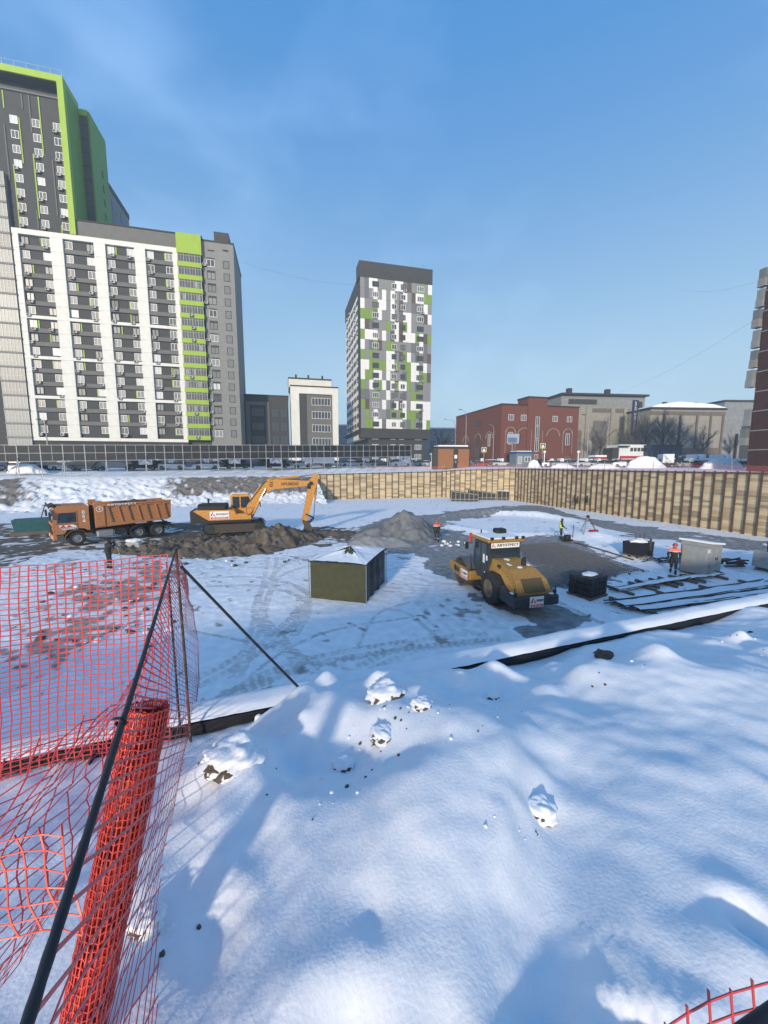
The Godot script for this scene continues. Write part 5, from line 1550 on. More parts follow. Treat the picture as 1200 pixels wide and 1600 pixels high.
func make_slab_house() -> void:
	var base := Vector3(-75.5, 5.5, -84.0)
	var t := building("apartment_block", "long apartment block with a white grid front and a lime balcony stack", base)
	var opens := [[1.05, 6.5], [8.77, 14.36], [16.5, 22.0], [24.1, 29.55]]
	var P := 2.72
	var y0 := 7.1
	slab(t, "wall", Vector3(0.2, 0, -16), Vector3(30.4, 48.8, -0.55), M.wall_slate)
	slab(t, "ground_floor", Vector3(0, 0, -0.55), Vector3(30.5, 6.35, -0.1), M.wall_slate2)
	slab(t, "parapet", Vector3(11.4, 48.9, -16), Vector3(30.5, 51.9, -0.25), M.wall_grey)
	slab(t, "coping", Vector3(11.4, 51.9, -16.1), Vector3(35.7, 52.15, -0.1), M.roof_dark)
	slab(t, "white_band", Vector3(0, 47.9, -0.6), Vector3(30.5, 48.9, 0.0), M.wall_white)
	slab(t, "white_band", Vector3(0, 6.4, -0.6), Vector3(30.5, 7.1, 0.0), M.wall_white)
	var edges := [0.0]
	for o in opens: edges.append_array(o)
	edges.append(30.5)
	for k in 5:
		for r in 15:
			slab(t, "white_panel", Vector3(edges[k * 2], y0 + P * r + 0.015, -0.55), Vector3(edges[k * 2 + 1], y0 + P * (r + 1) - 0.015, -0.01 - 0.008 * (r % 2)), M.wall_white)
		slab(t, "pier_core", Vector3(edges[k * 2] + 0.05, y0, -0.56), Vector3(edges[k * 2 + 1] - 0.05, 47.9, -0.06), M.wall_slate)
	for c in 4:
		var a: float = opens[c][0]; var b: float = opens[c][1]
		for r in 15:
			var y := y0 + P * r
			var white: bool = r in [3, 6, 9]
			if r > 0: slab(t, "spandrel", Vector3(a, y, -0.5), Vector3(b, y + (0.62 if white else 0.85), -0.03 if white else -0.22), M.wall_white if white else M.wall_grey)
			for s in 2:
				var wx := a + 0.85 if s == 0 else b - 0.85
				window(t, Vector3(wx, y + 1.72, -0.47), 1.42, 1.5, 2, M.frame_white if rng.randf() < 0.8 else M.wall_slate2, pane_mat())
				if rng.randf() < 0.55: ac_unit(t, Vector3(wx + rng.randf_range(-0.5, 0.5), y + 0.55, -0.2))
			if rng.randf() < 0.42:
				var gx := a + 1.75 if rng.randf() < 0.4 else b - 1.8
				slab(t, "lime_slat", Vector3(gx, y + 0.92, -0.53), Vector3(gx + 0.25, y + 2.5, -0.42), M.green)
	# lime balconies
	for r in 15:
		var y := y0 + P * r
		slab(t, "balcony_parapet", Vector3(30.5, y - 0.15, -1.0), Vector3(35.5, y + 0.85, 0.55), M.green)
		var g := slab(t, "balcony_glazing", Vector3(30.7, y + 0.85, -0.9), Vector3(35.3, y + P - 0.15, 0.42), M.pane_c)
		var mu := MB.new()
		for k in 9: mu.box(Vector3(-2.3 + 0.575 * k, 0, 0.67), Vector3(0.06 if k % 2 else 0.1, P - 1.0, 0.05))
		mu.box(Vector3(0, 0.5, 0.67), Vector3(4.6, 0.05, 0.05))
		part(g, "mullion", mu, M.grey_metal)
		if rng.randf() < 0.4:
			for k in 3:
				var cu := MB.new(); cu.box(Vector3(rng.randf_range(-2, 2), -0.1, 0.672), Vector3(rng.randf_range(0.3, 0.8), 1.2, 0.012)); part(g, "curtain", cu, M.pane_a)
		if rng.randf() < 0.25: ac_unit(t, Vector3(32 + rng.randf() * 2.0, y + 0.35, 0.55))
	slab(t, "lime_box", Vector3(30.5, 47.75, -3), Vector3(35.6, 51.9, 0.6), M.green)
	slab(t, "balcony_core", Vector3(30.5, 0, -16), Vector3(35.6, 47.7, -1.0), M.wall_slate)
	# grey end block
	slab(t, "end_wall", Vector3(35.6, 0, -16), Vector3(42.3, 51.2, -0.3), M.wall_stone)
	slab(t, "end_coping", Vector3(35.6, 51.2, -16.1), Vector3(42.45, 51.5, -0.15), M.wall_slate)
	slab(t, "lift_house", Vector3(38.0, 51.5, -7), Vector3(41.2, 54.4, -2.0), M.wall_slate)
	for r in 15:
		var y := y0 + P * r + 1.5
		window(t, Vector3(37.3, y, -0.29), 1.7, 1.55, 2, M.wall_slate if rng.randf() < 0.6 else M.frame_white, pane_mat(0.1))
		window(t, Vector3(40.6, y, -0.29), 1.3, 1.7, 1, M.wall_slate if r > 2 else M.wall_slate2, M.pane_b)
		var lv := MB.new(); lv.box(Vector3(0, 0.95, 0), Vector3(1.7, 0.28, 0.16)); part(t, "lintel", lv, M.wall_slate, Vector3(37.3, y, -0.26))
		if rng.randf() < 0.3: ac_unit(t, Vector3(36.0, y - 0.6, -0.3))
	slab(t, "vent_slot", Vector3(40.0, 49.5, -0.4), Vector3(41.2, 49.9, -0.28), M.roof_dark)
	slab(t, "vent_slot", Vector3(36.8, 49.2, -0.4), Vector3(38.2, 49.5, -0.28), M.roof_dark)
	# glazed corner on the left
	var gb := building("glazed_wing", "grey glazed balcony wing at the left end of the white grid front", base + Vector3(0, 0, 0))
	slab(gb, "core", Vector3(-11, 0, -14), Vector3(-0.3, 60, -1.2), M.wall_slate)
	for r in 20:
		var y := 1.0 + 2.9 * r
		slab(gb, "floor_edge", Vector3(-4.6, y, -1.2), Vector3(-0.1, y + 0.35, 0.35), M.wall_stone)
		var gl := slab(gb, "glazing", Vector3(-4.5, y + 0.35, -1.1), Vector3(-0.15, y + 2.9, 0.2), [M.pane_a, M.pane_b, M.pane_a][rng.randi() % 3])
		var mu := MB.new()
		for k in 8: mu.box(Vector3(-2.1 + 0.6 * k, 0, 0.67), Vector3(0.07, 2.5, 0.05))
		mu.box(Vector3(0, -0.3, 0.67), Vector3(4.3, 0.06, 0.05))
		part(gl, "mullion", mu, M.grey_metal)

func make_green_tower() -> void:
	var t := building("dark_tower", "tall charcoal tower with a lime green frame and green flank", Vector3(-75.5, 5.5, -84.0))
	slab(t, "wall", Vector3(-11, 0, -16.5), Vector3(10.3, 74.4, -0.65), M.wall_slate)
	slab(t, "terrace_wall", Vector3(-11, 74.4, -16), Vector3(10.3, 77.1, -2.2), M.pane_c)  # darkness of the terrace void put into the colour
	slab(t, "shade_soffit", Vector3(-11, 77.1, -2.2), Vector3(10.3, 77.2, -0.05), M.wall_slate2)  # dark sheet added under the lime slab so the void stays dark
	slab(t, "ledge", Vector3(-11, 74.4, -2.2), Vector3(10.3, 74.7, -0.4), M.wall_grey)
	slab(t, "lime_soffit", Vector3(-11, 77.2, -6), Vector3(11.4, 78.4, 0.15), M.green)
	slab(t, "lime_fin", Vector3(10.3, 48.95, -0.9), Vector3(11.4, 77.2, 0.15), M.green)
	slab(t, "green_flank", Vector3(10.25, 0, -6.0), Vector3(11.38, 77.2, -0.9), M.green_side_shade)
	slab(t, "roof_rail", Vector3(-11, 79.6, -0.3), Vector3(11.2, 79.65, -0.25), M.grey_metal)
	for k in 12: slab(t, "rail_post", Vector3(-10.8 + 2 * k, 78.4, -0.3), Vector3(-10.74 + 2 * k, 79.6, -0.24), M.grey_metal)
	slab(t, "glazed_recess", Vector3(9.8, 0, -10), Vector3(13.0, 76.2, -6.0), M.pane_c)
	slab(t, "recess_head", Vector3(9.8, 76.2, -10), Vector3(13.0, 77.4, -5.9), M.green)
	var mu := MB.new()
	for k in 28: mu.box(Vector3(0, k * 2.72, 0), Vector3(1.6, 0.25, 0.05))
	part(t, "recess_transom", mu, M.wall_slate, Vector3(12.2, 1.0, -5.96))
	slab(t, "green_flank", Vector3(11.4, 0, -13.9), Vector3(13.3, 77.2, -10.0), M.green_side_shade)
	slab(t, "green_flank", Vector3(13.0, 0, -13.9), Vector3(13.32, 77.2, -6.0), M.green_side_shade)
	for k in 10: slab(t, "flank_slot", Vector3(13.25, 40 + 3.0 * k, -11.0), Vector3(13.36, 41.6 + 3.0 * k, -10.4), M.wall_slate)
	slab(t, "rear_wing", Vector3(4, 0, -26), Vector3(13.3, 67.0, -13.9), M.wall_stone)
	slab(t, "rear_coping", Vector3(4, 67.0, -26.1), Vector3(13.45, 68.2, -13.9), M.wall_slate)
	for k in 7:
		for c in 2: slab(t, "rear_window", Vector3(13.2, 45.0 + 3.0 * k, -18.0 - 5.2 * c), Vector3(13.37, 47.2 + 3.0 * k, -14.9 - 5.2 * c), M.pane_c)
	for r in 10:
		for c in 3:
			var x: float = [2.07, 5.8, 9.4][c]
			var y := 69.3 - 2.67 * r
			window(t, Vector3(x, y, -0.62), 1.3, 1.45, 2, M.frame_white, pane_mat(0.1))
			if rng.randf() < 0.4: ac_unit(t, Vector3(x - 0.3, y - 1.0, -0.62))
		window(t, Vector3(-1.7, 69.3 - 2.67 * r, -0.62), 1.3, 1.45, 2, M.frame_white, pane_mat(0.1))
	for a in [[6.55, 63.5, 74.2, 1], [2.9, 61.5, 69.8, 1], [1.2, 47.5, 61.0, 1], [4.75, 51.5, 63.6, 1], [4.9, 67.5, 74.2, 0], [8.0, 52.5, 63.0, 0], [10.15, 60.0, 70.0, 0], [0.6, 71.0, 74.2, 1], [3.7, 71.5, 74.2, 0], [8.55, 47.0, 50.8, 1], [4.4, 47.0, 53.0, 0], [0.3, 58.0, 68.0, 0]]:
		slab(t, "lime_strip" if a[3] else "grey_strip", Vector3(a[0], a[1], -0.68), Vector3(a[0] + 0.2, a[2], -0.52), M.green if a[3] else M.wall_grey)

func make_panel_tower() -> void:
	var t := building("panel_tower", "free standing tower block clad in white, grey, brown and green panels", Vector3(-6.2, 6.0, -106.0))
	var W := 19.9
	var y0 := 10.6; var rows := 15; var PH := 2.57
	var top := y0 + rows * PH
	slab(t, "wall", Vector3(0.05, 8.0, -4.0), Vector3(W - 0.05, top + 3.8, -0.12), M.wall_slate)
	slab(t, "front_cap", Vector3(-0.25, top, -4.2), Vector3(W + 0.05, top + 3.9, 0.08), M.wall_slate)
	slab(t, "rear_body", Vector3(0.6, 8.0, -29), Vector3(W - 0.5, top + 2.2, -4.0), worn(0.72, 0.71, 0.68, 0.06, 0.2, 151, 0.7))
	slab(t, "rear_cap", Vector3(0.45, top - 1.8, -29.1), Vector3(W - 0.4, top + 2.4, -4.2), M.wall_slate)
	slab(t, "base", Vector3(2.2, 0, -27), Vector3(W - 0.8, y0 - 0.02, -0.9), M.wall_slate)
	slab(t, "base_head", Vector3(0.0, y0 - 1.0, -28.5), Vector3(W, y0, -0.15), M.wall_slate2)
	var tones := [worn(0.21, 0.215, 0.22, 0.06, 0.3, 152), worn(0.13, 0.135, 0.142, 0.06, 0.3, 153), worn(0.68, 0.68, 0.67, 0.04, 0.3, 154), worn(0.17, 0.265, 0.06, 0.06, 0.3, 155), worn(0.10, 0.075, 0.062, 0.08, 0.3, 156)]
	var pm := MB.new(); pm.cbox(Vector3.ZERO, Vector3(W / 17 - 0.02, PH - 0.025, 0.1), 0.01)
	var panel := pm.mesh()
	var prev := []
	for r in rows:
		for c in 17:
			var q := rng.randf()
			var k := 0
			if q < 0.34: k = 0
			elif q < 0.44: k = 1
			elif q < 0.74: k = 2
			elif q < 0.92: k = 3
			else: k = 4
			shape(t, "panel", panel, tones[k], Vector3((c + 0.5) * W / 17, y0 + (r + 0.5) * PH, -0.07))
	for r in 15:
		var y := y0 + PH * (r + 0.1) + 0.9
		for a in [[4.1, 1.75, 3], [9.2, 1.35, 2], [11.7, 1.35, 2], [16.6, 1.95, 3]]:
			window(t, Vector3(a[0], y, 0.0), a[1], 1.35, a[2], M.frame_white if rng.randf() < 0.5 else M.wall_slate, [M.pane_c, M.pane_c, M.pane_b][rng.randi() % 3])
			if rng.randf() < 0.3: ac_unit(t, Vector3(a[0] + 0.6, y - 1.0, 0.0))
	for r in 3:
		for a in [[4.1, 1.75, 3], [9.2, 1.35, 2], [11.7, 1.35, 2], [16.6, 1.95, 3]]: window(t, Vector3(a[0], 8.4 - 2.7 * r, -0.86), a[1], 1.35, a[2], M.frame_white, M.pane_b)
	# the long flank: strips of windows between white bands
	for r in 15:
		var y := y0 + PH * r + 1.55
		for c in 5:
			if r == 14 and c == 0: continue
			window(t, Vector3(0.58, y, -7.5 - 4.6 * c), 3.4, 1.25, 4, M.wall_slate, M.pane_c, -PI / 2)
			if rng.randf() < 0.4: ac_unit(t, Vector3(0.58, y - 0.95, -6.5 - 4.6 * c), -PI / 2)
		window(t, Vector3(-0.02, y, -2.0), 1.1, 1.2, 2, M.wall_slate, M.pane_c, -PI / 2)
	for a in [[2.0, 1.4], [14.5, 2.4], [17.8, 1.2]]:
		slab(t, "antenna", Vector3(a[0], top + 3.9, -1.5), Vector3(a[0] + 0.07, top + 3.9 + a[1] * 1.6, -1.43), M.grey_metal)

func make_school() -> void:
	var t := building("office_wing", "low charcoal office wing beside the white framed block", on_z(378, 728, -104.0))
	t.position.y = 6.0
	var W := 12.6
	slab(t, "wall", Vector3(0, 0, -14), Vector3(W, 19.0, 0), M.wall_slate)
	slab(t, "coping", Vector3(-0.1, 19.0, -14), Vector3(W + 0.1, 19.3, 0.1), M.wall_slate2)
	slab(t, "grey_frame", Vector3(1.6, 0, 0), Vector3(2.6, 17.4, 0.25), M.wall_grey); slab(t, "grey_frame", Vector3(6.6, 0, 0), Vector3(7.6, 17.4, 0.25), M.wall_grey); slab(t, "grey_frame", Vector3(2.6, 16.5, 0), Vector3(6.6, 17.4, 0.25), M.wall_grey)
	for r in 4:
		window(t, Vector3(4.6, 14.6 - 3.6 * r, 0.04), 3.4, 2.2, 4, M.wall_slate2, M.pane_c)
		window(t, Vector3(9.0, 14.6 - 3.6 * r, 0.04), 1.9, 2.4, 2, M.wall_slate2, M.pane_c)
		window(t, Vector3(11.3, 14.6 - 3.6 * r, 0.04), 1.9, 2.4, 2, M.wall_slate2, M.pane_c)
	var s := building("white_block", "four storey block with a thick white frame and wide windows", on_z(457, 728, -108.0))
	s.position.y = 6.0
	var V := 13.0
	slab(s, "wall", Vector3(0.3, 0, -14), Vector3(V - 0.3, 21.6, -0.4), M.wall_grey)
	slab(s, "white_frame", Vector3(0, 0, -14), Vector3(2.3, 22.0, 0.1), M.wall_white); slab(s, "white_frame", Vector3(V - 1.6, 0, -14), Vector3(V, 22.0, 0.1), M.wall_white); slab(s, "white_frame", Vector3(2.3, 20.2, -14), Vector3(V - 1.6, 22.0, 0.1), M.wall_white)
	slab(s, "coping", Vector3(-0.1, 22.0, -14), Vector3(V + 0.1, 22.35, 0.2), M.wall_slate)
	slab(s, "attic", Vector3(-0.4, 22.35, -13), Vector3(V - 1.5, 24.6, -3), M.wall_white); slab(s, "attic_coping", Vector3(-0.5, 24.6, -13.1), Vector3(V - 1.4, 25.0, -2.9), M.wall_slate)
	slab(s, "dark_bay", Vector3(2.4, 0, -0.4), Vector3(4.2, 20.2, -0.2), M.wall_slate)
	for r in 5: window(s, Vector3(8.3, 18.2 - 3.65 * r, -0.34), 5.2, 2.0, 6, M.frame_white, M.pane_c)
	for x in [1.5, 5.0, 9.0]: slab(s, "roof_pipe", Vector3(x, 25.0, -6), Vector3(x + 0.5, 26.4, -5.5), M.roof_dark)

func arch(parent: Node, x: float, y: float, r: float, z: float, m: Material) -> void:
	var b := MB.new()
	for k in 10:
		var w0 := PI * k / 10; var w1 := PI * (k + 1) / 10
		b.bar(Vector3(x + cos(w0) * r, y + sin(w0) * r, z), Vector3(x + cos(w1) * r, y + sin(w1) * r, z), 0.2, 0.2)
	part(parent, "arch", b, m)

func make_brick_house() -> void:
	var at := on_z(781, 728, -110.0)
	var t := building("brick_hall", "red brick hall with arched niches and a raised stair bay", Vector3(at.x, 6.0, at.z))
	var W := 25.5; var H := 17.4
	slab(t, "wall", Vector3(0, 0, -30), Vector3(W, H, 0), M.brick)
	slab(t, "coping", Vector3(-0.12, H, -30), Vector3(W + 0.12, H + 0.35, 0.15), M.brick_dark)
	slab(t, "stair_bay", Vector3(8.2, 0, -5), Vector3(14.4, H + 2.2, 0.3), M.brick); slab(t, "stair_coping", Vector3(8.0, H + 2.2, -5.2), Vector3(14.6, H + 2.6, 0.45), M.roof_dark)
	for a in [[3.0, 14.0, 1.7, 1.6, 3], [7.0, 14.0, 1.7, 1.6, 3], [17.4, 14.0, 1.7, 1.6, 3], [22.3, 14.0, 1.7, 1.6, 3], [11.4, 13.2, 1.3, 2.4, 2], [11.4, 10.0, 1.3, 3.6, 2], [11.4, 6.2, 1.3, 3.4, 2], [11.4, 2.6, 1.3, 2.2, 2], [3.0, 8.2, 1.3, 3.4, 2], [22.0, 8.2, 1.3, 3.4, 2]]:
		window(t, Vector3(a[0], a[1], 0.33 if a[0] > 8 and a[0] < 14 else 0.04), a[2], a[3], a[4], M.frame_white, M.pane_c)
	for x in [3.0, 7.4, 17.0, 22.0]: arch(t, x, 8.6 + (1.2 if x in [3.0, 22.0] else 0.4), 1.5 if x in [3.0, 22.0] else 2.2, 0.06, M.beige)
	for x in [1.4, 4.6, 20.4, 23.6, 9.6, 13.2]: slab(t, "pale_strip", Vector3(x - 0.06, 4.0, 0.0), Vector3(x + 0.06, 10.5, 0.36 if x > 8 and x < 14 else 0.08), M.beige)
	slab(t, "door", Vector3(21.2, 0, 0), Vector3(23.2, 3.2, 0.1), M.beige_dark); slab(t, "door", Vector3(2.2, 0, 0), Vector3(4.2, 3.2, 0.1), M.roof_dark)
	# left face
	window(t, Vector3(-0.04, 13.6, -13.5), 3.0, 1.6, 4, M.roof_dark, M.pane_c, -PI / 2)
	for z in [-6.5, -13.5, -22.0]:
		var b := MB.new()
		for k in 10:
			var w0 := PI * k / 10; var w1 := PI * (k + 1) / 10
			b.bar(Vector3(-0.06, 8.5 + sin(w0) * 2.0, z + cos(w0) * 2.0), Vector3(-0.06, 8.5 + sin(w1) * 2.0, z + cos(w1) * 2.0), 0.2, 0.2, Vector3.RIGHT)
		part(t, "arch", b, M.beige)
	window(t, Vector3(-0.04, 8.0, -6.5), 1.3, 3.6, 2, M.frame_white, M.pane_c, -PI / 2)
	slab(t, "gate", Vector3(-0.1, 0, -15.0), Vector3(0.0, 6.6, -12.0), M.wall_grey)

func make_far_buildings() -> void:
	# the pale hall on the right
	var at := on_z(872, 728, -128.0)
	var t := building("beige_hall", "large beige hall with dark portals and a snowy roof behind the bare trees", Vector3(at.x, 6.0, at.z), 0.12)
	slab(t, "wall", Vector3(0, 0, -34), Vector3(30, 19.6, 0), M.beige); slab(t, "upper_wall", Vector3(0.5, 19.6, -34), Vector3(30.5, 23.4, -1.0), M.far_wall)
	slab(t, "roof_edge", Vector3(0, 23.4, -35), Vector3(31, 24.0, 0.2), M.roof_dark)
	slab(t, "strip_window", Vector3(3, 20.6, -1.0), Vector3(13, 22.2, -0.85), M.wall_slate)
	slab(t, "portal", Vector3(11.5, 0, 0), Vector3(16.5, 15.2, 0.2), M.wall_grey); slab(t, "portal", Vector3(2.5, 0, 0), Vector3(7.5, 12.0, 0.2), M.beige_dark)
	slab(t, "brick_band", Vector3(11, 18.0, 0.0), Vector3(29, 19.2, 0.25), M.beige_dark)
	for x in [8.6, 17.5, 22.0]: slab(t, "pilaster", Vector3(x, 0, 0), Vector3(x + 1.2, 19.4, 0.5), M.beige)
	for x in [5.0, 19.0]: slab(t, "chimney", Vector3(x, 24.0, -6), Vector3(x + 1.4, 26.4, -4.6), M.roof_dark)
	var u := building("beige_annex", "long beige annex with a white snow roof beside the vertical navy sign", on_z(1010, 728, -120.0), 0.08)
	u.position.y = 6.0
	slab(u, "wall", Vector3(0, 0, -26), Vector3(24.5, 17.6, 0), M.beige); slab(u, "wall_cap", Vector3(-0.3, 17.6, -26), Vector3(24.8, 18.2, 0.4), M.roof_dark)
	slab(u, "frieze", Vector3(0, 15.9, 0), Vector3(24.5, 17.0, 0.2), M.beige_dark)
	for x in [4.0, 9.5, 15.0, 19.5, 23.6]: slab(u, "pilaster", Vector3(x, 0, 0), Vector3(x + 0.6, 15.9, 0.3), M.beige_dark)
	slab(u, "lower_wall", Vector3(0, 0, 0), Vector3(24.5, 6.0, 0.15), M.beige_dark)
	var rf := MB.new(); rf.prism(PackedVector2Array([Vector2(-0.3, 18.2), Vector2(24.8, 18.2), Vector2(20, 19.3), Vector2(9, 19.9), Vector2(2, 19.0)]), -26, 0.3); part(u, "snow_roof", rf, M.snow_far)
	for x in [1.5, 10.0, 20.5]: slab(u, "roof_vent", Vector3(x, 18.8, -8), Vector3(x + 1.1, 21.0, -7), M.roof_dark)
	var g := building("grey_annex", "plain grey building between the snow roof and the dark brick block", on_z(1122, 728, -124.0), 0.05)
	g.position.y = 6.0
	slab(g, "wall", Vector3(0, 0, -20), Vector3(14, 20.4, 0), M.far_wall); slab(g, "coping", Vector3(-0.2, 20.4, -20), Vector3(14.2, 21.0, 0.3), M.wall_slate); slab(g, "portal", Vector3(6.5, 0, 0), Vector3(11.0, 13.0, 0.15), M.wall_slate); slab(g, "mast", Vector3(4.4, 0, 0.4), Vector3(4.9, 10.5, 0.9), M.roof_dark)
	# dark brick block at the right edge
	var r := building("dark_brick_block", "dark red brick apartment block with stacked corner balconies", Vector3(57.2, 5.6, -61.0), 0.22)
	var H := 29.2
	slab(r, "wall", Vector3(0, 0, -0.01), Vector3(15, H - 1.6, 22), M.brick_dark); slab(r, "parapet", Vector3(0.15, H - 1.6, 0.1), Vector3(15, H + 0.4, 22), M.beige_dark)
	for k in 9: slab(r, "string_course", Vector3(-0.06, 3.2 + 2.95 * k, -0.05), Vector3(15, 3.34 + 2.95 * k, 22), M.far_wall)
	for k in 9:
		if k in [2]: continue
		var y := 4.2 + 2.95 * k
		var w := 0.35 if k % 3 else 0.7
		slab(r, "balcony_floor", Vector3(-w, y - 0.15, -1.1), Vector3(0.6, y, -0.02), M.far_wall)
		slab(r, "balcony_parapet", Vector3(-w, y, -1.05), Vector3(0.5, y + 1.0, -0.1), M.far_wall if k % 2 else M.wall_stone)
		slab(r, "balcony_glazing", Vector3(-w + 0.06, y + 1.0, -1.0), Vector3(0.45, y + 2.4, -0.12), M.pane_a if k % 2 else M.pane_b)
	for k in 8:
		for c in 3: window(r, Vector3(-0.02, 5.4 + 2.95 * k, 6.5 + 5.0 * c), 1.6, 1.5, 2, M.frame_white, M.pane_c, -PI / 2)
	# far panel blocks
	for a in [[672, 6.0, -175.0, 60.0, 17.0, "distant pale panel block behind the red brick hall"], [523, 6.0, -190.0, 12.0, 20.0, "sliver of a distant block beside the panel tower"], [-60, 5.5, -120.0, 22.0, 15.0, "distant reddish block at the far left"]]:
		var p := on_z(a[0], 728, a[2])
		var q := building("panel_block", a[5], Vector3(p.x, a[1], p.z), 0.1)
		slab(q, "wall", Vector3(0, 0, -12), Vector3(a[3], a[4], 0), M.far_wall if a[0] > 0 else M.brick); slab(q, "roof", Vector3(-0.2, a[4], -12.2), Vector3(a[3] + 0.2, a[4] + 0.5, 0.2), M.snow_far)
		for i in 5:
			for j in int(minf(a[3] / 3.0, 9)): window(q, Vector3(1.8 + 3.0 * j, 2.2 + 3.0 * i, 0.03), 1.6, 1.5, 2, M.frame_white, M.pane_c)

func make_buildings() -> void:
	make_building_mats()
	make_slab_house()
	make_green_tower()
	make_panel_tower()
	make_school()
	make_brick_house()
	make_far_buildings()

# ---------------------------------------------------------------- cars, cabins, lamps, trees behind the pit
var car_src := {}

func make_car_kind(kind: String) -> void:
	var L: float = {"sedan": 4.5, "suv": 4.7, "van": 5.2}[kind]; var H: float = {"sedan": 1.45, "suv": 1.75, "van": 2.1}[kind]; var W := 0.9 if kind != "van" else 0.98
	var t := Node3D.new()
	var h := L / 2
	var lo := PackedVector2Array([Vector2(-h, 0.38), Vector2(-h + 0.02, 0.72), Vector2(-h + 0.1, H * 0.60), Vector2(-h + 0.9, H * 0.635), Vector2(h - 1.3, H * 0.62), Vector2(h - 0.25, H * 0.53), Vector2(h, H * 0.44), Vector2(h, 0.36), Vector2(h - 0.2, 0.24), Vector2(-h + 0.2, 0.24)])
	var b := MB.new()
	b.loft(lo, func(p: Vector2): return W - 0.10 * clampf((absf(p.x) - h + 0.9) / 0.9, 0, 1) - 0.05 * clampf((p.y - 0.6) / 0.4, 0, 1))
	shape(t, "body", b.mesh(), M.tint)
	b = MB.new()
	var hi: PackedVector2Array
	if kind == "sedan": hi = PackedVector2Array([Vector2(-h + 0.55, H * 0.61), Vector2(-h + 1.25, H * 0.98), Vector2(-h + 1.7, H), Vector2(0.35, H), Vector2(0.6, H * 0.98), Vector2(h - 1.15, H * 0.6)])
	elif kind == "suv": hi = PackedVector2Array([Vector2(-h + 0.08, H * 0.60), Vector2(-h + 0.35, H * 0.96), Vector2(-h + 0.7, H), Vector2(0.5, H), Vector2(0.75, H * 0.98), Vector2(h - 1.15, H * 0.6)])
	else: hi = PackedVector2Array([Vector2(-h + 0.06, H * 0.60), Vector2(-h + 0.12, H * 0.97), Vector2(-h + 0.4, H), Vector2(h - 1.9, H), Vector2(h - 1.6, H * 0.97), Vector2(h - 0.75, H * 0.58)])
	b.loft(hi, func(p: Vector2): return W - 0.08 - 0.14 * clampf((p.y - H * 0.6) / (H * 0.4), 0, 1))
	shape(t, "cabin", b.mesh(), M.tint)
	for z in [-1, 1]:
		b = MB.new()
		var x0 := hi[0].x + 0.35; var x1 := hi[hi.size() - 1].x - 0.35
		var y0 := H * 0.64; var y1 := H * 0.93
		var zz0 := W - 0.085; var zz1 := W - 0.195
		var q0 := x0 + (0.35 if kind == "sedan" else 0.12); var q1 := x1 - 0.45
		b.out([Vector3(x0, y0, z * zz0), Vector3(x1, y0, z * zz0), Vector3(q1, y1, z * zz1), Vector3(q0, y1, z * zz1)], Vector3(0, H * 0.7, 0))
		shape(t, "side_window", b.mesh(), M.glass)
	b = MB.new()
	var A := hi[hi.size() - 1]; var B := hi[hi.size() - 2]
	var off := Vector3((A.y - B.y), (B.x - A.x), 0).normalized() * -0.012
	if off.x < 0: off = -off
	b.out([Vector3(A.x, A.y, W - 0.14) + off, Vector3(A.x, A.y, -W + 0.14) + off, Vector3(B.x, B.y, -W + 0.26) + off, Vector3(B.x, B.y, W - 0.26) + off], Vector3(0, H * 0.7, 0)); shape(t, "windscreen", b.mesh(), M.glass)
	b = MB.new()
	A = hi[0]; B = hi[1]
	b.out([Vector3(A.x - 0.012, A.y, W - 0.14), Vector3(A.x - 0.012, A.y, -W + 0.14), Vector3(B.x - 0.012, B.y, -W + 0.26), Vector3(B.x - 0.012, B.y, W - 0.26)], Vector3(0, H * 0.7, 0)); shape(t, "rear_window", b.mesh(), M.glass)
	for x in [-h + 0.85, h - 0.85]:
		for z in [-1, 1]: wheel(t, Vector3(x, 0.32, z * (W - 0.1)), 0.32, 0.22, M.grey_metal)
	for z in [-1, 1]:
		b = MB.new(); b.cbox(Vector3(h - 0.04, H * 0.46, z * (W - 0.28)), Vector3(0.08, 0.13, 0.34), 0.02); shape(t, "headlight", b.mesh(), M.frame_white)
		b = MB.new(); b.cbox(Vector3(-h + 0.03, H * 0.52, z * (W - 0.26)), Vector3(0.06, 0.16, 0.26), 0.02); shape(t, "tail_light", b.mesh(), M.red_print)
	b = MB.new(); b.cbox(Vector3((hi[2].x + hi[3].x) / 2, H + 0.03, 0), Vector3(hi[3].x - hi[2].x + 0.2, 0.08, 2 * W - 0.55), 0.035); shape(t, "roof_snow", b.mesh(), M.cap)
	car_src[kind] = t

var paint := {}

func car(kind: String, colour: String, at: Vector3, turn: float, label: String, group: String, snow := true) -> void:
	if not car_src.has(kind): make_car_kind(kind)
	var o: Node3D = car_src[kind].duplicate()
	o.name = numbered("parked_" + ("van" if kind == "van" else "car"))
	add_child(o)
	o.position = at; o.rotation.y = turn
	tag(o, label, "van" if kind == "van" else "car", group)
	if not paint.has(colour):
		var c: Color = {"white": Color(0.62, 0.63, 0.63), "silver": Color(0.34, 0.35, 0.36), "black": Color(0.018, 0.019, 0.021), "grey": Color(0.12, 0.125, 0.13), "red": Color(0.20, 0.018, 0.016), "blue": Color(0.03, 0.05, 0.11), "beige": Color(0.36, 0.32, 0.26)}[colour]
		paint[colour] = mat(c.r, c.g, c.b, 0.35, 0.2)
	o.get_node("body").material_override = paint[colour]; o.get_node("cabin").material_override = paint[colour]
	if not snow: o.get_node("roof_snow").free()

func fence_depth(px: float) -> Vector3:     # a point on the line of the panel fence straight behind a column of the photograph
	var a := Vector3(-57.5, 0, -53.6); var b := Vector3(5.6, 0, -81.0)
	var k := (px - 600.0) / FOCAL
	var t := (-k * a.z - a.x) / ((b.x - a.x) + k * (b.z - a.z))
	return a.lerp(b, t)

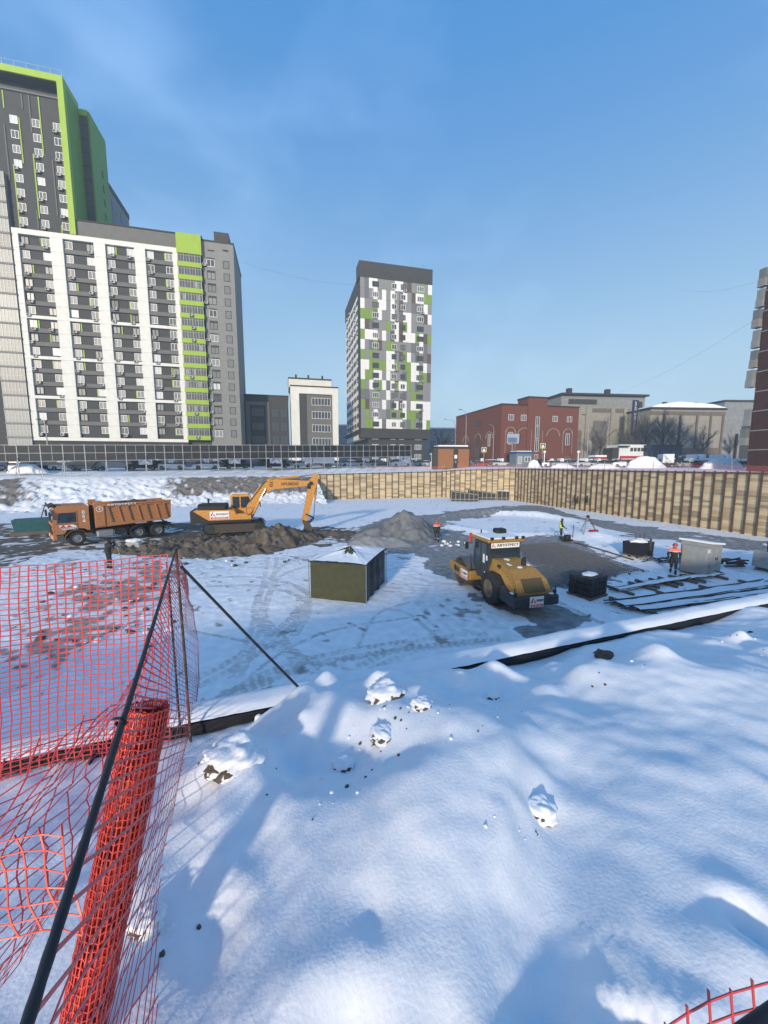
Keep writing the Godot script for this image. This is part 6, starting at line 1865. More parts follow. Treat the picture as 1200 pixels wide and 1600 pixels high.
func make_cars() -> void:
	var row := [[8, 9, "suv", "blue"], [28, 6, "sedan", "white"], [108, 8, "sedan", "white"], [137, 7, "sedan", "grey"], [184, 8, "van", "silver"], [226, 6, "suv", "black"], [252, 11, "sedan", "silver"], [270, 6, "sedan", "white"], [300, 8, "sedan", "silver"], [324, 6, "sedan", "white"], [346, 7, "sedan", "grey"], [372, 6, "suv", "black"], [384, 12, "suv", "grey"], [434, 6, "suv", "black"], [456, 9, "sedan", "white"], [474, 7, "sedan", "silver"], [519, 7, "sedan", "silver"], [548, 10, "sedan", "white"], [571, 6, "sedan", "silver"], [600, 12, "sedan", "grey"], [626, 7, "suv", "white"], [646, 10, "sedan", "silver"]]
	var seen := {}
	for r in row:
		var p := fence_depth(r[0]); p = EYE + (p - Vector3(0, EYE.y, 0) - EYE + Vector3(0, EYE.y, 0)) * 1.0
		var q := fence_depth(r[0])
		var away := Vector3(q.x, 0, q.z).normalized()
		q += away * float(r[1])
		q.y = street(q.x, q.z) + 0.02
		var turn := GRID_TURN + 0.16 + (PI if rng.randf() < 0.5 else 0.0) + rng.randf_range(-0.15, 0.15)
		var sn := rng.randf() < 0.7
		car(r[2], r[3], q, turn, "%s %s %s parked behind the black panel fence" % ["snow-topped" if sn else "bare-roofed", r[3], {"sedan": "saloon car", "suv": "tall estate car", "van": "minibus"}[r[2]]], "cars behind the panel fence", sn)
	var lot := [[662, 95, "sedan", "white"], [745, 92, "sedan", "grey"], [770, 96, "suv", "silver"], [862, 92, "sedan", "white"], [876, 86, "sedan", "silver"], [893, 94, "suv", "grey"], [912, 88, "sedan", "white"], [932, 92, "sedan", "silver"], [950, 86, "sedan", "grey"], [975, 84, "suv", "white"], [1000, 82, "sedan", "beige"], [1034, 80, "suv", "black"], [1048, 84, "sedan", "white"], [1068, 96, "suv", "silver"], [1075, 78, "sedan", "silver"], [1102, 77, "sedan", "red"], [1090, 84, "suv", "grey"], [1168, 72, "sedan", "beige"], [1190, 74, "sedan", "red"], [752, 88, "sedan", "red"], [782, 90, "sedan", "white"], [845, 97, "suv", "black"], [870, 98, "sedan", "blue"], [886, 97, "sedan", "white"], [903, 98, "suv", "silver"], [921, 97, "sedan", "grey"], [942, 96, "suv", "white"], [962, 93, "sedan", "blue"], [988, 91, "sedan", "silver"], [1018, 90, "sedan", "white"], [1058, 90, "sedan", "grey"], [1120, 84, "suv", "white"], [1145, 80, "sedan", "black"], [1128, 78, "sedan", "silver"]]
	for r in lot:
		var q := on_z(r[0], 728, -float(r[1]))
		q.y = street(q.x, q.z) + 0.02
		var sn := rng.randf() < 0.7
		car(r[2], r[3], q, rng.randf_range(-0.3, 0.3) + (PI if rng.randf() < 0.5 else 0.0), "%s %s %s in the car park beyond the timber wall" % ["snow-topped" if sn else "bare-roofed", r[3], {"sedan": "saloon car", "suv": "tall estate car", "van": "minibus"}[r[2]]], "cars in the car park beyond the wall", sn)
	# snowed-in lorry behind the left end of the fence
	var q := fence_depth(62); q += Vector3(q.x, 0, q.z).normalized() * 9.0
	var t := thing("lorry", "lorry with a snow-covered pale box trailer behind the panel fence", "lorry", Vector3(q.x, street(q.x, q.z), q.z), 1.15)
	var b := MB.new(); b.cbox(Vector3(0, 2.0, 0), Vector3(7.5, 2.4, 2.4), 0.06); var bx := part(t, "box", b, M.far_wall)
	b = MB.new(); b.cbox(Vector3(0, 3.27, 0), Vector3(7.4, 0.16, 2.3), 0.07); part(bx, "snow", b, M.cap)
	b = MB.new(); b.cbox(Vector3(-5.0, 1.6, 0), Vector3(1.8, 2.2, 2.3), 0.15); var cb := part(t, "cab", b, mat(0.15, 0.2, 0.28, 0.5)); b = MB.new(); b.box(Vector3(-5.91, 2.1, 0), Vector3(0.02, 0.8, 2.0)); part(cb, "windscreen", b, M.glass)
	b = MB.new(); b.box(Vector3(-0.8, 0.7, 0), Vector3(9.4, 0.2, 0.9)); part(t, "chassis", b, M.steel_dark)
	for x in [-4.9, 1.2, 2.5]:
		for z in [-1.0, 1.0]: wheel(t, Vector3(x, 0.5, z), 0.5, 0.3, M.grey_metal)
	q = fence_depth(505); q += Vector3(q.x, 0, q.z).normalized() * 7.0
	t = thing("delivery_truck", "small truck with a plain white cargo box behind the panel fence", "truck", Vector3(q.x, street(q.x, q.z), q.z), 0.4)
	b = MB.new(); b.cbox(Vector3(0, 1.9, 0), Vector3(4.4, 2.2, 2.1), 0.04); part(t, "box", b, M.frame_white); b = MB.new(); b.cbox(Vector3(-3.1, 1.4, 0), Vector3(1.6, 1.7, 2.0), 0.2); part(t, "cab", b, M.frame_white); b = MB.new(); b.box(Vector3(-0.6, 0.7, 0), Vector3(6, 0.2, 0.8)); part(t, "chassis", b, M.steel_dark)
	for x in [-3.0, 1.2]:
		for z in [-0.9, 0.9]: wheel(t, Vector3(x, 0.42, z), 0.42, 0.26, M.grey_metal)

func lamp_post(px: float, py_top: float, z: float, arm: float, label: String) -> void:
	var top := on_z(px, py_top, z)
	var y := street(top.x, z)
	var t := thing("street_lamp", label, "street lamp", Vector3(top.x, y, top.z), 0.0, "street lamps")
	var h := top.y - y
	var b := MB.new(); b.tube([Vector3(0, -0.1, 0), Vector3(0, h * 0.85, 0), Vector3(arm * 0.2, h * 0.97, 0), Vector3(arm, h, 0)], [0.12, 0.08, 0.06, 0.05], 8); part(t, "pole", b, M.grey_metal)
	b = MB.new(); b.cbox(Vector3(arm * 1.15, h, 0), Vector3(0.8, 0.16, 0.34), 0.06); part(t, "lamp_head", b, M.wall_slate)

func bare_tree(at: Vector3, h: float, sd: int, label: String) -> void:
	var r := RandomNumberGenerator.new(); r.seed = sd
	var t := thing("bare_tree", label, "tree", at, 0.0, "bare trees in front of the beige hall")
	var tr := MB.new(); var cr := MB.new()
	tr.tube([Vector3(0, -0.2, 0), Vector3(0.1, h * 0.35, 0), Vector3(0.05, h * 0.6, 0.1)], [h * 0.016, h * 0.012, h * 0.009], 7)
	part(t, "trunk", tr, mat(0.05, 0.042, 0.038, 0.9))
	var stack := []
	for i in 16:
		var y := h * (0.28 + 0.34 * i / 16.0); var w := r.randf() * TAU
		stack.append([Vector3(0.08, y, 0.03), Vector3(cos(w), r.randf_range(0.7, 1.5), sin(w)).normalized(), h * r.randf_range(0.2, 0.36), h * 0.006, 0])
	stack.append([Vector3(0.05, h * 0.6, 0.1), Vector3(0.05, 1, 0), h * 0.35, h * 0.008, 0])
	while stack.size():
		var s: Array = stack.pop_back()
		var p: Vector3 = s[0]; var d: Vector3 = s[1]; var l: float = s[2]
		var q := p + d * l * 0.5 + Vector3(r.randf_range(-0.06, 0.06), 0, r.randf_range(-0.06, 0.06)) * l
		var e := q + (d + Vector3(0, 0.25, 0)).normalized() * l * 0.5
		cr.tube([p, q, e], [s[3], s[3] * 0.7, s[3] * 0.35], 4, false)
		if s[4] < 3:
			for k in (5 if s[4] < 2 else 4):
				var f := r.randf_range(0.25, 1.0)
				var o := p.lerp(q, f * 2.0) if f < 0.5 else q.lerp(e, f * 2.0 - 1.0)
				stack.append([o, (d + Vector3(r.randf_range(-1, 1), r.randf_range(-0.2, 0.8), r.randf_range(-1, 1)) * 0.8).normalized(), l * r.randf_range(0.35, 0.6), s[3] * 0.5, s[4] + 1])
	part(t, "crown", cr, mat(0.10, 0.09, 0.082, 0.9))

func ground_at(px: float, z: float) -> Vector3:
	var p := on_z(px, 728, z)
	p.y = street(p.x, p.z)
	return p

func make_street() -> void:
	make_cars()
	# brown cabin
	var c := ground_at(684, -82.6); c.y = 5.75
	var t := thing("site_cabin", "brown panelled cabin with a dark gable end and snow on its flat roof", "cabin", c, 0.12)
	var br := worn(0.27, 0.12, 0.05, 0.12, 0.5, 161, 0.7)
	slab(t, "front_wall", Vector3(0, 0.1, -3.8), Vector3(6.9, 4.3, 0), br); slab(t, "roof_band", Vector3(-0.5, 4.3, -4.2), Vector3(7.2, 4.75, 0.15), M.roof_dark)
	slab(t, "roof_snow", Vector3(0.1, 4.75, -3.9), Vector3(6.6, 5.05, -0.05), M.cap); slab(t, "end_frame", Vector3(6.9, 0, -4.0), Vector3(7.15, 4.3, 0.1), M.roof_dark)
	slab(t, "gable_end", Vector3(-1.0, 0, -4.0), Vector3(-0.0, 4.4, 0.05), M.wall_slate); var dr := slab(t, "door", Vector3(-1.06, 0.2, -3.0), Vector3(-1.0, 3.4, -1.4), M.frame_white); slab(dr, "door_glass", Vector3(-0.05, -0.2, -0.6), Vector3(-0.02, 1.3, 0.6), M.glass)
	slab(t, "post_panel", Vector3(3.4, 0.2, 0), Vector3(4.4, 4.2, 0.08), M.roof_dark); slab(t, "notice", Vector3(3.6, 2.2, 0.08), Vector3(4.2, 3.0, 0.11), M.frame_white); slab(t, "notice", Vector3(3.75, 1.3, 0.08), Vector3(4.05, 1.8, 0.11), M.beige)
	# blue booth
	c = ground_at(806, -80.0); c.y = 5.85
	t = thing("guard_booth", "small grey-blue guard booth with a blue roof band", "booth", c, 0.2)
	var bl := worn(0.15, 0.19, 0.235, 0.1, 0.5, 162, 0.6)
	slab(t, "wall", Vector3(0, 0, -2.6), Vector3(3.6, 3.1, 0), bl); slab(t, "roof_band", Vector3(-0.15, 3.1, -2.75), Vector3(3.75, 3.5, 0.15), mat(0.03, 0.08, 0.22, 0.6)); slab(t, "roof_snow", Vector3(0.1, 3.5, -2.6), Vector3(3.5, 3.65, 0), M.cap)
	window(t, Vector3(0.85, 1.7, 0.04), 0.9, 1.5, 2, M.frame_white, M.pane_a); window(t, Vector3(2.6, 1.9, 0.04), 1.4, 1.1, 2, M.frame_white, M.pane_b)
	# billboard
	c = ground_at(799, -95.0)
	t = thing("billboard", "small pale billboard on a single grey pole", "billboard", c, 0.15)
	slab(t, "pole", Vector3(-0.15, 0, -0.15), Vector3(0.15, 6.0, 0.15), M.grey_metal); slab(t, "board", Vector3(-1.4, 5.6, -0.1), Vector3(1.7, 7.9, 0.15), mat(0.33, 0.37, 0.45, 0.5)); slab(t, "picture", Vector3(-1.2, 5.8, 0.15), Vector3(1.1, 7.0, 0.18), mat(0.12, 0.16, 0.26, 0.5)); slab(t, "frame", Vector3(1.7, 5.5, -0.2), Vector3(2.0, 8.0, 0.2), M.roof_dark)
	# shop pavilions
	c = ground_at(966, -100.0)
	t = thing("shop_pavilion", "white shop pavilion with a red stripe and dark sign letters", "pavilion", c, 0.1)
	slab(t, "wall", Vector3(0, 0, -5), Vector3(7.4, 5.6, 0), M.frame_white); slab(t, "red_stripe", Vector3(0.2, 1.9, 0), Vector3(7.4, 2.7, 0.06), mat(0.42, 0.03, 0.035, 0.6)); slab(t, "doorway", Vector3(-1.6, 0, -4), Vector3(0.0, 4.8, -0.2), M.wall_slate)
	for k in 4: slab(t, "sign_letter", Vector3(3.0 + 1.0 * k, 3.9, 0.0), Vector3(3.7 + 1.0 * k, 4.8, 0.12), M.wall_slate)
	slab(t, "awning", Vector3(-0.4, 5.0, 0), Vector3(2.0, 5.3, 1.2), M.wall_slate)
	c = ground_at(930, -102.0)
	t = thing("red_kiosk", "low kiosk with a red front band and a snowy roof", "kiosk", c, 0.1)
	slab(t, "wall", Vector3(0, 0, -3), Vector3(5.4, 2.2, 0), M.far_wall); slab(t, "red_band", Vector3(-0.1, 1.6, 0), Vector3(5.5, 2.5, 0.1), mat(0.36, 0.03, 0.03, 0.6)); slab(t, "roof_snow", Vector3(-0.1, 2.5, -3), Vector3(5.5, 3.0, 0.05), M.cap); slab(t, "shop_window", Vector3(2.2, 0.4, 0), Vector3(3.4, 1.5, 0.05), M.glass)
	c = ground_at(1011, -99.0)
	t = thing("navy_pavilion", "navy blue shop pavilion with a glazed front", "pavilion", c, 0.05)
	var nv := mat(0.015, 0.025, 0.07, 0.4)
	slab(t, "wall", Vector3(0, 0, -4), Vector3(9.0, 5.2, 0), nv)
	for k in 3: window(t, Vector3(1.7 + 2.8 * k, 2.9, 0.04), 2.4, 2.6, 2, nv, M.pane_c)
	slab(t, "roof_edge", Vector3(-0.1, 5.2, -4), Vector3(9.1, 5.5, 0.1), M.roof_dark); slab(t, "red_plinth", Vector3(0, 0.6, 0), Vector3(9.0, 1.2, 0.06), mat(0.16, 0.02, 0.03, 0.6))
	# vertical sign on the beige hall
	var st := on_z(994, 625, -118.0); var sb := on_z(989, 682, -118.0)
	t = thing("vertical_sign", "tall narrow navy sign with a column of white letters", "sign", Vector3(st.x, sb.y, -118.0), 0.1)
	var hh := st.y - sb.y
	slab(t, "board", Vector3(-0.9, 0, -0.3), Vector3(0.9, hh, 0), mat(0.018, 0.02, 0.06, 0.5))
	for k in 14:
		if k == 4: continue
		var l := MB.new()
		var s := 0.3 + 0.12 * rng.randf()
		l.box(Vector3(0, 0, 0), Vector3(0.5, 0.12, 0.05)); l.box(Vector3(-s * 0.5, 0.18, 0), Vector3(0.12, 0.4, 0.05)); l.box(Vector3(s * 0.5, 0.1 if k % 2 else -0.1, 0), Vector3(0.12, 0.4, 0.05))
		part(t, "letter", l, M.frame_white, Vector3(0, hh - 0.8 - k * (hh - 1.4) / 13.5, 0.03))
	slab(t, "mast", Vector3(-0.15, -5.0, -0.5), Vector3(0.15, 0.2, -0.3), M.grey_metal)
	lamp_post(729, 640, -100.0, -1.4, "tall lamp post in front of the brick hall's left face")
	lamp_post(921, 648, -92.0, -1.2, "tall lamp post by the right end of the brick hall")
	lamp_post(712, 655, -130.0, -3.0, "distant lamp with a long arm beside the pale panel block")
	lamp_post(772, 663, -102.0, -1.5, "lamp post in front of the brick hall's arches")
	lamp_post(70, 655, -66.0, -0.9, "lamp post behind the panel fence before the white grid front")
	for a in [[851, 706, -78.0, "white globe lamp on a short post beside the guard booth"], [904, 706, -76.0, "white globe lamp on a short post above the timber wall"]]:
		var p := on_z(a[0], a[1], a[2])
		var g := street(p.x, p.z)
		t = thing("globe_lamp", a[3], "lamp", Vector3(p.x, g, p.z), 0.0, "globe lamps")
		var b := MB.new(); b.tube([Vector3(0, -0.1, 0), Vector3(0, p.y - g, 0)], 0.09, 8); part(t, "post", b, M.frame_white)
		b = MB.new(); b.blob(Vector3(0, p.y - g, 0), Vector3(0.28, 0.28, 0.28), 0.0, n_fine, 1.0, 8); part(t, "globe", b, M.frame_white)
	for a in [[756, 706, -86.0, "square crossing sign by the brown cabin"], [848, 700, -84.0, "square crossing sign with a round sign above, by the booth"]]:
		var p := on_z(a[0], a[1], a[2])
		var g := street(p.x, p.z)
		t = thing("road_sign", a[3], "road sign", Vector3(p.x, g, p.z), 0.0, "crossing signs")
		slab(t, "post", Vector3(-0.05, 0, -0.05), Vector3(0.05, p.y - g, 0.05), M.grey_metal); slab(t, "plate", Vector3(-0.55, p.y - g - 0.1, 0.05), Vector3(0.55, p.y - g + 1.0, 0.1), mat(0.65, 0.65, 0.12, 0.5)); slab(t, "blue_field", Vector3(-0.42, p.y - g + 0.02, 0.1), Vector3(0.42, p.y - g + 0.88, 0.12), mat(0.03, 0.06, 0.2, 0.5))
		var tri := MB.new(); tri.prism(PackedVector2Array([Vector2(-0.34, p.y - g + 0.1), Vector2(0.34, p.y - g + 0.1), Vector2(0, p.y - g + 0.8)]), 0.12, 0.135); part(t, "white_triangle", tri, M.white_print)
	var k := 0
	for a in [[1012, 648, -112, "bare tree before the beige annex's left corner"], [1040, 640, -112, "tallest dark bare tree before the beige annex"], [1062, 655, -112, "thin bare tree before the annex's dark pilasters"], [985, 655, -112, "bare tree hiding the foot of the vertical sign"], [940, 662, -118, "bare tree before the hall's dark portals"], [1100, 668, -106, "low bare tree near the grey annex"], [745, 672, -108, "slim bare tree by the brick hall's gate"], [690, 672, -150, "bare tree before the distant panel block"], [1142, 676, -100, "low bare tree by the dark brick block"]]:
		var p := on_z(a[0], a[1], a[2]); var g := street(p.x, p.z)
		bare_tree(Vector3(p.x, g, p.z), p.y - g, 300 + k, a[3]); k += 1
	# ploughed snow heaps
	k = 0
	for a in [[1010, -76.0, 7.5, 2.2, 3.0, "broad snow heap half hiding the parked cars"], [1130, -72.0, 8.0, 1.9, 3.0, "long snow heap in front of the dark brick block"], [835, -78.5, 2.6, 1.5, 1.8, "pointed snow heap beside the guard booth"], [1190, -66.0, 5.0, 1.5, 2.5, "snow heap at the foot of the dark brick block"], [45, -58.5, 5.5, 1.2, 3.0, "snow heap behind the left end of the panel fence"], [880, -77.0, 5.0, 0.9, 2.0, "low snow ridge above the timber wall"], [945, -74.0, 6.0, 0.9, 2.0, "dirty snow ridge between the car park and the wall"], [730, -92.0, 5.0, 1.5, 2.5, "snow heap behind the brown cabin"]]:
		var p := ground_at(a[0], a[1])
		var b := MB.new(); b.blob(Vector3.ZERO, Vector3(a[2] / 2, a[3], a[4] / 2), 0.35, n_mid, 3.5, 14, -0.1)
		solo("snow_heap", b, M.snow_far, a[5], "snow heap", Vector3(p.x, p.y - 0.1, p.z), "ploughed snow heaps"); k += 1
	# trimmed bank of shrubs under snow by the dark brick block
	for a in [[1090, -92.0, 12.0, "grey-green hedge dusted with snow left of the brick block"]]:
		var p := ground_at(a[0], a[1])
		var b := MB.new(); b.blob(Vector3.ZERO, Vector3(a[2] / 2, 2.6, 1.5), 0.6, n_fine, 4.0, 16, -0.1)
		solo("hedge", b, worn(0.17, 0.20, 0.15, 0.6, 0.8, 171, 0.9), a[3], "hedge", Vector3(p.x, p.y, p.z))
	# overhead wires
	k = 0
	for a in [[[1210, 432, -70], [1060, 452, -110], "faint overhead wire high above the car park"], [[1215, 478, -58], [955, 618, -126], "overhead wire sloping down to the beige hall's roof"], [[362, 405, -92], [580, 446, -110], "thin wire between the apartment block and the panel tower"]]:
		var p := on_z(a[0][0], a[0][1], a[0][2]); var q := on_z(a[1][0], a[1][1], a[1][2])
		var b := MB.new(); var pts := []
		for i in 13: pts.append(p.lerp(q, i / 12.0) - Vector3(0, 1.4 * sin(PI * i / 12.0), 0))
		b.tube(pts, 0.012, 5); solo("overhead_wire", b, M.steel_dark, a[2], "wire", Vector3.ZERO, "overhead wires"); k += 1

# ---------------------------------------------------------------- people: one smooth surface each
func body_mesh(bones: Array, cell: float, paint_at: Callable) -> MB:      # bones are [a, b, radius a, radius b]
	var lo := Vector3.ONE * 99; var hi := -lo
	for k in bones:
		for e in 2:
			var r: float = maxf(k[2], k[3]) + cell * 3
			lo = lo.min(k[e] - Vector3.ONE * r); hi = hi.max(k[e] + Vector3.ONE * r)
	var n := Vector3i(((hi - lo) / cell).ceil()) + Vector3i.ONE
	var f := PackedFloat32Array(); f.resize(n.x * n.y * n.z); f.fill(1.0)
	for k in bones:
		var a: Vector3 = k[0]; var b: Vector3 = k[1]
		var r: float = maxf(k[2], k[3]) + cell * 2.5
		var i0 := Vector3i(((a.min(b) - Vector3.ONE * r - lo) / cell).floor()).max(Vector3i.ZERO)
		var i1 := Vector3i(((a.max(b) + Vector3.ONE * r - lo) / cell).ceil()).min(n - Vector3i.ONE)
		var ab := b - a
		var ll := maxf(ab.length_squared(), 1e-9)
		for z in range(i0.z, i1.z + 1):
			for y in range(i0.y, i1.y + 1):
				for x in range(i0.x, i1.x + 1):
					var p := lo + Vector3(x, y, z) * cell
					var t := clampf((p - a).dot(ab) / ll, 0, 1)
					var d := p.distance_to(a + ab * t) - lerpf(k[2], k[3], t)
					var at := (z * n.y + y) * n.x + x
					var o := f[at]
					var h := maxf(0.05 - absf(o - d), 0.0) / 0.05
					f[at] = minf(o, d) - h * h * 0.0125
	var ids := {}
	var verts := PackedVector3Array()
	var m := MB.new()
	for z in n.z - 1:
		for y in n.y - 1:
			for x in n.x - 1:
				var c := (z * n.y + y) * n.x + x
				var sum := Vector3.ZERO; var cnt := 0
				var vals := [f[c], f[c + 1], f[c + n.x], f[c + n.x + 1], f[c + n.x * n.y], f[c + n.x * n.y + 1], f[c + n.x * n.y + n.x], f[c + n.x * n.y + n.x + 1]]
				var neg := 0
				for v in vals: neg += 1 if v < 0.0 else 0
				if neg == 0 or neg == 8: continue
				for e in [[0, 1], [2, 3], [4, 5], [6, 7], [0, 2], [1, 3], [4, 6], [5, 7], [0, 4], [1, 5], [2, 6], [3, 7]]:
					var va: float = vals[e[0]]; var vb: float = vals[e[1]]
					if (va < 0.0) != (vb < 0.0):
						var t := va / (va - vb)
						var pa := Vector3(e[0] & 1, (e[0] >> 1) & 1, e[0] >> 2); var pb := Vector3(e[1] & 1, (e[1] >> 1) & 1, e[1] >> 2)
						sum += pa.lerp(pb, t); cnt += 1
				ids[c] = verts.size()
				verts.append(lo + (Vector3(x, y, z) + sum / cnt) * cell)
	var nor := PackedVector3Array(); nor.resize(verts.size())
	var faces := []
	var sx := 1; var sy := n.x; var sz := n.x * n.y
	for c in ids:
		for ax in [[sx, sy, sz], [sy, sz, sx], [sz, sx, sy]]:
			var va := f[c]; var vb := f[c + ax[0]]
			if (va < 0.0) == (vb < 0.0): continue
			if not (ids.has(c - ax[1]) and ids.has(c - ax[2]) and ids.has(c - ax[1] - ax[2])): continue
			var q := [ids[c], ids[c - ax[1]], ids[c - ax[1] - ax[2]], ids[c - ax[2]]]
			if va > 0.0: q.reverse()
			faces.append(q)
			var fn := (verts[q[1]] - verts[q[0]]).cross(verts[q[2]] - verts[q[0]]) + (verts[q[2]] - verts[q[0]]).cross(verts[q[3]] - verts[q[0]])
			for i in q: nor[i] += fn
	for i in nor.size(): nor[i] = nor[i].normalized()
	for q in faces:
		for i in [q[0], q[2], q[1], q[0], q[3], q[2]]:
			m.v.append(verts[i]); m.n.append(nor[i]); m.u.append(Vector2.ZERO); m.c.append(paint_at.call(verts[i]))
	return m

func person(at: Vector3, turn: float, pose: String, label: String, jacket: Color, vest: Color, helmet: Color, scale := 1.0) -> Node3D:
	var t := thing("person", label, "person", at, turn, "workers in the pit")
	# facing +z
	var hipL := Vector3(0.09, 0.94, 0); var hipR := Vector3(-0.09, 0.94, 0)
	var kL := Vector3(0.10, 0.50, 0.04); var kR := Vector3(-0.10, 0.50, 0.04); var fL := Vector3(0.11, 0.09, 0.0); var fR := Vector3(-0.11, 0.09, 0.0)
	var chest := Vector3(0, 1.34, 0.0); var neck := Vector3(0, 1.50, 0.0); var head := Vector3(0, 1.645, 0.02)
	var eL := Vector3(0.27, 1.14, -0.02); var eR := Vector3(-0.27, 1.14, -0.02); var hL := Vector3(0.27, 0.88, 0.06); var hR := Vector3(-0.27, 0.88, 0.06)
	if pose == "walk":
		kL = Vector3(0.10, 0.52, 0.14); fL = Vector3(0.10, 0.09, 0.20); kR = Vector3(-0.09, 0.49, -0.02); fR = Vector3(-0.09, 0.12, -0.24)
		eL = Vector3(0.29, 1.15, -0.10); hL = Vector3(0.28, 0.90, -0.05); eR = Vector3(-0.29, 1.15, 0.0); hR = Vector3(-0.28, 0.93, 0.16)
	elif pose == "work":
		eL = Vector3(0.29, 1.16, 0.06); hL = Vector3(0.16, 1.02, 0.28); eR = Vector3(-0.29, 1.16, 0.06); hR = Vector3(-0.16, 1.00, 0.28); head = Vector3(0, 1.63, 0.06)
	elif pose == "survey":
		eL = Vector3(0.32, 1.26, 0.12); hL = Vector3(0.12, 1.44, 0.30); eR = Vector3(-0.32, 1.26, 0.12); hR = Vector3(-0.12, 1.42, 0.30); head = Vector3(0, 1.60, 0.12); neck = Vector3(0, 1.49, 0.05); chest = Vector3(0, 1.33, 0.04)
	var bones := [[Vector3(0, 0.98, 0), Vector3(0, 1.15, 0), 0.155, 0.16], [Vector3(0, 1.15, 0), chest, 0.16, 0.175], [chest, neck, 0.15, 0.075], [Vector3(-0.17, 1.41, chest.z), Vector3(0.17, 1.41, chest.z), 0.085, 0.085], [neck, head, 0.065, 0.075], [head + Vector3(0, 0.045, -0.01), head + Vector3(0, -0.03, 0.015), 0.098, 0.082], [head + Vector3(0, 0.0, 0.09), head + Vector3(0, -0.015, 0.108), 0.014, 0.018], [head + Vector3(0.088, 0, -0.005), head + Vector3(0.096, 0.01, -0.01), 0.02, 0.02], [head + Vector3(-0.088, 0, -0.005), head + Vector3(-0.096, 0.01, -0.01), 0.02, 0.02],
		[hipL, kL, 0.098, 0.072], [kL, fL, 0.072, 0.058], [hipR, kR, 0.098, 0.072], [kR, fR, 0.072, 0.058], [fL + Vector3(0, -0.03, -0.05), fL + Vector3(0.01, -0.05, 0.15), 0.055, 0.045], [fR + Vector3(0, -0.03, -0.05), fR + Vector3(-0.01, -0.05, 0.15), 0.055, 0.045],
		[Vector3(0.2, 1.40, chest.z), eL, 0.078, 0.062], [eL, hL, 0.062, 0.045], [Vector3(-0.2, 1.40, chest.z), eR, 0.078, 0.062], [eR, hR, 0.062, 0.045]]
	for s in [[eL, hL, 1.0], [eR, hR, -1.0]]:
		var d: Vector3 = (s[1] - s[0]).normalized()
		var w := d.cross(Vector3.BACK).normalized()
		bones.append([s[1], s[1] + d * 0.08, 0.042, 0.04])
		for k in 4: bones.append([s[1] + d * 0.08 + w * (0.027 * (k - 1.5)), s[1] + d * (0.155 + (0.012 if k in [1, 2] else 0.0)) + w * (0.027 * (k - 1.5)) + Vector3(0, 0, 0.015), 0.0115, 0.0105])
		bones.append([s[1] + d * 0.03 + Vector3(0, 0, 0.03), s[1] + d * 0.09 + Vector3(0, 0, 0.06), 0.013, 0.011])
	var skin := Color(0.38, 0.22, 0.16); var trousers := Color(0.016, 0.018, 0.026); var boots := Color(0.012, 0.011, 0.011); var pale := Color(0.55, 0.56, 0.55); var glove := Color(0.05, 0.05, 0.05)
	var m := body_mesh(bones, 0.022, func(p: Vector3):
		if p.y > 1.55 and absf(p.x) < 0.13:
			if p.y > head.y + 0.045 and helmet.a < 0.5: return Color(0.015, 0.013, 0.012)
			return skin if p.z > head.z + 0.02 else Color(0.02, 0.017, 0.015)
		if p.distance_to(hL) < 0.13 and p.distance_to(eL) > eL.distance_to(hL) or p.distance_to(hR) < 0.13 and p.distance_to(eR) > eR.distance_to(hR): return glove
		if p.y < 0.16: return boots
		if p.y < 0.90: return pale if absf(p.y - 0.30) < 0.025 else trousers
		if vest.a > 0.5 and absf(p.x) < 0.23 and p.y > 0.95 and p.y < 1.47:
			if absf(p.y - 1.10) < 0.03: return pale
			return vest
		if vest.a < 0.5 and vest.r > 0.1 and p.y > 1.30 and p.y < 1.5: return pale if absf(p.y - 1.33) < 0.03 else vest * 2.5
		return jacket)
	var body := part(t, "body", m, M.tint)
	if helmet.a > 0.5:
		var b := MB.new()
		b.xf = Transform3D(Basis.IDENTITY, head + Vector3(0, 0.05, -0.005))
		b.lathe([[0.150, 0.0], [0.152, 0.012], [0.122, 0.02], [0.115, 0.06], [0.085, 0.10], [0.04, 0.118], [0.0, 0.12]], 20)
		b.cbox(Vector3(0, 0.01, 0.13), Vector3(0.16, 0.014, 0.1), 0.005)
		part(t, "helmet", b, mat(helmet.r, helmet.g, helmet.b, 0.4))
	t.scale = Vector3.ONE * scale
	return t

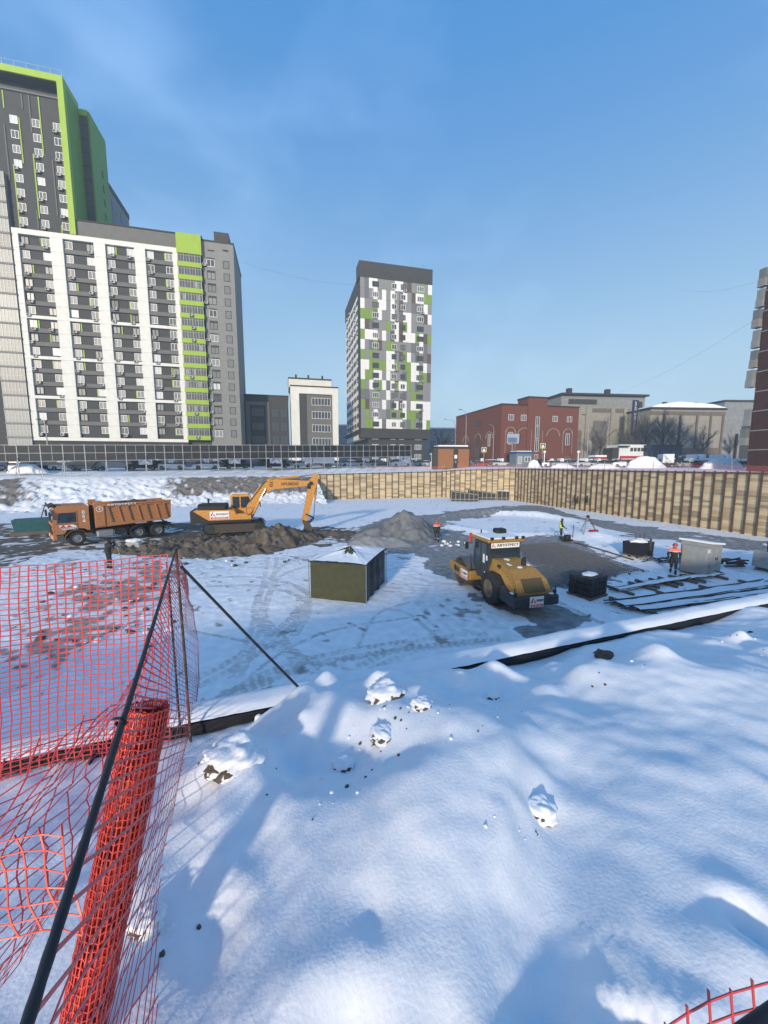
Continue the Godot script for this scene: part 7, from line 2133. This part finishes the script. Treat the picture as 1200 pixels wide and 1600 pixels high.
func heap(called: String, label: String, cat: String, path: Array, widths: Array, heights: Array, m: Material, rough: float, col: Callable, cell := 0.22) -> void:   # a ridge of loose stuff along a path on the floor
	var c := Curve3D.new(); c.bake_interval = 0.1
	for i in path.size():
		var w0: Vector3 = path[maxi(i - 1, 0)]; var w1: Vector3 = path[mini(i + 1, path.size() - 1)]
		c.add_point(path[i], -(w1 - w0) / 6, (w1 - w0) / 6)
	var lo := Vector3.ONE * 999; var hi := -lo
	var wm: float = widths.max()
	for p in path:
		lo = lo.min(p - Vector3.ONE * wm); hi = hi.max(p + Vector3.ONE * wm)
	var l := c.get_baked_length()
	var rows := []; var cols := []
	var z := hi.z
	while z > lo.z:
		var row := PackedVector3Array(); var cr := PackedColorArray()
		var x := lo.x
		while x < hi.x:
			var p := Vector3(x, path[0].y, z)
			var o := c.get_closest_offset(p)
			var q := c.sample_baked(o)
			var f := o / l * (widths.size() - 1)
			var k := mini(int(f), widths.size() - 2)
			var w := lerpf(widths[k], widths[k + 1], f - k); var h := lerpf(heights[k], heights[k + 1], f - k)
			var d := Vector2(x - q.x, z - q.z).length() / w
			d += 0.18 * n_big.get_noise_2d(x * 16, z * 16)
			var y := floor_y(x, z) - 0.06
			var s := maxf(0.0, 1.0 - d)
			var up := h * (s * 1.15 if s < 0.75 else 0.8625 + (s - 0.75) * 0.5)
			up += rough * smoothstep(0.0, 0.3, s) * (0.6 * n_mid.get_noise_2d(x * 32, z * 32) + 0.45 * n_fine.get_noise_2d(x * 17, z * 17) + 0.4 * n_fine.get_noise_2d(x * 38 + 99, z * 38) + 0.25 * absf(n_fine.get_noise_2d(x * 70, z * 70 + 40)))
			row.append(Vector3(x, y + up, z)); cr.append(col.call(x, z, up))
			x += cell
		rows.append(row); cols.append(cr); z -= cell
	# keep only the cells that rise out of the floor
	var full := MB.new(); full.sheet(rows, null, cols)
	var b := MB.new()
	for i in range(0, full.v.size(), 3):
		var keep := false
		for k in 3:
			var p := full.v[i + k]
			if p.y > floor_y(p.x, p.z) - 0.03: keep = true
		if keep:
			for k in 3:
				b.v.append(full.v[i + k]); b.n.append(full.n[i + k]); b.u.append(Vector2.ZERO); b.c.append(full.c[i + k])
	solo(called, b, m, label, cat)

func on_floor(px: float, py: float, lift := 0.0) -> Vector3:
	var p := on_y(px, py, lift)
	for k in 3: p = on_y(px, py, floor_y(p.x, p.z))
	return p

func make_pit_things() -> void:
	# heaps
	heap("dirt_ridge", "brown ridge of dug frozen soil in front of the excavator", "soil heap", [on_y(205, 862, 0.4), on_y(300, 857, 0.3), on_y(390, 852, 0.2), on_y(446, 845, 0.1), on_y(495, 842, 0)], [1.6, 3.0, 3.0, 2.4, 1.0], [0.35, 0.72, 0.78, 1.65, 0.3], M.soil, 0.5, func(x, z, up):
		var k := 0.105 + 0.05 * n_fine.get_noise_2d(x * 20, z * 20) + 0.05 * n_mid.get_noise_2d(x * 40, z * 40)
		return Color(k * 1.25, k, k * 0.74), 0.14)
	heap("soil_bank", "low dark soil bank to the right of the excavator bucket", "soil heap", [on_y(480, 836, 0), on_y(545, 835, 0)], [1.6, 1.2], [0.5, 0.3], M.soil, 0.4, func(x, z, up):
		var k := 0.08 + 0.03 * n_fine.get_noise_2d(x * 20, z * 20)
		return Color(k * 1.18, k, k * 0.82), 0.2)
	heap("gravel_heap", "big pointed heap of grey crushed stone beside the worker in red", "gravel heap", [on_y(596, 838, 0), on_y(634, 836, 0), on_y(648, 842, 0)], [3.0, 4.0, 2.0], [1.1, 2.45, 1.0], M.soil, 0.25, func(x, z, up):
		var k := 0.175 + 0.04 * n_fine.get_noise_2d(x * 40, z * 40) + 0.06 * n_mid.get_noise_2d(x * 18, z * 30)
		return Color(k * 0.97, k, k * 1.03), 0.18)
	heap("sand_heap", "small pale heap in front of the big grey gravel heap", "gravel heap", [on_y(575, 850, 0), on_y(620, 850, 0)], [1.9, 1.5], [0.7, 0.5], M.soil, 0.2, func(x, z, up):
		var k := 0.27 + 0.06 * n_fine.get_noise_2d(x * 40, z * 40)
		return Color(k, k * 0.99, k * 0.97), 0.18)
	make_tent()
	# people
	person(on_floor(682, 846), 0.15, "walk", "person in a red and dark work suit walking by the gravel heap", Color(0.02, 0.022, 0.03), Color(0.55, 0.06, 0.04, 0.0), Color(0.5, 0.05, 0.04, 1.0))
	person(on_floor(876, 842), 1.3, "work", "person in a yellow reflective vest standing by the snow basin", Color(0.015, 0.016, 0.02), Color(0.50, 0.62, 0.06, 1.0), Color(0, 0, 0, 0.0))
	person(on_floor(1051, 896), -0.55, "walk", "person in a dark suit with orange shoulders walking to the steel cabinet", Color(0.014, 0.016, 0.022), Color(0.50, 0.075, 0.05, 0.0), Color(0.42, 0.03, 0.03, 1.0), 1.02)
	var sp := on_floor(171, 888)
	person(sp, PI - 0.4, "survey", "person in dark clothes at a survey tripod behind the red net", Color(0.02, 0.021, 0.024), Color(0.02, 0.02, 0.024, 0.0), Color(0, 0, 0, 0.0), 1.0)
	var tp := on_floor(184, 886)
	var t := thing("survey_tripod", "yellow legged survey tripod beside the person in dark clothes", "tripod", tp)
	for k in 3:
		var w := TAU * k / 3 + 0.4
		var b := MB.new(); b.tube([Vector3(cos(w) * 0.55, 0, sin(w) * 0.55), Vector3(cos(w) * 0.06, 1.35, sin(w) * 0.06)], [0.014, 0.022], 6); part(t, "leg", b, mat(0.48, 0.30, 0.07, 0.6))
	var hb := MB.new(); hb.cbox(Vector3(0, 1.46, 0), Vector3(0.16, 0.2, 0.14), 0.03); hb.cyl(Vector3(-0.12, 1.48, 0), Vector3(0.12, 1.48, 0), 0.04, 10); part(t, "instrument", hb, mat(0.35, 0.36, 0.35, 0.5))
	# snow-covered block
	var bp := on_floor(210, 858)
	t = thing("concrete_block", "broken concrete block crusted with snow beside the dirt ridge", "concrete block", bp, 0.4)
	var cb := MB.new(); cb.cbox(Vector3(0, 0.32, 0), Vector3(0.9, 0.7, 0.6), 0.12, Basis(Vector3.BACK, 0.2)); part(t, "block", cb, worn(0.40, 0.42, 0.42, 0.4, 2.0, 181, 0.9, 0.0, 5.0))
	cb = MB.new(); cb.blob(Vector3(0, 0.62, 0), Vector3(0.5, 0.14, 0.34), 0.4, n_fine, 3.0, 8); part(t, "snow_cap", cb, M.cap)
	# loose lumps of frozen soil and snow
	var lumps := [MB.new(), MB.new()]
	for i in 90:
		var px := 60.0 + 230.0 * rng.randf(); var py := 880.0 + 130.0 * rng.randf()
		if i > 55: px = rng.randf_range(240, 520); py = 872 + 14 * rng.randf()
		if i > 72: px = rng.randf_range(690, 730); py = 846 + 8 * rng.randf()
		var p := on_floor(px, py)
		var r := rng.randf_range(0.04, 0.15)
		lumps[1 if i > 72 or rng.randf() < 0.3 else 0].blob(p + Vector3(0, r * 0.3, 0), Vector3(r, r * 0.7, r), 0.7, n_fine, 3.0, 5)
	for k in 2:
		var o := solo("soil_lumps" if k == 0 else "snow_lumps", lumps[k], worn_soil() if k == 0 else M.cap, "frozen soil crumbs strewn over the trampled pit floor" if k == 0 else "loose snow chunks strewn over the pit floor and crushed stone", "lumps")
		o.set_meta("kind", "stuff")
	# teal skip behind the truck
	bp = on_floor(62, 834)
	t = thing("teal_skip", "teal steel skip with a small derrick behind the dump truck cab", "skip", bp, 0.6)
	cb = MB.new(); cb.prism(PackedVector2Array([Vector2(-1.4, 0.35), Vector2(1.4, 0.35), Vector2(1.6, 1.35), Vector2(-1.6, 1.35)]), -0.8, 0.8); part(t, "skip_body", cb, worn(0.015, 0.10, 0.115, 0.25, 0.9, 182, 0.6))
	cb = MB.new(); cb.box(Vector3(0, 0.2, 0), Vector3(3.4, 0.3, 1.8)); part(t, "pallet", cb, M.beige_dark)
	cb = MB.new(); cb.tube([Vector3(0.2, 1.35, 0), Vector3(0.6, 2.7, 0)], 0.04, 6); cb.tube([Vector3(1.0, 1.35, 0), Vector3(0.6, 2.7, 0)], 0.03, 6); part(t, "derrick", cb, M.steel_dark)
	# black formwork boxes by the far wall
	for a in [[705, 746, 783, 768, 1, "black formwork box with pale battens, first in front of the corner"], [733, 773, 780.5, 766, 1, "second black formwork box with a sloping top edge"], [777, 817, 781, 767, 0, "low black formwork box under a snowy lid"]]:
		var p0 := on_y(a[0], a[2], 0.05); var p1 := on_y(a[1], a[2], 0.05)
		t = thing("formwork_box", a[5], "formwork box", p0 + Vector3(0, 0, 0), -0.12, "black formwork boxes")
		var W := p1.x - p0.x; var H: float = (a[2] - a[3]) / FOCAL * -p0.z
		cb = MB.new(); cb.prism(PackedVector2Array([Vector2(0, 0), Vector2(W, 0), Vector2(W, H * (0.62 if a[4] else 0.85)), Vector2(0, H)]), -3.0, 0.0); part(t, "panel", cb, M.black)
		for k in 7:
			cb = MB.new(); var fx := W * k / 6.0; cb.box(Vector3(fx, H * (0.46 - 0.06 * k / 6.0 * 2), 0.05), Vector3(0.12, H * (1.0 - 0.36 * k / 6.0), 0.1)); part(t, "batten", cb, M.beige)
		cb = MB.new(); cb.bar(Vector3(-0.05, H + 0.05, -1.5), Vector3(W + 0.05, H * (0.62 if a[4] else 0.85) + 0.05, -1.5), 3.1, 0.09); part(t, "top_plate", cb, M.beige if a[4] else M.cap)
		cb = MB.new(); cb.bar(Vector3(0, H * 0.2, 0.06), Vector3(W, H * 0.2, 0.06), 0.1, 0.12); part(t, "waler", cb, M.beige)
	make_rebar()
	make_gear()

var soil_mat: Material
func worn_soil() -> Material:
	if soil_mat == null: soil_mat = worn(0.10, 0.08, 0.062, 0.4, 4.0, 183, 0.95, 0.0, 3.0)
	return soil_mat

func make_tent() -> void:
	var a := on_floor(486, 934); var b := on_floor(571, 943); var c := on_floor(602, 909)
	var u := (b - a); u.y = 0
	var W := u.length(); u = u.normalized()
	var v := Vector3(u.z, 0, -u.x)
	if v.z > 0: v = -v
	var D := (c - b).dot(v)
	var t := thing("field_tent", "olive canvas tent with a snowy pitched roof and dark blue side", "tent", Vector3(a.x, minf(a.y, b.y), a.z), atan2(-u.z, u.x))
	var H := 1.85; var P := 2.28
	# front, back and side canvas, each a slightly slack sheet; local x along the front, -z into the tent
	for k in 4:
		var p0: Vector3 = [Vector3(0, 0, 0), Vector3(W, 0, 0), Vector3(W, 0, -D), Vector3(0, 0, -D)][k]; var p1: Vector3 = [Vector3(W, 0, 0), Vector3(W, 0, -D), Vector3(0, 0, -D), Vector3(0, 0, 0)][k]
		var rows := []
		var nor := (p1 - p0).cross(Vector3.UP).normalized()
		for i in 17:
			var row := PackedVector3Array()
			for j in 25:
				var fx := j / 24.0; var fy := i / 16.0
				var p := p0.lerp(p1, fx) + Vector3(0, H * fy, 0)
				var sag := sin(PI * fx) * sin(PI * fy)
				p += nor * (0.04 * sag + 0.05 * n_big.get_noise_2d(fx * 60 + k * 50, fy * 40) * sin(PI * fx) * (1.5 if k == 1 else 0.4) + (0.07 * sin(fx * 22.0) * (1.0 - fy * 0.6) * sin(PI * fx) if k == 1 else 0.0))
				if i == 0: p.y -= 0.05
				row.append(p)
			rows.append(row)
		var m := MB.new(); m.sheet(rows)
		var w := part(t, "canvas_wall", m, M.tarp_dark if k == 1 else M.tarp)
		if k == 1: w.set_meta("label", "dark blue folded side canvas")
	var apex := Vector3(W * 0.5, P, -D * 0.5)
	var crn := [Vector3(-0.06, H, 0.06), Vector3(W + 0.06, H, 0.06), Vector3(W + 0.06, H, -D - 0.06), Vector3(-0.06, H, -D - 0.06)]
	for k in 4:
		var p0: Vector3 = crn[k]; var p1: Vector3 = crn[(k + 1) % 4]
		var rows := []; var srows := []
		for i in 13:
			var row := PackedVector3Array(); var sr := PackedVector3Array()
			for j in 19:
				var fx := j / 18.0; var fy := i / 12.0
				var p := p0.lerp(p1, fx).lerp(apex, fy)
				p.y -= 0.10 * sin(PI * fy) * sin(PI * fx)
				row.append(p)
				var h := 0.05 + 0.05 * sin(PI * fx) * (1.0 - fy) + 0.035 * n_fine.get_noise_2d(fx * 30 + k * 9, fy * 20)
				var bare := n_mid.get_noise_2d(fx * 80 + k * 70, fy * 60) * 0.12 + 0.08 * smoothstep(0.55, 0.9, fy) - 0.03
				sr.append(p + Vector3(0, h * smoothstep(0.0, 0.12, minf(fx, 1 - fx) + 0.05) - maxf(bare, 0.0) * (1.6 if k == 0 else 0.6), 0))
			rows.append(row); srows.append(sr)
		var m := MB.new(); m.sheet(rows); var rf := part(t, "canvas_roof", m, M.tarp)
		m = MB.new(); m.sheet(srows); part(rf, "snow", m, M.snow)
	var e := MB.new()
	for k in 4: e.bar(crn[k] + Vector3(0, 0.005, 0), crn[(k + 1) % 4] + Vector3(0, 0.005, 0), 0.05, 0.05)
	part(t, "eave_rail", e, M.steel_dark)
	for k in 4:
		e = MB.new(); e.tube([crn[k] + Vector3(0, -H - 0.05, 0), crn[k]], 0.022, 6); part(t, "pole", e, M.grey_metal)
	for k in 4:
		e = MB.new(); e.tube([crn[k], apex + Vector3(0, 0.02, 0)], 0.018, 6); part(t, "ridge_pole", e, M.steel_dark)

func make_rebar() -> void:
	# the tied mat of reinforcement
	var q := [on_y(808, 853, 0.03), on_y(868, 850, 0.03), on_y(1005, 893, 0.03), on_y(860, 919, 0.03)]
	var t := thing("rebar_mat", "flat tied mat of dark reinforcing bars on the pit floor behind the roller", "rebar mat")
	var b := MB.new()
	var n := 34
	for i in n + 1:
		var f := float(i) / n
		var a: Vector3 = q[0].lerp(q[1], f); var e: Vector3 = q[3].lerp(q[2], f)
		a.y = 0.13; e.y = 0.13
		b.bar(a, e, 0.030, 0.030)
		a = q[0].lerp(q[3], f); e = q[1].lerp(q[2], f); a.y = 0.165; e.y = 0.165
		b.bar(a, e, 0.030, 0.030)
	var o := part(t, "bars", b, worn(0.15, 0.155, 0.165, 0.4, 1.0, 184, 0.7))
	o.set_meta("kind", "stuff")
	for i in 7:
		for j in 7:
			var p: Vector3 = q[0].lerp(q[1], i / 6.0).lerp(q[3].lerp(q[2], i / 6.0), j / 6.0)
			b = MB.new(); b.cbox(Vector3(0, 0.05, 0), Vector3(0.1, 0.12, 0.1), 0.01); part(t, "spacer", b, M.wall_grey, Vector3(p.x, floor_y(p.x, p.z), p.z))
	# long bars laid out on bearers in front of the steel cabinet
	var sets := [[[958, 950], [1205, 915], 0.12, 9, "near bundle of long snow-dusted bars beside the pit edge"], [[985, 957], [1215, 926], 0.10, 7, "front bundle of bent long bars nearest the beam"], [[1020, 966], [1220, 938], 0.07, 5, "short front bundle of long bars on bearers"], [[958, 926], [1075, 905], 0.10, 6, "short pale bundle of bars in front of the cabinet"], [[1000, 915], [1125, 900], 0.10, 5, "bundle of bars ending at the steel cabinet"]]
	for s in sets:
		var a := on_floor(s[0][0], s[0][1]); var e := on_floor(s[1][0], s[1][1])
		var d := (e - a).normalized(); var side := Vector3(-d.z, 0, d.x)
		t = thing("rebar_bundle", s[4], "rebar bundle", Vector3.ZERO, 0.0, "bundles of long bars")
		for k in s[3]:
			b = MB.new()
			var o2: float = (k - s[3] / 2.0) * s[2]
			var pts := []
			for i in 9:
				var f := i / 8.0
				pts.append(a.lerp(e, f) + side * (o2 + 0.05 * sin(f * 3.0 + k) ) + Vector3(0, 0.17 + 0.03 * (k % 2) - 0.05 * sin(PI * fmod(f * 3.0, 1.0)), 0) + d * (0.25 * sin(k * 2.3) if i in [0, 8] else 0.0))
			b.tube(pts, 0.028, 6); part(t, "bar", b, M.rust if k % 3 else M.steel_dark)
		b = MB.new()
		var rows := []
		for j in 5:
			var row := PackedVector3Array()
			for i in 25:
				var f := i / 24.0
				row.append(a.lerp(e, 0.03 + 0.94 * f) + side * ((j - 2) / 4.0 * s[3] * s[2] * (0.75 + 0.2 * n_mid.get_noise_1d(i * 60.0))) + Vector3(0, 0.20 + (0.035 if j in [1, 2, 3] else -0.02) - 0.05 * sin(PI * fmod(f * 2.82 + 0.09, 1.0)) + 0.015 * n_fine.get_noise_2d(i * 9, j * 9), 0))
			rows.append(row)
		b.sheet(rows); part(t, "snow", b, M.cap)
		for k in 4:
			var c := a.lerp(e, 0.08 + 0.28 * k)
			b = MB.new(); b.box(Vector3(c.x, c.y + 0.06, c.z), Vector3(0.14, 0.14, s[3] * s[2] + 0.9), Basis(d, Vector3.UP, side)); part(t, "bearer", b, M.beige_dark)

func make_gear() -> void:
	# steel cabinet
	var p := on_floor(1092, 893)
	var t := thing("steel_cabinet", "grey steel equipment cabinet with a sloping snow-topped lid", "cabinet", p, 0.45)
	var gm := worn(0.33, 0.34, 0.335, 0.12, 0.9, 191, 0.55, 0.2)
	var b := MB.new(); b.prism(PackedVector2Array([Vector2(-0.62, 0.12), Vector2(0.62, 0.12), Vector2(0.62, 1.72), Vector2(-0.62, 1.86)]), -0.75, 0.75); var body := part(t, "body", b, gm)
	b = MB.new(); b.prism(PackedVector2Array([Vector2(-0.72, 1.87), Vector2(0.72, 1.71), Vector2(0.72, 1.80), Vector2(-0.72, 1.97)]), -0.85, 0.85); part(t, "lid", b, M.cap)
	b = MB.new(); b.box(Vector3(0, 0.06, 0), Vector3(1.4, 0.12, 1.6)); part(t, "plinth", b, M.grey_metal)
	for s in [-1, 1]:
		b = MB.new(); b.cbox(Vector3(s * 0.31, 0.9, 0.76), Vector3(0.58, 1.4, 0.03), 0.01); var dr := part(t, "door", b, gm)
		b = MB.new(); b.cbox(Vector3(s * 0.08, 0.95, 0.79), Vector3(0.05, 0.16, 0.04), 0.01); part(dr, "handle", b, M.steel_dark)
	b = MB.new(); b.cbox(Vector3(-0.78, 0.85, 0.1), Vector3(0.3, 1.6, 1.3), 0.02); var sb := part(t, "side_box", b, gm); b = MB.new(); b.box(Vector3(-0.78, 1.45, 0.757), Vector3(0.2, 0.2, 0.012)); part(sb, "notice", b, M.frame_white)
	# pallet of black blocks
	for a in [[917, 930, 0.75, 0.55, 0.2, "black wrapped stack of blocks on a pallet beside the rebar mat"], [996, 868, 0.85, 0.6, 0.1, "dark bin heaped with snow and poles behind the rebar mat"]]:
		p = on_floor(a[0], a[1])
		t = thing("pallet_stack", a[5], "pallet", p + Vector3(0, 0, 0), 0.35 + a[4])
		b = MB.new()
		for k in 3: b.box(Vector3(0, 0.05, -0.55 + 0.55 * k), Vector3(1.5, 0.1, 0.1))
		for k in 5: b.box(Vector3(-0.62 + 0.31 * k, 0.115, 0), Vector3(0.22, 0.03, 1.3))
		part(t, "pallet", b, M.beige_dark)
		if a[0] == 917:
			for i in 4:
				for j in 3:
					for k in 3:
						b = MB.new(); b.cbox(Vector3(-0.52 + 0.35 * i, 0.30 + 0.31 * k, -0.4 + 0.4 * j), Vector3(0.33, 0.29, 0.38), 0.03, Basis(Vector3.UP, rng.randf_range(-0.05, 0.05))); part(t, "block", b, M.black if (i + j + k) % 3 else M.steel_dark)
			b = MB.new(); b.blob(Vector3(0.1, 1.08, 0), Vector3(0.45, 0.07, 0.3), 0.6, n_fine, 4.0, 7); part(t, "snow_patch", b, M.cap)
		else:
			b = MB.new(); b.prism(PackedVector2Array([Vector2(-0.7, 0.14), Vector2(0.7, 0.14), Vector2(0.8, 1.0), Vector2(-0.8, 1.0)]), -0.6, 0.6); part(t, "bin", b, M.black)
			b = MB.new(); b.blob(Vector3(0, 0.98, 0), Vector3(0.7, 0.22, 0.5), 0.6, n_fine, 4.0, 8); part(t, "snow_load", b, M.cap)
			for k in 3:
				b = MB.new(); b.tube([Vector3(-0.4 + 0.4 * k, 0.6, 0.1), Vector3(-0.2 + 0.5 * k, 1.5, -0.1)], 0.03, 6); part(t, "stick", b, M.rust)
			b = MB.new(); b.bar(Vector3(0.2, 1.3, 0.66), Vector3(0.3, 0.0, 0.7), 0.1, 0.1); part(t, "prop", b, M.rust)
	# hoist tripod on the snow heap
	p = on_floor(917, 836)
	t = thing("hoist_tripod", "pale timber tripod with a red drum standing on the snow heap", "tripod", p)
	for k in 3:
		var w := TAU * k / 3 + 0.3
		b = MB.new(); b.tube([Vector3(cos(w) * 0.95, -0.1, sin(w) * 0.95), Vector3(cos(w) * 0.03, 1.6, sin(w) * 0.03)], 0.045, 7); part(t, "leg", b, M.beige if k else M.rust)
	b = MB.new(); b.cbox(Vector3(0, 1.62, 0), Vector3(0.2, 0.25, 0.2), 0.03); part(t, "head", b, M.steel_dark)
	b = MB.new(); b.cyl(Vector3(0.15, 0.30, 0.1), Vector3(0.85, 0.30, 0.1), 0.2, 14); part(t, "drum", b, mat(0.28, 0.02, 0.025, 0.6))
	# vibrating plate beside the person in the vest
	p = on_floor(886, 846)
	t = thing("plate_compactor", "small dark compactor with a bent handle beside the person in the vest", "compactor", p, 0.5)
	b = MB.new(); b.cbox(Vector3(0, 0.1, 0), Vector3(0.9, 0.12, 0.5), 0.03); part(t, "plate", b, M.steel_dark); b = MB.new(); b.cbox(Vector3(0, 0.36, 0), Vector3(0.5, 0.4, 0.4), 0.06); part(t, "engine", b, M.black)
	b = MB.new(); b.tube([Vector3(-0.3, 0.2, 0.2), Vector3(-0.8, 0.9, 0.2), Vector3(-0.8, 0.9, -0.2), Vector3(-0.3, 0.2, -0.2)], 0.02, 6); part(t, "handle", b, M.steel_dark)
	# stake and the long pole on the snow
	p = on_floor(895, 838)
	b = MB.new(); b.tube([Vector3(0, -0.1, 0), Vector3(0, 1.0, 0)], 0.03, 6); solo("marker_stake", b, M.rust, "short upright stake beside the hoist tripod", "stake", p)
	var a0 := on_floor(897, 849); var a1 := on_floor(990, 876)
	b = MB.new(); b.tube([a0 + Vector3(0, 0.08, 0), a0.lerp(a1, 0.5) + Vector3(0, 0.12, 0), a1 + Vector3(0, 0.06, 0)], 0.045, 6); solo("long_pole", b, M.rust, "long dark pole lying on the snow strip beside the rebar mat", "pole")
	# scrap beside the cabinet
	t = thing("scrap_pile", "tangle of black offcuts to the right of the steel cabinet", "scrap", on_floor(1135, 886))
	for k in 14:
		b = MB.new(); var o := Vector3(rng.randf_range(-0.9, 0.7), 0.08 + 0.03 * k, rng.randf_range(-0.4, 0.4)); var w := rng.randf_range(-0.6, 0.6)
		b.bar(o, o + Vector3(cos(w), rng.randf_range(-0.05, 0.25), sin(w)) * rng.randf_range(0.6, 1.3), 0.08, 0.08); part(t, "offcut", b, M.black if k % 3 else M.rust)
	t = thing("scrap_pile", "tangle of black hoses and bars between the bin and the steel cabinet", "scrap", on_floor(1030, 880))
	for k in 10:
		b = MB.new(); var o := Vector3(rng.randf_range(-0.9, 0.7), 0.04 + 0.02 * k, rng.randf_range(-0.4, 0.4)); var w := rng.randf_range(-0.8, 0.8)
		b.tube([o, o + Vector3(cos(w) * 0.6, 0.12, sin(w) * 0.6), o + Vector3(cos(w) * 1.2, 0.0, sin(w + 0.4) * 1.2)], 0.03, 6); part(t, "hose", b, M.black)
	# steel bin at the right edge
	p = on_floor(1208, 893)
	t = thing("steel_bin", "light grey steel bin on runners with an upright bar at the right edge", "bin", p, 0.25)
	b = MB.new(); b.prism(PackedVector2Array([Vector2(-0.75, 0.25), Vector2(1.4, 0.25), Vector2(1.4, 1.25), Vector2(-0.68, 1.25)]), -0.7, 0.7); part(t, "body", b, gm)
	for z in [-0.5, 0.5]:
		b = MB.new(); b.box(Vector3(0.3, 0.1, z), Vector3(2.1, 0.12, 0.12)); b.box(Vector3(-0.6, 0.2, z), Vector3(0.1, 0.2, 0.1)); part(t, "runner", b, M.grey_metal)
	b = MB.new(); b.bar(Vector3(-0.6, 1.2, 0), Vector3(-0.7, 1.85, 0), 0.08, 0.08); part(t, "bar", b, M.steel_dark)
	# hanging tools on the right wall
	for a in [[900, 779], [905, 781], [920, 780]]:
		var c := on_plane(a[0], a[1], Vector3(29.0, 0, -52), Vector3(-0.96, 0, 0.27)) + Vector3(-0.25, 0, 0.05)
		b = MB.new(); b.xf = Transform3D(Basis(Vector3.UP, 1.2), Vector3.ZERO)
		for k in 12: b.bar(Vector3(cos(TAU * k / 12) * 0.28, sin(TAU * k / 12) * 0.45, 0), Vector3(cos(TAU * (k + 1) / 12) * 0.28, sin(TAU * (k + 1) / 12) * 0.45, 0), 0.14, 0.14)
		solo("hose_coil", b, M.steel_dark, "dark coil of hose hung on the timber wall", "hose", c, "hose coils on the wall")

func _ready() -> void:
	make_materials()
	make_view()
	make_floor()
	make_bank()
	make_ground()
	make_walls()
	make_buildings()
	make_edge()
	make_truck()
	make_excavator()
	make_roller()
	make_street()
	make_pit_things()
